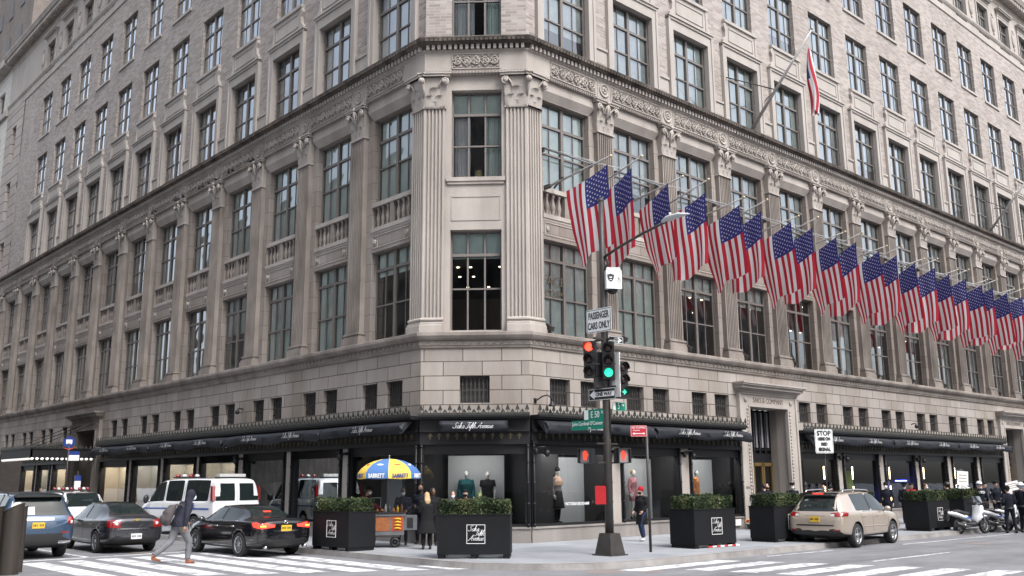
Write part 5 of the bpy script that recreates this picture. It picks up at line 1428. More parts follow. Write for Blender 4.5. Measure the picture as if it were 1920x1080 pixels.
class Car:
    def __init__(s, label, cat, name, loc, rz, pm, stations, glass_side, glass_top, wb, track, wr, arch, style, group=None, black_side=(), gmat='carglass', low=.35, sub=2, wheelw=.22):
        """stations: (x, wmid, zbot, zbelt, wbelt, ztop, wtop). glass_* : sets of station-cell indices"""
        s.t = thing(name, label, cat, loc, rz, group)
        s.st = stations
        bm = bmesh.new(); rows = []; cl = bm.edges.layers.float.new('crease_edge'); cv = bm.verts.layers.float.new('crease_vert')
        for (x, wm, zb, zl, wl, zt, wt) in stations:
            zm = zb+(zl-zb)*.55
            half = [(0,zb),(wm*.80,zb),(wm*.96,zb+.09),(wm,zm),(wl,zl),(wl-.035,zl+.03),(wt,zt-.06),(wt-.10,zt-.008),(0,zt)]
            ring = [bm.verts.new((x,y,z)) for y,z in half] + [bm.verts.new((x,-y,z)) for y,z in half[-2:0:-1]]
            rows.append(ring)
        n = len(rows[0])
        lay = {}
        for i in range(len(rows)-1):
            for j in range(n):
                f = bm.faces.new((rows[i][j], rows[i][(j+1)%n], rows[i+1][(j+1)%n], rows[i+1][j]))
                jj = j if j < 8 else n-1-j
                f.smooth = True; f.material_index = 0
                if jj in (0,1): f.material_index = 2
                if jj == 5 and i in glass_side: f.material_index = 1
                if jj == 5 and i in black_side: f.material_index = 2
                if jj == 7 and i in glass_top: f.material_index = 1
        bm.faces.new(rows[0]); bm.faces.new(rows[-1][::-1])
        bmesh.ops.recalc_face_normals(bm, faces=bm.faces)
        for f in bm.faces:
            if f.material_index == 1:
                for e in f.edges:
                    if any(g.material_index != 1 for g in e.link_faces): e[cl] = .92; e.verts[0][cv] = .8; e.verts[1][cv] = .8
        for i in range(len(rows)):
            for j in (2, n-2):
                e = bm.edges.get((rows[i][j], rows[i-1][j])) if i else None
                if e: e[cl] = .5
        me = bpy.data.meshes.new('b'); bm.to_mesh(me); bm.free()
        for m in (pm, M[gmat], M['trim'], M['well']): me.materials.append(m)
        o = bpy.data.objects.new('tmp', me); col.objects.link(o)
        md = o.modifiers.new('s', 'SUBSURF'); md.levels = sub; md.render_levels = sub
        c = MB(); c.mi = 3
        for x in (0, wb):
            for sg in (-1, 1):
                c.lathe([(arch, sg*(track/2-.16) if sg > 0 else sg*(track/2+.3)), (arch, sg*(track/2+.3) if sg > 0 else sg*(track/2-.16))], 32, (x,0,wr+.02), 'y')
        cm = c.mesh('c', [M['well']]*4); cbm = bmesh.new(); cbm.from_mesh(cm); bmesh.ops.recalc_face_normals(cbm, faces=cbm.faces); cbm.to_mesh(cm); cbm.free()
        co_ = bpy.data.objects.new('tmpc', cm); col.objects.link(co_)
        bo = o.modifiers.new('b', 'BOOLEAN'); bo.object = co_; bo.operation = 'DIFFERENCE'; bo.solver = 'EXACT'
        res = evalmesh(o)
        if len(res.polygons) < 200:
            o.modifiers.remove(bo); res = evalmesh(o)
        bpy.data.objects.remove(o); bpy.data.objects.remove(co_)
        bm = bmesh.new(); bm.from_mesh(res)
        s.bvh = BVHTree.FromBMesh(bm)
        g = bm.copy()
        bmesh.ops.delete(bm, geom=[f for f in bm.faces if f.material_index == 1], context='FACES')
        bmesh.ops.delete(g, geom=[f for f in g.faces if f.material_index != 1], context='FACES')
        bm.to_mesh(res); bm.free(); res.name = 'body'
        s.body = link('body', res, s.t)
        # glass islands -> one window part each
        seen = set(); g.faces.ensure_lookup_table(); isl = []
        for f in g.faces:
            if f.index in seen: continue
            stack = [f]; comp = []; seen.add(f.index)
            while stack:
                q = stack.pop(); comp.append(q)
                for e in q.edges:
                    for h in e.link_faces:
                        if h.index not in seen: seen.add(h.index); stack.append(h)
            isl.append(comp)
        for comp in isl:
            b = MB(); b.smooth = True; mp = {}
            for f in comp:
                for v in f.verts:
                    if v.index not in mp: mp[v.index] = b.addv(v.co - v.normal*.004)
                b.face([mp[v.index] for v in f.verts])
            b.build('window', M[gmat], s.t)
        g.free()
        ty, rm_ = wheel_mesh(wr, wheelw, style)
        for x in (0, wb):
            for sg in (-1, 1):
                w = link('wheel', ty, s.t, (x, sg*(track/2), wr), 0 if sg < 0 else pi)
                link('rim', rm_, w)
    def ray(s, p, d):
        h = s.bvh.ray_cast(Vector(p), Vector(d)); return h[0], h[1]
    def patch(s, axis, c, m, name='panel', off=.006, n=6, parent=None):
        """c: 4 corners; axis 'rear' (y,z), 'front' (y,z), 'left'/'right' (x,z)"""
        b = MB(); b.smooth = True; g = []
        for i in range(n+1):
            row = []
            for j in range(n+1):
                u, v = i/n, j/n
                p = [(c[0][k]*(1-u)+c[1][k]*u)*(1-v)+(c[3][k]*(1-u)+c[2][k]*u)*v for k in (0,1)]
                if axis == 'rear': o, d = (-6, p[0], p[1]), (1,0,0)
                elif axis == 'front': o, d = (9, p[0], p[1]), (-1,0,0)
                elif axis == 'left': o, d = (p[0], 3, p[1]), (0,-1,0)
                elif axis == 'right': o, d = (p[0], -3, p[1]), (0,1,0)
                elif axis == 'top': o, d = (p[0], p[1], 4), (0,0,-1)
                h, nn = s.ray(o, d)
                row.append(b.addv(h-Vector(d)*off) if h is not None else None)
            g.append(row)
        for i in range(n):
            for j in range(n):
                q = (g[i][j], g[i+1][j], g[i+1][j+1], g[i][j+1])
                if None not in q: b.face(q)
        return b.build(name, m, parent or s.t) if b.f else None
    def line(s, axis, pts, r, m, name='seam', off=.0):
        b = MB(); b.smooth = True; P = []
        for k in range(len(pts)-1):
            for q in range(5 if k < len(pts)-2 else 6):
                t = q/5; p = (pts[k][0]*(1-t)+pts[k+1][0]*t, pts[k][1]*(1-t)+pts[k+1][1]*t)
                if axis == 'rear': o, d = (-6, p[0], p[1]), (1,0,0)
                elif axis == 'left': o, d = (p[0], 3, p[1]), (0,-1,0)
                elif axis == 'right': o, d = (p[0], -3, p[1]), (0,1,0)
                else: o, d = (p[0], p[1], 4), (0,0,-1)
                h, nn = s.ray(o, d)
                if h is not None: P.append(h-Vector(d)*off)
        if len(P) > 1: b.tube(P, r, 5); b.build(name, m, s.t)
    def plate(s, z, m, y=0, w=.32, h=.16, txt=None):
        h0, _ = s.ray((-6, y, z), (1,0,0)); x = h0.x-.02
        b = MB(); b.box(x-.005, x+.015, y-w/2, y+w/2, z-h/2, z+h/2); o = b.build('number_plate', m, s.t)
        b = MB()
        for k in range(7):
            if k == 3: continue
            b.box(x-.008, x-.005, y-w*.38+w*.76*k/6-.012, y-w*.38+w*.76*k/6+.012, z-.03, z+.03)
        b.build('plate_characters', bpy.data.materials['sign black'], o)
    def mirror(s, x, z, yw, m):
        for sg in (-1, 1):
            b = MB(); b.smooth = True; b.ball((x, sg*(yw+.12), z), (.07,.11,.085), 8, 6); b.tube([(x+.03, sg*(yw-.03), z-.06),(x, sg*(yw+.08), z-.03)], .025, 5); b.build('wing_mirror', m, s.t)
    def handle(s, side, x, z, m):
        h, _ = s.ray((x, 3 if side == 'left' else -3, z), (0, -1 if side == 'left' else 1, 0))
        if h is not None:
            b = MB(); b.smooth = True; sg = 1 if side == 'left' else -1; b.tube([(x-.1,h.y+sg*.005,z),(x-.06,h.y+sg*.03,z),(x+.06,h.y+sg*.03,z),(x+.1,h.y+sg*.005,z)], .013, 5); b.build('door_handle', m, s.t)
    def under(s, x0, x1, w, z0, z1):
        b = MB(); b.box(x0, x1, -w, w, z0, z1); b.build('underbody', M['well'], s.t)

def sedan_st(L0=-1.08, wb=2.82, front=.95, W=.915, H=1.43, tz=1.06):
    return [(L0, W*.80, .42, .86, W*.76, .92, W*.60), (L0+.07, W*.93, .30, .94, W*.90, tz, W*.72), (L0+.45, W*.98, .24, .96, W*.955, tz+.04, W*.74), (-.22, W, .22, .965, W*.965, tz+.06, W*.73),
            (.18, W, .20, .965, W*.965, H-.14, W*.66), (.60, W, .19, .96, W*.965, H-.03, W*.63), (1.18, W, .19, .95, W*.965, H, W*.63), (1.27, W, .19, .95, W*.965, H, W*.63), (1.80, W, .19, .945, W*.965, H-.03, W*.63),
            (2.28, W, .20, .94, W*.96, H-.24, W*.68), (2.72, W, .21, .93, W*.94, .99, W*.74), (wb+.45, W*.98, .22, .82, W*.88, .88, W*.66), (wb+front-.12, W*.90, .26, .66, W*.78, .74, W*.55), (wb+front, W*.70, .34, .60, W*.60, .64, W*.40)]
SG, ST = {4,5,7,8}, {3,4,8,9}
# black mid-size sedan at the kerb
blk = paint('black car paint', (.006,.006,.008), .15)
c = Car('glossy black sedan with lit brake lamps waiting by the kerb', 'car', 'parked_car', (-4.72,3.55,0), rad(90.5), blk, sedan_st(), SG, ST, 2.82, 1.60, .34, .385, 10, black_side={6})
c.under(-.7, 3.4, .6, .22, .5)
for sg in (-1, 1):
    c.patch('rear', [(sg*.88,.97),(sg*.34,.90),(sg*.36,.83),(sg*.84,.78)], M['tail_on'], 'tail_lamp'); c.patch('left' if sg > 0 else 'right', [(-1.02,.97),(-.66,.95),(-.78,.84),(-1.02,.80)], M['tail_on'], 'tail_lamp')
    c.patch('rear', [(sg*.78,.88),(sg*.62,.88),(sg*.62,.84),(sg*.78,.84)], M['amber'], 'indicator', .012)
c.plate(.80, M['plate_y']); c.patch('rear', [(-.42,.76),(.42,.76),(.36,.70),(-.36,.70)], M['chrome'], 'trim_strip', n=4); 
b = MB(); b.smooth = True; h0, _ = c.ray((-6,0,.96), (1,0,0)); b.tube([(h0.x-.01,.06*math.cos(a),.96+.045*math.sin(a)) for a in [k*pi/6 for k in range(13)]], .010, 5); b.tube([(h0.x-.01,-.05,.975),(h0.x-.01,.05,.975)], .008, 5); b.build('emblem', M['chrome'], c.t)
c.patch('rear', [(-.80,.50),(.80,.50),(.70,.34),(-.70,.34)], M['trim'], 'bumper_insert', n=6)
c.patch('top', [(.02,-.12),(.02,.12),(.10,.12),(.10,-.12)], M['tail_on'], 'high_brake_lamp', n=2)
for sd in ('left','right'):
    c.line(sd, [(.20,.99),(1.2,.985),(2.4,.97)], .010, M['chrome'], 'window_trim', -.0); c.line(sd, [(.10,.9),(.25,.55),(.5,.25)], .004, M['well']); c.line(sd, [(1.23,.93),(1.25,.24)], .004, M['well']); c.line(sd, [(2.42,.90),(2.38,.26)], .004, M['well'])
    c.handle(sd, .42, .84, M['chrome']); c.handle(sd, 1.42, .83, M['chrome'])
c.mirror(2.15, 1.0, .90, blk)
for y in (-.62,.62):
    b = MB(); b.smooth = True; b.tube([(-1.12,y,.29),(-.95,y,.29)], .04, 8); b.build('exhaust_tip', M['chrome'], c.t)
# dark grey older sedan
gry = paint('dark grey car paint', (.028,.028,.034), .22, .3)
c = Car('dark grey sedan with round tail lamps and white plate in the middle lane', 'car', 'parked_car', (-7.08,8.25,0), rad(88.5), gry, sedan_st(-1.05, 2.85, .9, .89, 1.50, 1.10), SG, ST, 2.85, 1.56, .33, .375, 5, black_side={6})
c.under(-.7, 3.4, .6, .22, .5)
for sg in (-1, 1):
    c.patch('rear', [(sg*.86,1.0),(sg*.50,.97),(sg*.48,.76),(sg*.82,.76)], M['tail'], 'tail_lamp'); c.patch('left' if sg > 0 else 'right', [(-1.0,1.0),(-.78,1.0),(-.86,.78),(-1.0,.78)], M['tail'], 'tail_lamp')
    h0, _ = c.ray((-6, sg*.60, .87), (1,0,0)); b = MB(); b.smooth = True; b.lathe([(.055,h0.x-.01),(.03,h0.x-.02),(0,h0.x-.02)], 12, (0,sg*.60,.87), 'x'); b.build('reverse_lamp', M['lampclear'], c.t)
c.plate(.50, M['plate_w']); c.patch('rear', [(-.80,.74),(.80,.74),(.80,.715),(-.80,.715)], M['chrome'], 'trim_strip', n=6); 
b = MB(); h0, _ = c.ray((-6,0,.98), (1,0,0)); x_ = h0.x-.015
b.box(x_-.01,x_,-.09,.09,.965,1.0); b.box(x_-.01,x_,-.04,.04,.95,1.015); b.build('emblem', mat('gold emblem',(.6,.45,.15),.3,.6), c.t)
for sd in ('left','right'):
    c.line(sd, [(.20,.99),(1.2,.985),(2.4,.97)], .010, M['chrome'], 'window_trim'); c.line(sd, [(1.23,.93),(1.25,.24)], .004, M['well']); c.line(sd, [(2.42,.90),(2.38,.26)], .004, M['well']); c.handle(sd, .42, .84, gry); c.handle(sd, 1.42, .83, gry)
c.mirror(2.2, 1.0, .88, gry)
b = MB(); b.smooth = True; b.ball((.9,.25,1.12),(.13,.11,.13)); b.ball((.9,-.3,1.12),(.13,.11,.13)); b.build('headrest', M['blind_grey'], c.t)

# beige suv
bei = paint('champagne car paint', (.46,.385,.32), .3, .45)
stb = [(-1.02,.72,.50,.80,.70,.84,.58),(-.98,.87,.38,.96,.85,1.04,.76),(-.86,.90,.34,1.04,.88,1.22,.70),(-.62,.915,.32,1.06,.895,1.50,.64),(-.40,.92,.30,1.06,.90,1.62,.62),(.05,.92,.28,1.06,.90,1.665,.63),(.42,.92,.27,1.05,.90,1.675,.64),(1.10,.92,.27,1.04,.90,1.68,.64),(1.20,.92,.27,1.04,.90,1.68,.64),(1.72,.92,.27,1.03,.90,1.65,.64),(2.25,.92,.28,1.02,.90,1.36,.69),(2.68,.92,.30,1.00,.88,1.10,.74),(3.15,.91,.30,.94,.84,1.0,.68),(3.55,.84,.34,.76,.74,.84,.52),(3.68,.66,.42,.66,.58,.70,.40)]
c = Car('champagne beige sport utility car parked along the avenue kerb', 'car', 'parked_car', (9.30,-6.45,0), rad(4.0), bei, stb, {5,6,8,9}, {2,3,9,10}, 2.70, 1.58, .355, .41, 5, black_side={7}, wheelw=.23)
c.under(-.7, 3.3, .6, .28, .6)
for sg in (-1, 1):
    c.patch('rear', [(sg*.88,1.10),(sg*.50,1.04),(sg*.52,.95),(sg*.86,.93)], M['tail'], 'tail_lamp'); c.patch('left' if sg > 0 else 'right', [(-.92,1.10),(-.55,1.06),(-.62,.95),(-.95,.95)], M['tail'], 'tail_lamp')
    c.patch('rear', [(sg*.62,1.02),(sg*.50,1.01),(sg*.52,.95),(sg*.64,.95)], M['lampclear'], 'reverse_lamp', .012)
    c.patch('rear', [(sg*.80,.56),(sg*.56,.56),(sg*.58,.52),(sg*.78,.52)], M['tail'], 'reflector', n=3)
    b = MB(); b.smooth = True; b.tube([(-.30,sg*.60,1.66),(-.2,sg*.60,1.71),(.7,sg*.60,1.735),(1.5,sg*.60,1.71),(1.65,sg*.60,1.67)], .022, 6); b.build('roof_rail', M['chrome'], c.t)
c.patch('rear', [(-.72,1.10),(.72,1.10),(.56,1.48),(-.56,1.48)], M['carglass'], 'rear_window', .010, 8)
c.plate(.86, M['plate_y']); c.patch('rear', [(-.32,.97),(.32,.97),(.32,.955),(-.32,.955)], M['chrome'], 'trim_strip', n=4)
c.patch('rear', [(-.86,.70),(.86,.70),(.84,.66),(-.84,.66)], M['trim'], 'bumper_strip', n=6)
b = MB(); b.box(-.66,-.5,-.60,.60,1.60,1.64); b.build('spoiler', M['trim'], c.t); b = MB(); b.box(-.672,-.66,-.17,.17,1.60,1.635); b.build('high_brake_lamp', M['tail_on'], c.t)
for sd in ('left','right'):
    c.line(sd, [(.38,1.07),(1.2,1.065),(2.4,1.05)], .010, M['chrome'], 'window_trim'); c.line(sd, [(.28,1.0),(.45,.6),(.6,.34)], .004, M['well']); c.line(sd, [(1.15,1.02),(1.17,.34)], .004, M['well']); c.line(sd, [(2.35,1.0),(2.3,.36)], .004, M['well']); c.line(sd, [(.5,.62),(1.4,.62),(2.25,.61)], .014, bei, 'side_moulding', -.0)
    c.handle(sd, .48, .93, bei); c.handle(sd, 1.45, .92, bei)
c.mirror(2.05, 1.12, .90, bei)
# blue suv
blu = paint('slate blue car paint', (.035,.068,.12), .25, .4)
stx = [(-1.05,.74,.52,.90,.72,.94,.62),(-1.01,.92,.40,1.06,.90,1.14,.80),(-.95,.97,.36,1.14,.94,1.22,.80),(-.80,.99,.34,1.16,.955,1.56,.72),(-.62,1.0,.32,1.16,.96,1.72,.70),(.0,1.0,.30,1.15,.965,1.76,.70),(.10,1.0,.30,1.15,.965,1.76,.70),(.85,1.0,.30,1.14,.965,1.77,.70),(.95,1.0,.30,1.14,.965,1.77,.70),(1.75,1.0,.30,1.13,.96,1.76,.70),(2.2,1.0,.30,1.12,.96,1.52,.74),(2.7,1.0,.32,1.10,.94,1.20,.80),(3.3,.98,.34,1.04,.88,1.12,.74),(3.85,.90,.38,.86,.78,.94,.56),(3.98,.7,.46,.76,.6,.8,.42)]
c = Car('slate blue sport utility car seen from behind in the left lane', 'car', 'parked_car', (-9.98,7.8,0), rad(87), blu, [(p[0],p[1],p[2],p[3],p[4],p[5]*(1.04 if p[5] > 1.4 else 1),p[6]) for p in stx], {4,6,8,9}, {2,3,9,10}, 3.02, 1.70, .39, .45, 5, black_side={5,7}, wheelw=.25)
c.under(-.8, 3.6, .7, .3, .65)
c.patch('rear', [(-.76,1.20),(.76,1.20),(.66,1.60),(-.66,1.60)], M['carglass'], 'rear_window', .012, 8); c.patch('rear', [(.10,1.22),(.70,1.22),(.66,1.42),(.10,1.44)], mat('paper sheet', (.45,.47,.52), .8), 'window_sticker', .02, 3)
for sg in (-1, 1):
    c.patch('rear', [(sg*.93,1.17),(sg*.76,1.15),(sg*.76,.98),(sg*.90,.92)], M['tail'], 'tail_lamp'); c.patch('left' if sg > 0 else 'right', [(-.96,1.17),(-.60,1.14),(-.80,1.02),(-.98,.94)], M['tail'], 'tail_lamp')
    c.patch('rear', [(sg*.90,1.05),(sg*.84,1.05),(sg*.84,.97),(sg*.90,.97)], M['lampclear'], 'reverse_lamp', .014, 3)
    b = MB(); b.smooth = True; b.tube([(-.5,sg*.72,1.76),(-.4,sg*.72,1.82),(.8,sg*.72,1.84),(1.6,sg*.72,1.81),(1.75,sg*.72,1.75)], .024, 6); b.build('roof_rail', M['trim'], c.t)
    c.patch('rear', [(sg*.88,.50),(sg*.55,.50),(sg*.55,.42),(sg*.88,.42)], M['chrome'], 'exhaust_trim', .02, 3); c.patch('rear', [(sg*.82,.74),(sg*.6,.74),(sg*.6,.70),(sg*.82,.70)], M['tail'], 'reflector', .01, 3)
c.patch('rear', [(-.40,1.13),(.40,1.13),(.40,1.06),(-.40,1.06)], M['chrome'], 'name_bar', .012, 4); c.plate(.93, M['plate_y'])
c.patch('rear', [(-.92,.70),(.92,.70),(.86,.46),(-.86,.46)], M['trim'], 'bumper_insert', .006, 6)
for sd in ('left','right'): c.line(sd, [(-.5,1.17),(1.2,1.165),(2.5,1.14)], .010, M['chrome'], 'window_trim'); c.handle(sd, .3, 1.0, blu); c.handle(sd, 1.3, 1.0, blu); c.line(sd, [(.9,1.1),(.92,.4)], .004, M['well']); c.line(sd, [(2.2,1.1),(2.2,.4)], .004, M['well'])
c.patch('top', [(-.5,-.6),(1.6,-.6),(1.6,.6),(-.5,.6)], M['trim'], 'roof_panel', .006, 6)
c.mirror(2.1, 1.2, .96, blu)
b = MB(); b.box(-.9,-.68,-.62,.62,1.70,1.75); b.build('spoiler', M['trim'], c.t)

# white police van
M['pblue'] = mat('police blue stripe', (.03,.09,.35), .5)
wht = paint('white car paint', (.70,.71,.73), .3)
stv = [(-1.28,.88,.48,1.0,.86,1.06,.84),(-1.26,.97,.40,1.12,.95,1.22,.92),(-1.24,.99,.38,1.20,.975,1.60,.90),(-1.18,1.0,.38,1.22,.98,2.02,.84),(-1.0,1.0,.36,1.22,.985,2.08,.84),(-.85,1.0,.36,1.22,.985,2.09,.84),(.0,1.0,.35,1.21,.985,2.10,.84),(.75,1.0,.34,1.21,.985,2.10,.84),(.9,1.0,.34,1.20,.985,2.10,.84),(2.1,1.0,.34,1.20,.985,2.08,.84),(2.2,1.0,.34,1.20,.985,2.07,.84),(2.75,1.0,.34,1.19,.98,1.98,.82),(3.3,1.0,.36,1.17,.97,1.55,.84),(3.65,.99,.38,1.14,.92,1.24,.82),(4.1,.95,.42,1.02,.84,1.12,.72),(4.32,.80,.5,.8,.66,.9,.56)]
c = Car('white police van with red lamp bar double parked behind the black sedan', 'van', 'police_van', (-2.28,12.0,.15), rad(97), wht, stv, {5,6,8,10,11}, {11,12}, 3.45, 1.74, .37, .43, 7, sub=2, wheelw=.24)
c.under(-1.0, 3.9, .8, .35, .6)
for sg in (-1, 1):
    c.patch('rear', [(sg*.90,1.90),(sg*.10,1.90),(sg*.10,1.28),(sg*.90,1.28)], M['carglass'], 'rear_window', .012, 4)
    b = MB(); b.prism([(-1.245,1.28),(-1.10,1.28),(-1.06,1.80),(-1.19,1.80)], sg*.915, sg*.985 if sg > 0 else sg*.985); b.v = [v+Vector((-.03,0,0)) if abs(v.y) < .95 else v+Vector((0,sg*.022*1,0)) for v in b.v]; b.build('tail_lamp', M['tail'], c.t)
    sd = 'left' if sg > 0 else 'right'
    c.patch(sd, [(-1.0,1.02),(3.7,1.0),(3.7,.94),(-1.0,.96)], M['pblue'], 'stripe', .008, 16)
    c.line(sd, [(.82,2.0),(.82,.45)], .005, M['well']); c.line(sd, [(2.15,2.0),(2.15,.45)], .005, M['well']); c.line(sd, [(3.2,1.2),(3.1,.5)], .005, M['well'])
c.line('rear', [(0,2.0),(0,.6)], .006, M['well']); c.plate(.75, M['plate_w'])
text_obj('lettering', 'POLICE', .22, M['pblue'], c.t, (.3, 1.012, 1.10), pi, .002, bold=.008)
b = MB(); b.box(-1.38,-1.2,-.9,.9,.42,.58); b.build('bumper', M['trim'], c.t)
t_ = c.t
def lampbar(t, x, z, w, n=5, ph=0):
    b = MB(); b.box(x-.10, x+.10, -w, w, z, z+.05); b.build('lamp_bar', M['trim'], t)
    for k in range(n):
        b = MB(); b.smooth = True; y = -w+2*w*(k+.5)/n; b.ball((x,y,z+.09),(.085,w/n*.8,.07),8,6); b.build('beacon', M['tail'] if (k+ph) % 2 else M['lampclear'], t)
lampbar(c.t, 2.2, 2.10, .55, 4); b = MB(); b.box(-.9,-.7,-.55,.55,2.13,2.24); b.build('rear_lamp_box', M['lampclear'], c.t); b = MB(); b.box(-.95,-.65,-.6,.6,2.08,2.13); b.build('rack', M['trim'], c.t)
for sg in (-1, 1):
    b = MB(); b.smooth = True; b.ball((3.15, sg*1.16, 1.32), (.07,.12,.17), 8, 6); b.tube([(3.2,sg*.98,1.2),(3.15,sg*1.1,1.25)], .02, 5); b.build('wing_mirror', M['trim'], c.t)
# second police car, mostly hidden
c = Car('white police car with red and white beacons, half hidden behind the dark grey sedan', 'car', 'police_car', (-5.6,17.6,0), rad(92), wht, [(p[0],p[1],p[2],p[3],p[4],p[5]+.0,p[6]) for p in stx], {4,6,8,9}, {2,3,9,10}, 3.02, 1.66, .37, .43, 5, black_side={5,7})
c.patch('rear', [(-.76,1.20),(.76,1.20),(.66,1.60),(-.66,1.60)], M['carglass'], 'rear_window', .012, 8); lampbar(c.t, .5, 1.78, .72, 9, 1); c.mirror(2.1, 1.2, .96, wht)

# scooters -------------------------------------------------
M['scw'] = paint('white scooter panels', (.70,.71,.73), .3)
def scooter_parts():
    P = []
    def add(nm, b, m): P.append((nm, b.mesh(nm, m)))
    wb_ = 1.48; r = .30
    for x in (0, wb_):
        b = MB(); b.smooth = True; b.tube([(x+(r-.055)*math.cos(a), 0, r+(r-.055)*math.sin(a)) for a in [2*pi*k/22 for k in range(23)]], (.058), 8); add('wheel', b, M['tyre'])
        b = MB(); b.smooth = True; b.tube([(x+(r-.11)*math.cos(a), 0, r+(r-.11)*math.sin(a)) for a in [2*pi*k/22 for k in range(23)]], .014, 6)
        for k in range(6): a = k*pi/3; b.tube([(x,0,r),(x+(r-.11)*math.cos(a),0,r+(r-.11)*math.sin(a))], .012, 4)
        b.lathe([(.10,-.05),(.10,-.04)], 14, (x,0,r), 'y'); add('rim', b, M['rim'])
    b = MB(); b.smooth = True; b.tube([(wb_,-.08,r),(wb_-.16,-.09,.66),(wb_-.26,-.05,.86)], .028, 6); b.tube([(wb_,.08,r),(wb_-.16,.09,.66),(wb_-.26,.05,.86)], .028, 6); add('fork', b, M['rim'])
    def shell(nm, prof, m, y=None):
        b = MB(); b.smooth = True; b.tube([(p[0], 0, p[1]) for p in prof], [(p[2], p[3]) for p in prof], 12, sq=(0,1,0)); add(nm, b, m)
    shell('tail_body', [(-.62,.80,.03,.04),(-.50,.80,.11,.07),(-.25,.76,.16,.09),(.05,.68,.17,.10),(.35,.58,.16,.09),(.55,.50,.13,.07)], M['scw'])
    shell('floor_body', [(.05,.42,.12,.10),(.4,.36,.17,.09),(.75,.36,.17,.09),(1.0,.45,.12,.09)], M['trim'])
    shell('front_shield', [(.88,.38,.13,.07),(1.02,.62,.19,.08),(1.10,.82,.21,.09),(1.13,.98,.18,.09),(1.16,1.10,.08,.05)], M['scw'])
    shell('seat', [(-.38,.86,.09,.04),(-.1,.84,.14,.06),(.15,.78,.15,.06),(.42,.75,.12,.05),(.50,.72,.05,.03)], M['trim'])
    shell('front_mudguard', [(wb_-.36,.46,.05,.02),(wb_-.2,.62,.09,.03),(wb_+.02,.66,.09,.03),(wb_+.2,.56,.06,.02)], M['scw'])
    shell('engine_case', [(-.15,.34,.08,.07),(.15,.34,.10,.12),(.38,.36,.09,.10)], M['frame_dark']); 
    b = MB(); b.smooth = True; b.tube([(.45,-.18,.30),(.1,-.2,.32),(-.35,-.2,.44)], [.03,.06,.065], 10); add('exhaust', b, M['frame_dark'])
    b = MB(); b.smooth = True; b.lathe([(.0,-.24),(.06,-.24),(.07,-.2)], 12, (.08,0,.34), 'y'); add('cover_disc', b, M['chrome'])
    b = MB(); b.smooth = True; b.tube([(1.0,-.34,1.08),(1.08,-.2,1.1),(1.12,0,1.08),(1.08,.2,1.1),(1.0,.34,1.08)], .018, 6); b.tube([(1.06,-.22,1.1),(1.08,-.3,1.26)], .008, 4); b.tube([(1.06,.22,1.1),(1.08,.3,1.26)], .008, 4); b.ball((1.08,-.32,1.29),(.02,.06,.04),6,5); b.ball((1.08,.32,1.29),(.02,.06,.04),6,5); add('handlebar', b, M['trim'])
    b = MB(); b.smooth = True; b.ball((1.22,0,.90),(.05,.10,.07),8,6); add('headlamp', b, M['lampclear'])
    b = MB(); b.smooth = True; g = [[b.addv((1.17-.14*j/3-.03*(i-2)**2/4+.0, (i-2)*.085*(1-.15*j/3), 1.08+.30*j/3)) for j in range(4)] for i in range(5)]
    for i in range(4):
        for j in range(3): b.face((g[i][j],g[i+1][j],g[i+1][j+1],g[i][j+1]))
    add('windscreen', b, glass('scooter screen', (.7,.75,.78), 1.3))
    b = MB(); b.smooth = True; b.tube([(-.6,-.14,.86),(-.72,-.1,.9),(-.72,.1,.9),(-.6,.14,.86)], .014, 5); b.smooth = False; b.box(-.74,-.72,-.1,.1,.55,.72); b.box(-.66,-.6,-.02,.02,.5,.85); add('rear_rack', b, M['frame_dark'])
    b = MB(); b.box(.10,.5,-.178,-.172,.60,.64); add('stripe', b, mat('scooter blue stripe', (.06,.12,.40), .5))
    return P
sp_ = scooter_parts()
for lb, x, y, rz, lean in (('white police scooter parked nearest the camera, whole in view', 18.1, -6.72, rad(-14), .06), ('white police scooter parked just behind the nearest one', 18.85, -6.45, rad(-15), .07), ('white police scooter half hidden behind the officer with bare hands', 20.5, -6.95, rad(-22), .07), ('white police scooter at the right edge between two officers', 21.6, -7.15, rad(-24), .06)):
    t = thing('scooter', lb, 'scooter', (x, y, 0), rz, 'police scooters parked at the kerb'); t.rotation_euler = (lean, 0, rz)
    for nm, me in sp_: link(nm, me, t)
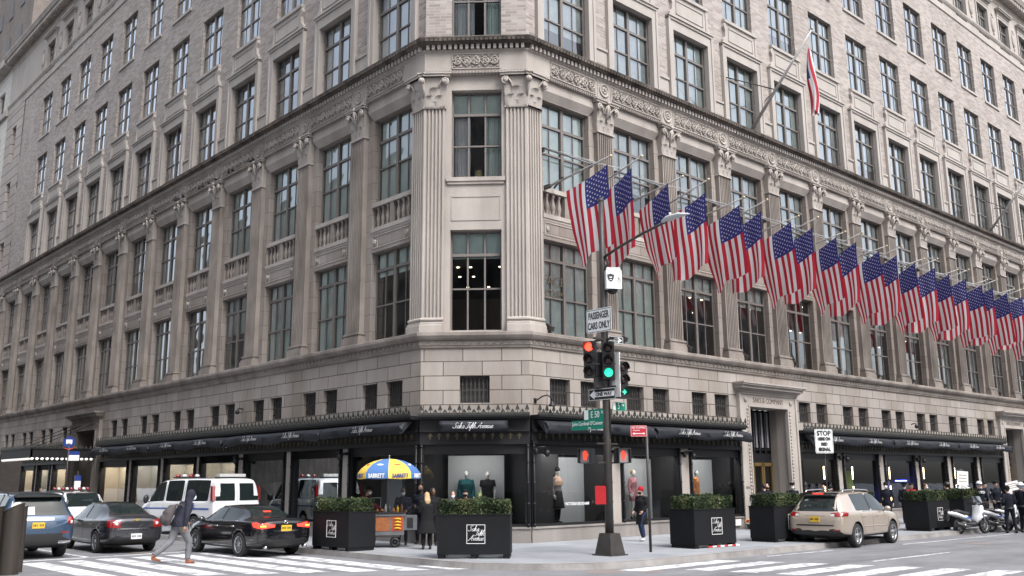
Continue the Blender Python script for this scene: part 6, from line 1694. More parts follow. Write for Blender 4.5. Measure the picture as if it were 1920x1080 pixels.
# ------------------------------------------------------------------ people and shop figures
SK = {'light': mat('skin light', (.52,.33,.25), .55), 'mid': mat('skin tan', (.34,.20,.13), .55), 'dark': mat('skin dark', (.13,.075,.05), .5), 'doll': mat('shop figure white', (.62,.60,.58), .4)}
def cloth(name, c, c2=None, rough=.85, bump=.35): return mat(name, c, rough, c2=c2 or tuple(v*.7 for v in c), scale=4, bump=bump, bscale=9, spec=.2)
CL = dict(black=cloth('black cloth', (.012,.012,.014)), navy=cloth('navy cloth', (.011,.013,.022)), navyjk=cloth('dark blue quilted jacket', (.028,.03,.045)), grey=cloth('grey jeans', (.17,.175,.19)), jeans=cloth('blue jeans', (.03,.05,.11)),
  burg=cloth('burgundy cloth', (.10,.012,.02)), red=cloth('red cloth', (.42,.015,.03)), yellow=cloth('yellow cloth', (.65,.42,.03)), teal=cloth('dark teal cloth', (.02,.10,.11)), tan=cloth('tan cloth', (.38,.27,.16)), orange=cloth('orange cloth', (.55,.22,.08)),
  pink=cloth('pink sequin cloth', (.45,.20,.22), rough=.4), lilac=cloth('greyish lilac cloth', (.22,.18,.20)), peach=cloth('peach cloth', (.50,.33,.24)), white=cloth('white cloth', (.6,.6,.6)), green=cloth('green cloth', (.12,.20,.08)),
  brownshoe=mat('rust brown leather', (.24,.075,.03), .5), blackshoe=mat('black leather', (.012,.012,.012), .4), whiteshoe=mat('white trainer', (.65,.65,.65), .5), mask=mat('pale face mask', (.68,.73,.78), .7), helmet=mat('white helmet', (.62,.65,.70), .25, coat=1),
  blonde=mat('blonde hair', (.50,.36,.19), .6, c2=(.33,.22,.10), scale=30), darkhair=mat('dark hair', (.015,.011,.009), .5), brownhair=mat('brown hair', (.08,.045,.025), .5), greyhair=mat('grey hair', (.35,.34,.33), .6), pack=cloth('dark grey rucksack', (.085,.075,.078)), paper=mat('paper placard', (.7,.72,.75), .7))
def remesh(b, name, m, parent, vox=.02, extra=None, sm=2):
    me = b.mesh('t', m); bm = bmesh.new(); bm.from_mesh(me); bmesh.ops.recalc_face_normals(bm, faces=bm.faces); bm.to_mesh(me); bm.free()
    o = bpy.data.objects.new('t', me); col.objects.link(o)
    r = o.modifiers.new('r', 'REMESH'); r.mode = 'VOXEL'; r.voxel_size = vox; r.use_smooth_shade = True
    if sm: k = o.modifiers.new('k', 'SMOOTH'); k.iterations = sm; k.factor = .5
    res = evalmesh(o); bpy.data.objects.remove(o)
    if extra is not None and extra.f:
        bm = bmesh.new(); bm.from_mesh(res); e = extra.mesh('e', m); bm.from_mesh(e); bm.to_mesh(res); bm.free()
    res.polygons.foreach_set('use_smooth', [True]*len(res.polygons)); res.name = name
    if not res.materials: res.materials.append(m)
    return link(name, res, parent)
BASE = dict(pel=(0,0,.95), wst=(0,0,1.10), chs=(.01,0,1.32), nck=(-.005,0,1.49), hed=(.02,0,1.635),
   shL=(-.01,.185,1.43), elL=(-.04,.245,1.15), wrL=(.03,.25,.90), shR=(-.01,-.185,1.43), elR=(-.04,-.245,1.15), wrR=(.03,-.25,.90),
   hiL=(0,.09,.92), knL=(.02,.10,.50), anL=(-.03,.11,.09), hiR=(0,-.09,.92), knR=(.02,-.10,.50), anR=(-.03,-.11,.09))
def lerp(a, b, t): return Vector(a)*(1-t)+Vector(b)*t
def hand(e, wr, d, side, curl=.5, grip=False):
    """palm and five fingers; d = forearm direction"""
    d = Vector(d).normalized(); up = Vector((1,0,0)) if abs(d.x) < .8 else Vector((0,0,1))
    th = (up-d*up.dot(d)).normalized()           # thumb side
    n = d.cross(th)*(1 if side == 'L' else -1)    # inwards to the palm
    W = Vector(wr); e.smooth = True
    e.tube([W-d*.015, W+d*.03, W+d*.085], [(.024,.018),(.038,.016),(.040,.013)], 8, sq=tuple(th))
    for k, L in enumerate((.070,.080,.074,.058)):
        o = W+d*.082+th*(.029-.019*k); a = curl*(1.0+.12*k)
        p1 = o+(d*math.cos(a*.6)-n*-math.sin(a*.6)*-1*0+n*math.sin(a*.6))*L*.42; p2 = p1+(d*math.cos(a*1.4)+n*math.sin(a*1.4))*L*.32; p3 = p2+(d*math.cos(a*2.1)+n*math.sin(a*2.1))*L*.26
        e.tube([o-d*.012, p1, p2, p3], [.0095,.009,.008,.006], 6)
    o = W+d*.025+th*.030; e.tube([o, o+(d*.6+th*.7+n*.3).normalized()*.035, o+(d*.85+th*.4+n*.5).normalized()*.066], [.013,.010,.007], 6)
def person(label, x, y, rz, z=.15, h=1.72, pose=None, skin='light', top='black', legs='navy', shoes='blackshoe', hem=.88, hair='darkhair', hat=None, mask=None, hood=None, sleeve=True, flare=0, vox=.022, cat='person', name='person', group=None, slim=1.0, haircut='short', face=True, curl=.5, long_hem=None, collar=True):
    J = dict(BASE); J.update(pose or {}); J = {k: Vector(v) for k, v in J.items()}
    t = thing(name, label, cat, (x, y, z), rz, group); s = h/1.745; t.scale = (s, s, s)
    sk = SK[skin]
    H = J['hed']; hd = (H-J['nck']).normalized()
    # body
    b = MB(); b.smooth = True
    b.ball(tuple(H+Vector((0,0,.02))), (.092,.075,.108), 12, 10); b.ball(tuple(H+Vector((.028,0,-.055))), (.058,.052,.055), 10, 8)
    b.tube([H+Vector((.085,0,.03)), H+Vector((.104,0,-.018)), H+Vector((.082,0,-.03))], [.010,.016,.010], 6)
    for sg in (-1, 1): b.ball(tuple(H+Vector((-.005, sg*.076, 0))), (.022,.012,.032), 6, 5)
    b.tube([J['chs'], J['nck'], H+Vector((-.01,0,-.05))], [.07,.052,.050], 8)
    W_ = slim
    b.tube([J['pel']-Vector((0,0,.06)), J['pel'], J['wst'], J['chs'], J['nck']-Vector((0,0,.06))], [(.14*W_,.10),(.155*W_,.11),(.125*W_,.095),(.155*W_,.105),(.09,.07)], 12, sq=(0,1,0))
    ex = MB(); ex.smooth = True
    for S_ in 'LR':
        b.tube([lerp(J['chs'],J['sh'+S_],.6)+Vector((0,0,.03)), J['sh'+S_], lerp(J['sh'+S_],J['el'+S_],.5), J['el'+S_], lerp(J['el'+S_],J['wr'+S_],.4), J['wr'+S_]], [.05,.05,.043,.036,.034,.022], 8)
        b.tube([J['hi'+S_]+Vector((0,0,.04)), lerp(J['hi'+S_],J['kn'+S_],.4), J['kn'+S_], lerp(J['kn'+S_],J['an'+S_],.35), J['an'+S_]], [.085*W_,.075*W_,.05,.05,.033], 8)
        hand(ex, J['wr'+S_], J['wr'+S_]-J['el'+S_], S_, curl)
    remesh(b, 'body', sk, t, vox*.8, ex, 1)
    # face
    if face and not hood == 'back':
        b = MB(); b.smooth = True
        for sg in (-1, 1): b.ball(tuple(H+Vector((.083, sg*.030, .018))), (.010,.014,.008), 6, 5)
        b.build('eye', mat('eye dark', (.02,.015,.012), .3) if 'eye dark' not in bpy.data.materials else bpy.data.materials['eye dark'], t)
        b = MB(); b.smooth = True; b.ball(tuple(H+Vector((.080, 0, -.062))), (.010,.024,.006), 6, 5); b.build('mouth', bpy.data.materials.get('lips') or mat('lips', (.28,.10,.09), .5), t)
    if mask:
        b = MB(); b.smooth = True; b.ball(tuple(H+Vector((.045,0,-.045))), (.066,.062,.058), 12, 9); b.build('face_mask', CL[mask], t)
    # trousers
    b = MB(); b.smooth = True
    b.tube([J['pel']-Vector((0,0,.10)), J['pel']-Vector((0,0,.02)), J['wst']-Vector((0,0,.04))], [(.155*W_,.115),(.17*W_,.125),(.14*W_,.105)], 12, sq=(0,1,0))
    for S_ in 'LR':
        b.tube([J['hi'+S_]+Vector((0,0,.05)), lerp(J['hi'+S_],J['kn'+S_],.35), J['kn'+S_], lerp(J['kn'+S_],J['an'+S_],.5), J['an'+S_]+Vector((0,0,.02))], [.10*W_,.092*W_,.068*W_,.062*W_,.052*W_], 10)
    remesh(b, 'trousers', CL[legs], t, vox)
    # shoes
    for S_ in 'LR':
        a = J['an'+S_]; b = MB(); b.smooth = True; fz = a.z-.09; k = J['kn'+S_]
        lift = .0 if fz < .03 else .5
        b.tube([a+Vector((-.045,0,-.045)), a+Vector((.0,0,-.048)), a+Vector((.09,0,-.058-.05*lift)), a+Vector((.165,0,-.064-.10*lift))], [(.030,.032),(.038,.042),(.043,.030),(.030,.020)], 8, sq=(0,1,0)); b.tube([a+Vector((-.01,0,-.03)), a+Vector((0,0,.03))], [.042,.040], 8)
        b.build('shoe', CL[shoes], t)
    # jacket or coat
    b = MB(); b.smooth = True
    hemz = hem; P = [Vector((J['pel'].x, J['pel'].y, hemz))]; Rr_ = [((.175+flare)*W_, (.135+flare)*W_)]
    if hemz < .8: P.append(Vector((J['pel'].x, J['pel'].y, .86))); Rr_.append((.18*W_, .135*W_))
    P += [J['pel']+Vector((0,0,.03)), J['wst'], J['chs'], J['nck']-Vector((0,0,.05)), J['nck']+Vector((0,0,.02 if collar else -.02))]; Rr_ += [(.17*W_,.13*W_),(.155*W_,.12*W_),(.185*W_,.13*W_),(.12,.09),(.07,.065)]
    b.tube(P, Rr_, 14, sq=(0,1,0))
    for S_ in 'LR':
        wr = J['wr'+S_] if sleeve else lerp(J['sh'+S_],J['el'+S_],.6)
        pts = [lerp(J['chs'],J['sh'+S_],.5)+Vector((0,0,.04)), J['sh'+S_], lerp(J['sh'+S_],J['el'+S_],.5)] + ([J['el'+S_], lerp(J['el'+S_],J['wr'+S_],.5), lerp(J['el'+S_],J['wr'+S_],.97)] if sleeve else [wr])
        b.tube(pts, [.06*W_,.072*W_,.062*W_]+([.054*W_,.050*W_,.042] if sleeve else [.07]), 10)
    remesh(b, 'coat' if hemz < .8 else 'jacket', CL[top], t, vox)
    # hair / hats
    if hood:
        b = MB(); b.smooth = True; b.ball(tuple(H+Vector((-.022,0,.022))), (.112,.100,.135), 12, 10); b.tube([J['nck']+Vector((-.02,0,-.04)), H+Vector((-.045,0,-.04))], [.10,.09], 10)
        remesh(b, 'hood', CL[top], t, .018)
    elif hair:
        b = MB(); b.smooth = True; b.ball(tuple(H+Vector((-.018,0,.038))), (.096,.086,.105), 12, 10)
        if haircut == 'long': b.tube([H+Vector((-.05,0,.05)), H+Vector((-.075,0,-.06)), J['nck']+Vector((-.07,0,-.02)), J['nck']+Vector((-.08,0,-.12))], [(.08,.06),(.095,.06),(.10,.055),(.06,.03)], 10, sq=(0,1,0))
        remesh(b, 'hair', CL[hair], t, .016, None, 1)
    if hat:
        kind, c = hat
        b = MB(); b.smooth = True; T_ = H+Vector((-.01,0,.06))
        if kind == 'beanie': b.lathe([(.098,-.03),(.102,.0),(.098,.05),(.07,.095),(.03,.115),(0,.12)], 14, tuple(T_))
        elif kind == 'cap8': b.lathe([(.092,0),(.093,.035),(.125,.055),(.128,.07),(.10,.085),(0,.088)], 16, tuple(T_)); b.tube([T_+Vector((.08,-.05,.0)), T_+Vector((.135,0,-.01)), T_+Vector((.08,.05,.0))], [.008,.014,.008], 6); b.ball(tuple(T_+Vector((.095,0,.035))), (.012,.02,.022), 6, 5)
        elif kind == 'cap': b.lathe([(.096,-.01),(.094,.04),(.06,.075),(0,.085)], 14, tuple(T_)); b.tube([T_+Vector((.07,-.05,.005)), T_+Vector((.16,0,-.01)), T_+Vector((.07,.05,.005))], [.008,.016,.008], 6)
        elif kind == 'helmet': b.ball(tuple(H+Vector((-.01,0,.05))), (.135,.122,.125), 14, 10); b.tube([H+Vector((.09,-.08,.03)), H+Vector((.15,0,.02)), H+Vector((.09,.08,.03))], [.01,.018,.01], 6)
        b.build('helmet' if kind == 'helmet' else 'hat', CL[c], t)
        if kind == 'helmet':
            b = MB(); b.smooth = True; b.lathe([(.132,.012),(.134,.045)], 16, tuple(H+Vector((-.01,0,.0))), cap=False); b.build('helmet_band', CL['navy'], t)
    return t, J
def q(**k): return k
IN = (0,0,0)
# 1 man crossing the road
t, J = person('man in dark hooded puffer jacket and grey jeans striding over the crosswalk with a rucksack', -7.84, 2.50, .0, 0, 1.93,
  dict(pel=(0,0,.93), wst=(.06,0,1.08), chs=(.14,0,1.28), nck=(.21,0,1.44), hed=(.28,0,1.565), shL=(.15,.18,1.38), elL=(.02,.23,1.14), wrL=(.22,.20,.98), shR=(.15,-.19,1.38), elR=(.08,-.25,1.10), wrR=(.05,-.24,.86),
       knL=(-.14,.08,.52), anL=(-.52,.09,.20), hiL=(0,.08,.90), knR=(.24,-.09,.50), anR=(.22,-.10,.09), hiR=(.02,-.09,.90)), skin='mid', top='navyjk', legs='grey', shoes='brownshoe', hem=.86, hood=True, mask='mask', vox=.018, slim=1.22)
for zz in (1.0, 1.1, 1.2, 1.3):
    pass
bk = thing('rucksack', 'dark grey rucksack worn by the man on the crosswalk', 'rucksack', (-7.84-.15, 2.50, -.04), 0)
b = MB(); b.smooth = True; b.tube([(-.17,0,1.02),(-.20,0,1.15),(-.15,0,1.33),(-.05,0,1.48),(.02,0,1.53)], [(.12,.06),(.17,.13),(.17,.14),(.14,.10),(.08,.03)], 12, sq=(0,1,0)); b.ball((-.30,0,1.18),(.07,.12,.12)); remesh(b, 'bag', CL['pack'], bk, .02)
b = MB(); b.smooth = True
for sg in (-1, 1): b.tube([(-.03,sg*.11,1.50),(.13,sg*.13,1.56),(.24,sg*.14,1.42),(.18,sg*.16,1.2),(.0,sg*.14,1.08)], .018, 6)
b.build('strap', CL['pack'], bk)
# 2 woman in red hat
person('woman in red knitted hat, long black puffer coat, blue jeans and white shoes', 5.46, -2.06, pi*.98, .15, 1.66, dict(knL=(.10,.09,.50), anL=(.02,.09,.12), knR=(.0,-.08,.50), anR=(-.12,-.08,.10), wrL=(.16,.20,.98), wrR=(.16,-.20,.98), elL=(-.02,.24,1.16), elR=(-.02,-.24,1.16)),
  top='black', legs='jeans', shoes='whiteshoe', hem=.55, flare=.03, slim=1.15, hat=('beanie','red'), mask='black', hair='darkhair')
# 3 blonde woman
person('blonde woman in long black coat and heeled boots seen from behind', -1.45, .20, rad(65), .15, 1.62, dict(wrL=(.20,.14,1.12), elL=(.02,.22,1.14), wrR=(.20,-.14,1.12), elR=(.02,-.22,1.14), hed=(.05,0,1.60)), top='black', legs='black', hem=.48, flare=.09, slim=1.2, hair='blonde', haircut='long')
# 4 vendor
person('food cart vendor in burgundy top with white mask reaching over the cart', -2.28, 2.42, rad(-32), .15, 1.82, dict(wst=(.05,0,1.08), chs=(.14,0,1.28), nck=(.19,0,1.43), hed=(.22,0,1.57), shL=(.15,.18,1.38), shR=(.15,-.19,1.38), elR=(.38,-.24,1.2), wrR=(.60,-.18,1.04), elL=(.30,.2,1.16), wrL=(.46,.1,1.04)), skin='mid', top='burg', legs='black', hat=('cap','black'), mask='mask')
# 5 officers behind the cart
per = 'officers by the food cart'
person('officer in navy jacket with white mask standing just right of the cart pole', -.75, 2.35, rad(-125), .15, 1.70, dict(wrL=(.2,.12,1.05), wrR=(.2,-.12,1.05)), skin='dark', top='navy', legs='navy', mask='mask', hair='darkhair')
person('tall bald officer in navy jacket standing behind the blonde woman', -.1, 2.30, rad(-150), .15, 1.80, dict(wrL=(.2,.12,1.10), wrR=(.2,-.12,1.10)), skin='dark', top='navy', legs='navy', mask='black', hair=None)
person('person with large dark curly hair between the officer and the blonde woman', -.35, 1.35, rad(-110), .15, 1.70, skin='dark', top='black', legs='black', hair='darkhair', haircut='long')
# arm badges
for x, y, z in ((-.93,2.08,1.50),(-.30,2.02,1.60)):
    pass
# faces over the hedge in front of the cut corner
person('woman with pale mask looking over the corner hedge, leftmost of three', .20, 1.05, rad(-130), .15, 1.60, mask='mask', top='lilac', legs='black', hair='brownhair')
person('person in dark cap with face tucked down behind the corner hedge', .45, .75, rad(-140), .15, 1.64, top='burg', legs='black', hat=('cap','black'), mask='black')
person('child in bright green hood behind the corner hedge, rightmost of three', .80, .50, rad(-120), .15, 1.56, top='green', legs='black', hood=True, mask='mask')
# navy pair at main entrance
person('man in navy jacket and black trousers with white trainers facing the main entrance', 13.5, -1.45, rad(60), .15, 1.72, dict(wrL=(.2,.1,1.1), wrR=(.2,-.1,1.1)), top='navy', legs='black', shoes='whiteshoe')
person('man with dark mask beside the man in navy at the main entrance', 14.4, -1.0, rad(-150), .15, 1.74, top='black', legs='black', mask='black', skin='light')
# officer with peaked cap behind the beige car
person('officer with peaked cap and pale mask behind the rear of the beige car', 15.9, -1.2, rad(-140), .15, 1.74, top='navy', legs='navy', hat=('cap8','navy'), mask='mask')
person('person in black with beanie walking behind the beige car roof', 17.6, -1.9, rad(-100), .15, 1.6, top='black', legs='black', hat=('beanie','black'), mask='black')
person('bare headed man with tan face behind the beige car roof', 18.3, -1.2, rad(-130), .15, 1.66, top='navy', legs='black', hair='brownhair', skin='light')
person('officer in dark winter hat beyond the front of the beige car', 20.4, -2.9, rad(-160), .15, 1.72, top='navy', legs='navy', hat=('beanie','black'), mask='mask')
person('officer in peaked cap standing in profile left of the red jacket', 22.7, -2.6, rad(10), .15, 1.70, top='navy', legs='navy', hat=('cap8','navy'), mask='mask')
t, J = person('person in bright red jacket and grey trousers carrying a red shopping bag', 22.3, -3.1, rad(-120), .15, 1.70, dict(knL=(.12,.09,.5), anL=(.1,.09,.1)), top='red', legs='grey', shoes='whiteshoe', hat=('cap','black'), mask=None)
b = MB(); b.prism([(-.16,0),(.16,0),(.13,.40),(-.13,.40)], -.05, .05); b.tube([(-.08,0,.40),(-.06,0,.5),(.06,0,.5),(.08,0,.40)], .008, 4); tag(b.build('shopping_bag', CL['red'], None, (22.02,-3.28,.42), rad(-35)), 'glossy red shopping bag held by the person in the red jacket', 'shopping bag')
# crowd beyond
specs = [ # x,y,rot,h,top,hair,hat,mask,label
 (23.9,-3.0,-100,1.66,'tan','brownhair',None,'mask','person with brown hair and tan coat just behind the hedge left of the placards'),
 (24.6,-3.6,-80,1.62,'black','blonde',None,None,'blonde person in black behind the hedge near the placards'),
 (25.6,-3.9,-110,1.62,'grey','greyhair',None,'mask','grey haired person holding the tall white placard'),
 (26.6,-4.2,-120,1.66,'red','darkhair',None,'mask','dark haired person in red behind the officer with back lettering'),
 (27.8,-4.0,-90,1.70,'navy','brownhair',('cap','black'),None,'person in dark cap at the back of the crowd'),
 (28.4,-4.8,-100,1.68,'black','darkhair',None,'mask','masked person in black between the two lettered officers'),
 (30.0,-5.0,-100,1.70,'grey','darkhair',('beanie','black'),None,'person in black beanie right of the helmet officer'),
 (31.0,-5.6,-120,1.74,'black','brownhair',None,None,'brown haired person near the second entrance'),
 (32.5,-5.2,-90,1.70,'navy','darkhair',('beanie','navy'),'mask','person in navy beanie by the second entrance'),
 (29.2,-3.4,-90,1.66,'lilac','blonde',None,'mask','blonde masked person at the very back of the crowd')]
for x, y, r_, h, tp_, hr, ht, mk, lb in specs:
    person(lb, x, y, rad(r_), .15, h, top=tp_, legs='black', hair=hr, hat=ht, mask=mk, skin='light', vox=.028, group='people in the crowd by the shop windows')
# placards
for lb, x, y, z, w_, h_, a in (('tall white paper placard held above the crowd', 25.2,-4.1,1.75,.50,.62,.08),('small white placard held low in the crowd', 24.9,-4.2,1.42,.55,.36,.5),('wide white placard at the right of the crowd', 28.0,-5.2,1.50,.6,.4,-.2)):
    t = thing('placard', lb, 'placard', (x, y, z), -.7, 'placards held in the crowd'); t.rotation_euler = (0, a, -.7)
    b = MB(); b.box(-w_/2,w_/2,-.01,.01,0,h_); b.build('sheet', CL['paper'], t)
    b = MB()
    for k in range(3): b.box(-w_*.35,w_*.35,-.014,-.01,h_*(.25+.22*k),h_*(.25+.22*k)+.03)
    b.build('writing_lines', CL['tan'], t)
# officers in the street by the scooters
def officer(label, x, y, r_, h, hat, back=None, z=0, pose=None, top='navy'):
    t, J = person(label, x, y, rad(r_), z, h, pose or dict(wrL=(.12,.26,.98), wrR=(.12,-.26,.98)), top=top, legs='navy', hat=hat, hair='darkhair', group='officers by the scooters', hem=.90)
    b = MB(); b.smooth = True; b.lathe([(.175,.90),(.178,.96)], 16, (J['pel'].x,0,0)); b.build('belt', CL['blackshoe'], t)
    if back:
        o = text_obj('lettering', back, .14, M['letter'], t, (-.150, 0, 1.34), -pi/2, .002, sx=.9, bold=.006)
    for sg in (-1, 1):
        b = MB(); b.smooth = True; b.ball((-.0, sg*.262, 1.30), (.030,.012,.042), 8, 6); b.build('arm_badge', M['letter'], t)
    return t
officer('officer with white NYPD lettering on the back and dark helmet behind the hedge', 21.0, -5.2, 35, 1.72, ('helmet','blackshoe'), 'NYPD', .15)
officer('officer in white and blue helmet leaning over the first scooters', 22.2, -6.0, 30, 1.74, ('helmet','helmet'), 'NYPD', .15)
officer('officer in dark hood behind the scooters', 23.3, -6.2, -120, 1.76, ('beanie','black'), None, .15)
officer('officer in plain dark jacket and cap with back to the camera, standing in the road', 20.35, -7.75, 45, 1.72, ('beanie','black'), None, 0, dict(wrL=(.22,.14,1.02), wrR=(.22,-.14,1.02), anL=(-.03,.17,.09), anR=(-.03,-.17,.09), knL=(.02,.14,.5), knR=(.02,-.14,.5)))
officer('tall officer in white and blue helmet at the right edge of the photo', 21.0, -8.0, -20, 1.84, ('helmet','helmet'), None, 0)
officer('masked officer in visor helmet bending behind the rear scooters', 22.6, -7.0, -140, 1.5, ('helmet','helmet'), None, 0)
# people by the side street entrance
person('person in bright yellow jacket standing by the side street entrance', -3.0, 24.3, rad(-60), .15, 1.76, top='yellow', legs='black', hair='darkhair', vox=.028)
person('person in dark coat left of the yellow jacket by the side street entrance', -2.6, 27.6, rad(-90), .15, 1.72, top='black', legs='black', hair='darkhair', vox=.028, hem=.7)
person('person in black coat walking under the side street marquee', -2.4, 33.0, rad(-90), .15, 1.72, top='black', legs='black', hair='brownhair', vox=.028, hem=.7)

# shop window figures ------------------------------------------------
def figure(label, f, u, d, rz, z=.66, h=1.72, **k):
    p = P3(f, u, d); return person(label, p[0], p[1], rz+FR[f][1]-pi/2, z, h, skin='doll', cat='mannequin', name='mannequin', group='shop window figures', mask=None, face=False, **k)
figure('bald shop figure in dark green cape over teal, left in the cut corner window', 'C', 1.42, .95, .15, h=1.72, top='teal', legs='green', hair=None, hem=.75, flare=.05, slim=1.15)
figure('bald shop figure in black wrap top, right in the cut corner window', 'C', 2.12, .95, -.15, h=1.70, top='black', legs='black', hair=None, hem=.72, flare=.05, slim=1.2, sleeve=False)
figure('shop figure in black knit hat, peach cape and long black skirt', 'R', 4.55, .85, .25, h=1.80, top='lilac', legs='black', hair=None, hat=('beanie','black'), hem=.45, flare=.02)
b = MB(); b.smooth = True; b.tube([(0,0,1.20),(0,0,1.34),(.0,0,1.46),(0,0,1.53)], [(.235,.16),(.24,.17),(.16,.12),(.08,.07)], 14, sq=(1,0,0)); tag(remesh(b, 'cape', CL['peach'], None, .022), 'peach cape on the shoulders of the figure in the knit hat', 'cape'); o = bpy.data.objects[[q_.name for q_ in col.objects if q_.name.startswith('cape')][-1]]; o.location = (4.55,.85,.70)
b = MB(); b.smooth = True; b.lathe([(.17,1.08),(.25,.55),(.27,.50),(.25,.50)], 18); o = b.build('skirt', CL['black'], None, (4.55,.85,.66)); tag(o, 'long black skirt on the figure in the knit hat', 'skirt')
figure('shop figure in pink sequin dress with yellow scarf and tan coat', 'R', 8.5, .85, .2, h=1.76, top='pink', legs='white', hair='blonde', hem=.66, flare=.03)
figure('shop figure in orange coat behind the planter hedge', 'R', 12.3, .85, .3, h=1.76, top='orange', legs='orange', hair=None, hem=.6, flare=.04)
figure('shop figure in patterned top and yellow skirt beside the lime panel', 'R', 23.3, .8, .3, h=1.72, top='lilac', legs='yellow', hair=None, hem=.9)
figure('shop figure with bald pale head beside the fourth light tube', 'R', 31.5, .8, .3, h=1.72, top='pink', legs='yellow', hair=None, hem=.9)
# ------------------------------------------------------------------ flags
M['f_red'] = mat('flag red', (.42,.015,.035), .8); M['f_white'] = mat('flag white', (.66,.65,.66), .8); M['f_blue'] = mat('flag blue', (.03,.032,.17), .8)
for k in ('f_red','f_white','f_blue'):  # thin cloth lets some light through
    m = M[k]; n = m.node_tree; b = n.nodes['Principled BSDF']; o_ = n.nodes['Material Output']
    tl = N(n, 'ShaderNodeBsdfTranslucent'); tl.inputs[0].default_value = b.inputs['Base Color'].default_value
    mx = N(n, 'ShaderNodeMixShader'); mx.inputs[0].default_value = .25; n.links.new(b.outputs[0], mx.inputs[1]); n.links.new(tl.outputs[0], mx.inputs[2]); n.links.new(mx.outputs[0], o_.inputs[0])
M['steelpole'] = mat('painted steel flagpole', (.36,.35,.34), .4, .3); M['gold'] = mat('gold ball finial', (.50,.43,.28), .4, .4); M['cable'] = mat('white cable', (.5,.5,.51), .5)
def flag_mesh(seed, hoist=1.75, fly=2.68, sl=.60):
    """local: hoist runs along -y from 0, fly hangs down; returns cloth mesh + stars mesh"""
    r = random.Random(seed); NU, NV = 39, 34
    ph = [r.uniform(0, 6) for _ in range(6)]; lean = r.uniform(.0, .6); curl = r.uniform(.0, .45); sw = r.uniform(-.08, .18)
    def pt(u, v, off=0):
        a = .015+.055*v**1.1
        x = a*math.sin(u*9+ph[0]+v*1.2)+.6*a*math.sin(u*17+ph[1]-v*2.)+lean*v*v+sw*v*u
        wgt = max(0, v-.55)/.45
        x += curl*wgt*max(0,(.35-u))*2.2*math.sin(wgt*2.2)
        y = -(u*hoist*(1-.07*v)+.04*math.sin(v*5+ph[2])+.07*v*math.sin(u*6+ph[3]))-.12*v*curl
        z = -fly*v*(1-.03*math.sin(u*8+ph[4]))+sl*u-.07*math.sin(pi*u)*(1-v)+.05*v*math.sin(u*11+ph[5])
        return Vector((x+off, y, z))
    b = MB([0]*3); b.smooth = True
    g = [[b.addv(pt(i/NU, j/NV)) for j in range(NV+1)] for i in range(NU+1)]
    for i in range(NU):
        st = int((i+.5)/NU*13)   # stripe index from the inner edge; outer stripes hold the canton
        for j in range(NV):
            u, v = (i+.5)/NU, (j+.5)/NV
            b.mi = 2 if (u > 6/13 and v < .40) else (0 if st % 2 == 0 else 1)
            b.face((g[i][j], g[i+1][j], g[i+1][j+1], g[i][j+1]))
    cl = b.mesh('flag', [M['f_red'], M['f_white'], M['f_blue']])
    b = MB()
    for row in range(11):          # along the fly
        for q in range(9):
            if (row+q) % 2: continue
            v = .40*(row+1)/12; u = 6/13+7/13*(q+1)/10
            for off in (-.012, .012):
                c = pt(u, v, off); du = (pt(u+.01, v, off)-pt(u-.01, v, off)).normalized(); dv = (pt(u, v+.01, off)-pt(u, v-.01, off)).normalized()
                ps = []
                for k in range(10):
                    a = 2*pi*k/10; rr = .038 if k % 2 == 0 else .017; ps.append(c+du*math.cos(a)*rr+dv*math.sin(a)*rr)
                b.poly(ps)
    return cl, b.mesh('stars', M['f_white'])
FM = [flag_mesh(s) for s in (1, 2, 3, 5, 8, 13, 21, 34, 55, 89, 144)]
def polemesh(L, r0=.045, r1=.026):
    b = MB(); b.smooth = True; b.tube([(0,0,0),(0,-L*.5,0),(0,-L,0)], [r0,(r0+r1)/2,r1], 8); me = b.mesh('pole', M['steelpole'])
    b = MB(); b.smooth = True; b.ball((0,-L-.07,0), .052, 10, 7); b.tube([(0,-L,0),(0,-L-.04,0)], .02, 6); return me, b.mesh('finial', M['gold'])
PM = polemesh(2.95)
names_ = ['first','second','third','fourth','fifth','sixth','seventh','eighth','ninth','tenth','eleventh','twelfth']
nf = 0
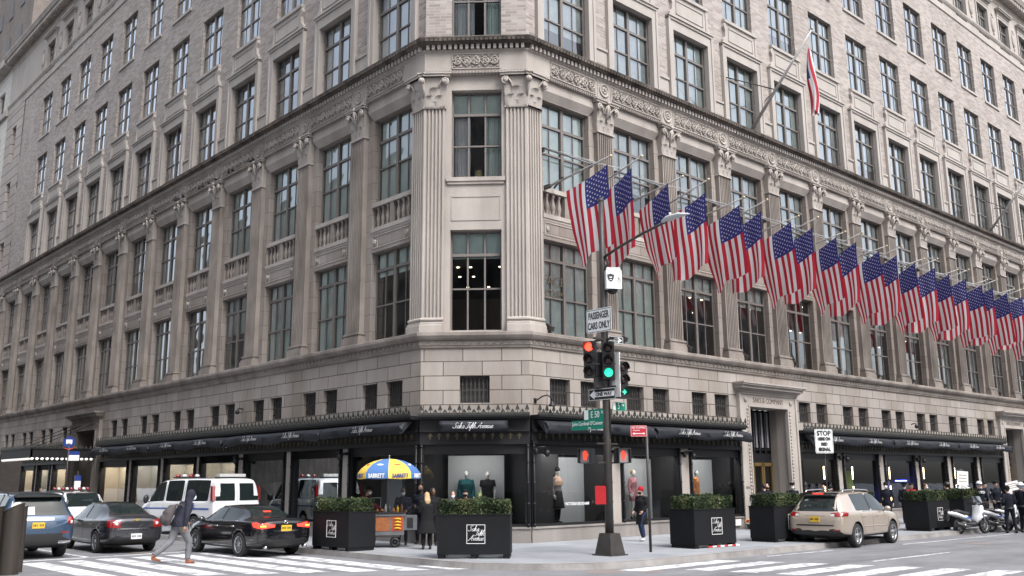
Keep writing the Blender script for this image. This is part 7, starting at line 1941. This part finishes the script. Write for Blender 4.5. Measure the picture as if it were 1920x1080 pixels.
for bay in range(12):
    for s_, (dx, tip) in enumerate(((3.5-4.64, (-2.85, 12.53)), (5.2-4.64, (-2.60, 12.74)))):
        X = RB(bay)+dx; rr_ = random.Random(nf+40)
        if bay == 0 and s_ == 0: tip = (-2.98, 12.40)
        y0, z0 = .1, 12.03; ang = math.atan2(tip[1]-z0, y0-tip[0])
        side = 'left' if s_ == 0 else 'right'
        which = names_[bay]+' bay right of the cut corner'
        t = thing('flagpole', 'slanting flagpole, %s one of the %s' % (side, which), 'flagpole', (X, y0, z0), 0, 'flagpoles along the avenue front')
        t.rotation_euler = (-ang, 0, rr_.uniform(-.02,.02))
        link('pole', PM[0], t); link('finial', PM[1], t)
        L0 = 1.0; drop = .46
        fx = (X+.02, y0-L0*math.cos(ang), z0+L0*math.sin(ang)-drop)
        cl, st = FM[(nf*5+bay) % 11]
        o = link('flag', cl, None, fx, rr_.uniform(-.24,.20)); o.scale = (1, rr_.uniform(.96,1.04), rr_.uniform(.94,1.03))
        tag(o, 'American flag, %s one of the pair at the %s' % (side, which), 'flag', 'flags along the avenue front')
        link('stars', st, o)
        nf += 1
    # bracket bar and stay cables of the bay
    t = thing('flag_bracket', 'dark bar with white stay cables at the %s' % which, 'bracket', (RB(bay),0,0), 0, 'flag brackets along the avenue front')
    b = MB(); b.box(-1.32,1.10,.02,.07,13.40,13.45); b.box(-1.32,-1.26,.02,.2,13.3,13.45); b.box(1.16,1.22,.02,.2,13.3,13.45)
    for x in (-1.14,.56): b.box(x-.04,x+.04,-.12,.2,11.98,12.12)
    b.tube([(-.75,.1,12.1),(-.75,-.35,12.4)], .035, 5); b.tube([(.95,.1,12.1),(.95,-.35,12.4)], .035, 5); b.build('bar', M['frame_dark'], t)
    b = MB(); b.smooth = True
    for p, q in (((-1.28,.0,13.45),(-1.14,-2.2,12.38)),((-.1,.0,13.42),(-1.14,-2.0,12.36)),((-.1,.0,13.42),(.56,-2.0,12.55)),((1.2,.0,13.42),(.56,-2.1,12.56))): b.tube([p, q], .011, 5)
    b.build('stay_cable', M['cable'], t)
# two large flagpoles above the cornice
def bigpole(X, tip, label, flab, seed, fz):
    y0, z0 = -.1, 17.3; L = math.hypot(tip[0]-y0, tip[1]-z0); ang = math.atan2(tip[1]-z0, y0-tip[0])
    t = thing('flagpole', label, 'flagpole', (X, y0, z0)); t.rotation_euler = (-ang, 0, 0)
    me = polemesh(L, .08, .05); link('pole', me[0], t); f = link('finial', me[1], t)
    b = MB(); b.smooth = True; b.tube([(0,-L*.45,0),(-1.6,-L*.45+ (L*.45-1.1)*math.sin(0)*0,.0)], .02, 5); 
    b = MB(); b.smooth = True
    M_ = Matrix.Rotation(ang, 4, 'X')
    for q in ((-1.9, .35, 19.6), (2.0,.35,19.4)):
        pw = Vector((q[0], q[1]-y0, q[2]-z0)); pl = M_ @ pw; b.tube([(0,-L*.42,0), tuple(pl)], .025, 5)
    b.build('stay_rod', M['iron'], t)
    # limp flag
    b = MB([0]*3); b.smooth = True; r = random.Random(seed); NU, NV = 26, 30; H = 3.0
    g = []
    for i in range(NU+1):
        row = []
        u = i/NU
        for j in range(NV+1):
            v = j/NV; a = u*4*pi+1.5*v*math.sin(v*3+seed); R_ = .09+.15*math.sin(pi*min(1,v*1.05))*.9+.04*v
            row.append(b.addv((R_*math.sin(a)*.8+.10*math.sin(v*7+seed)*v, R_*math.cos(a)*.6+(u-.5)*.22*(.3+v*.7)-.12*v, -H*v-(.55*abs(u-.5)*(1-v))-.15*math.sin(u*9)*v)))
        g.append(row)
    for i in range(NU):
        for j in range(NV):
            u, v = i/NU, j/NV; b.mi = 2 if (u > .46 and v < .42) else (0 if int(u*13) % 2 == 0 else 1); b.face((g[i][j], g[i+1][j], g[i+1][j+1], g[i][j+1]))
    o = b.build('flag', [M['f_red'], M['f_white'], M['f_blue']], None, (X, fz[0], fz[1])); tag(o, flab, 'flag')
bigpole(16.2, (-3.38, 20.95), 'long flagpole rising from the cornice above the fourth bay', 'limp American flag hanging from the long pole above the cornice', 3, (-3.2, 20.2))
bigpole(42.7, (-2.9, 20.4), 'second long flagpole rising from the cornice at the far right', 'limp American flag at the right edge on the second long pole', 5, (-2.75, 19.9))
# ------------------------------------------------------------------ light, sky, camera
w = bpy.data.worlds.new('World'); scene.world = w; w.use_nodes = True
n = w.node_tree; bg = n.nodes['Background']
sky = n.nodes.new('ShaderNodeTexSky'); sky.sky_type = 'NISHITA'; sky.sun_disc = False
SE, SR = rad(52), rad(186)
sky.sun_elevation = SE; sky.sun_rotation = SR; sky.air_density = 1.0; sky.dust_density = 4.0; sky.ozone_density = 1.0
hs_ = n.nodes.new('ShaderNodeHueSaturation'); hs_.inputs['Saturation'].default_value = .42; hs_.inputs['Value'].default_value = 1.25
n.links.new(sky.outputs[0], hs_.inputs['Color']); n.links.new(hs_.outputs[0], bg.inputs[0]); bg.inputs[1].default_value = .15
sun = bpy.data.lights.new('sun', 'SUN'); sun.energy = 1.25; sun.angle = rad(25); sun.color = (1, .985, .97)
so = bpy.data.objects.new('sun', sun); col.objects.link(so)
d = Vector((math.sin(SR)*math.cos(SE), math.cos(SR)*math.cos(SE), math.sin(SE)))
so.rotation_euler = (-d).to_track_quat('-Z', 'Y').to_euler()
cam = bpy.data.cameras.new('camera'); co = bpy.data.objects.new('camera', cam); col.objects.link(co); scene.camera = co
cam.sensor_width = 36; cam.lens = 36*1758.77/1920; cam.clip_end = 2000; cam.clip_start = .1
yaw, pitch, roll = rad(47.4987), rad(11.6377), rad(-.37108)
F = Vector((math.cos(yaw)*math.cos(pitch), math.sin(yaw)*math.cos(pitch), math.sin(pitch)))
Rr = Vector((math.sin(yaw), -math.cos(yaw), 0)); U = Rr.cross(F)
r2 = Rr*math.cos(roll)+U*math.sin(roll); u2 = -Rr*math.sin(roll)+U*math.cos(roll)
m3 = Matrix((r2, u2, -F)).transposed().to_4x4(); m3.translation = Vector((-18.479, -22.093, 2.056))
co.matrix_world = m3
if 'workshop' in bpy.data.scenes: bpy.data.scenes.remove(bpy.data.scenes['workshop'])
scene.view_settings.view_transform = 'Standard'; scene.view_settings.look = 'None'; scene.view_settings.gamma = 1; scene.view_settings.exposure = 1.02
cy = scene.cycles; cy.max_bounces = 8; cy.transparent_max_bounces = 12; cy.diffuse_bounces = 4; cy.glossy_bounces = 4; cy.transmission_bounces = 4
cy.caustics_reflective = False; cy.caustics_refractive = False; cy.sample_clamp_indirect = 4
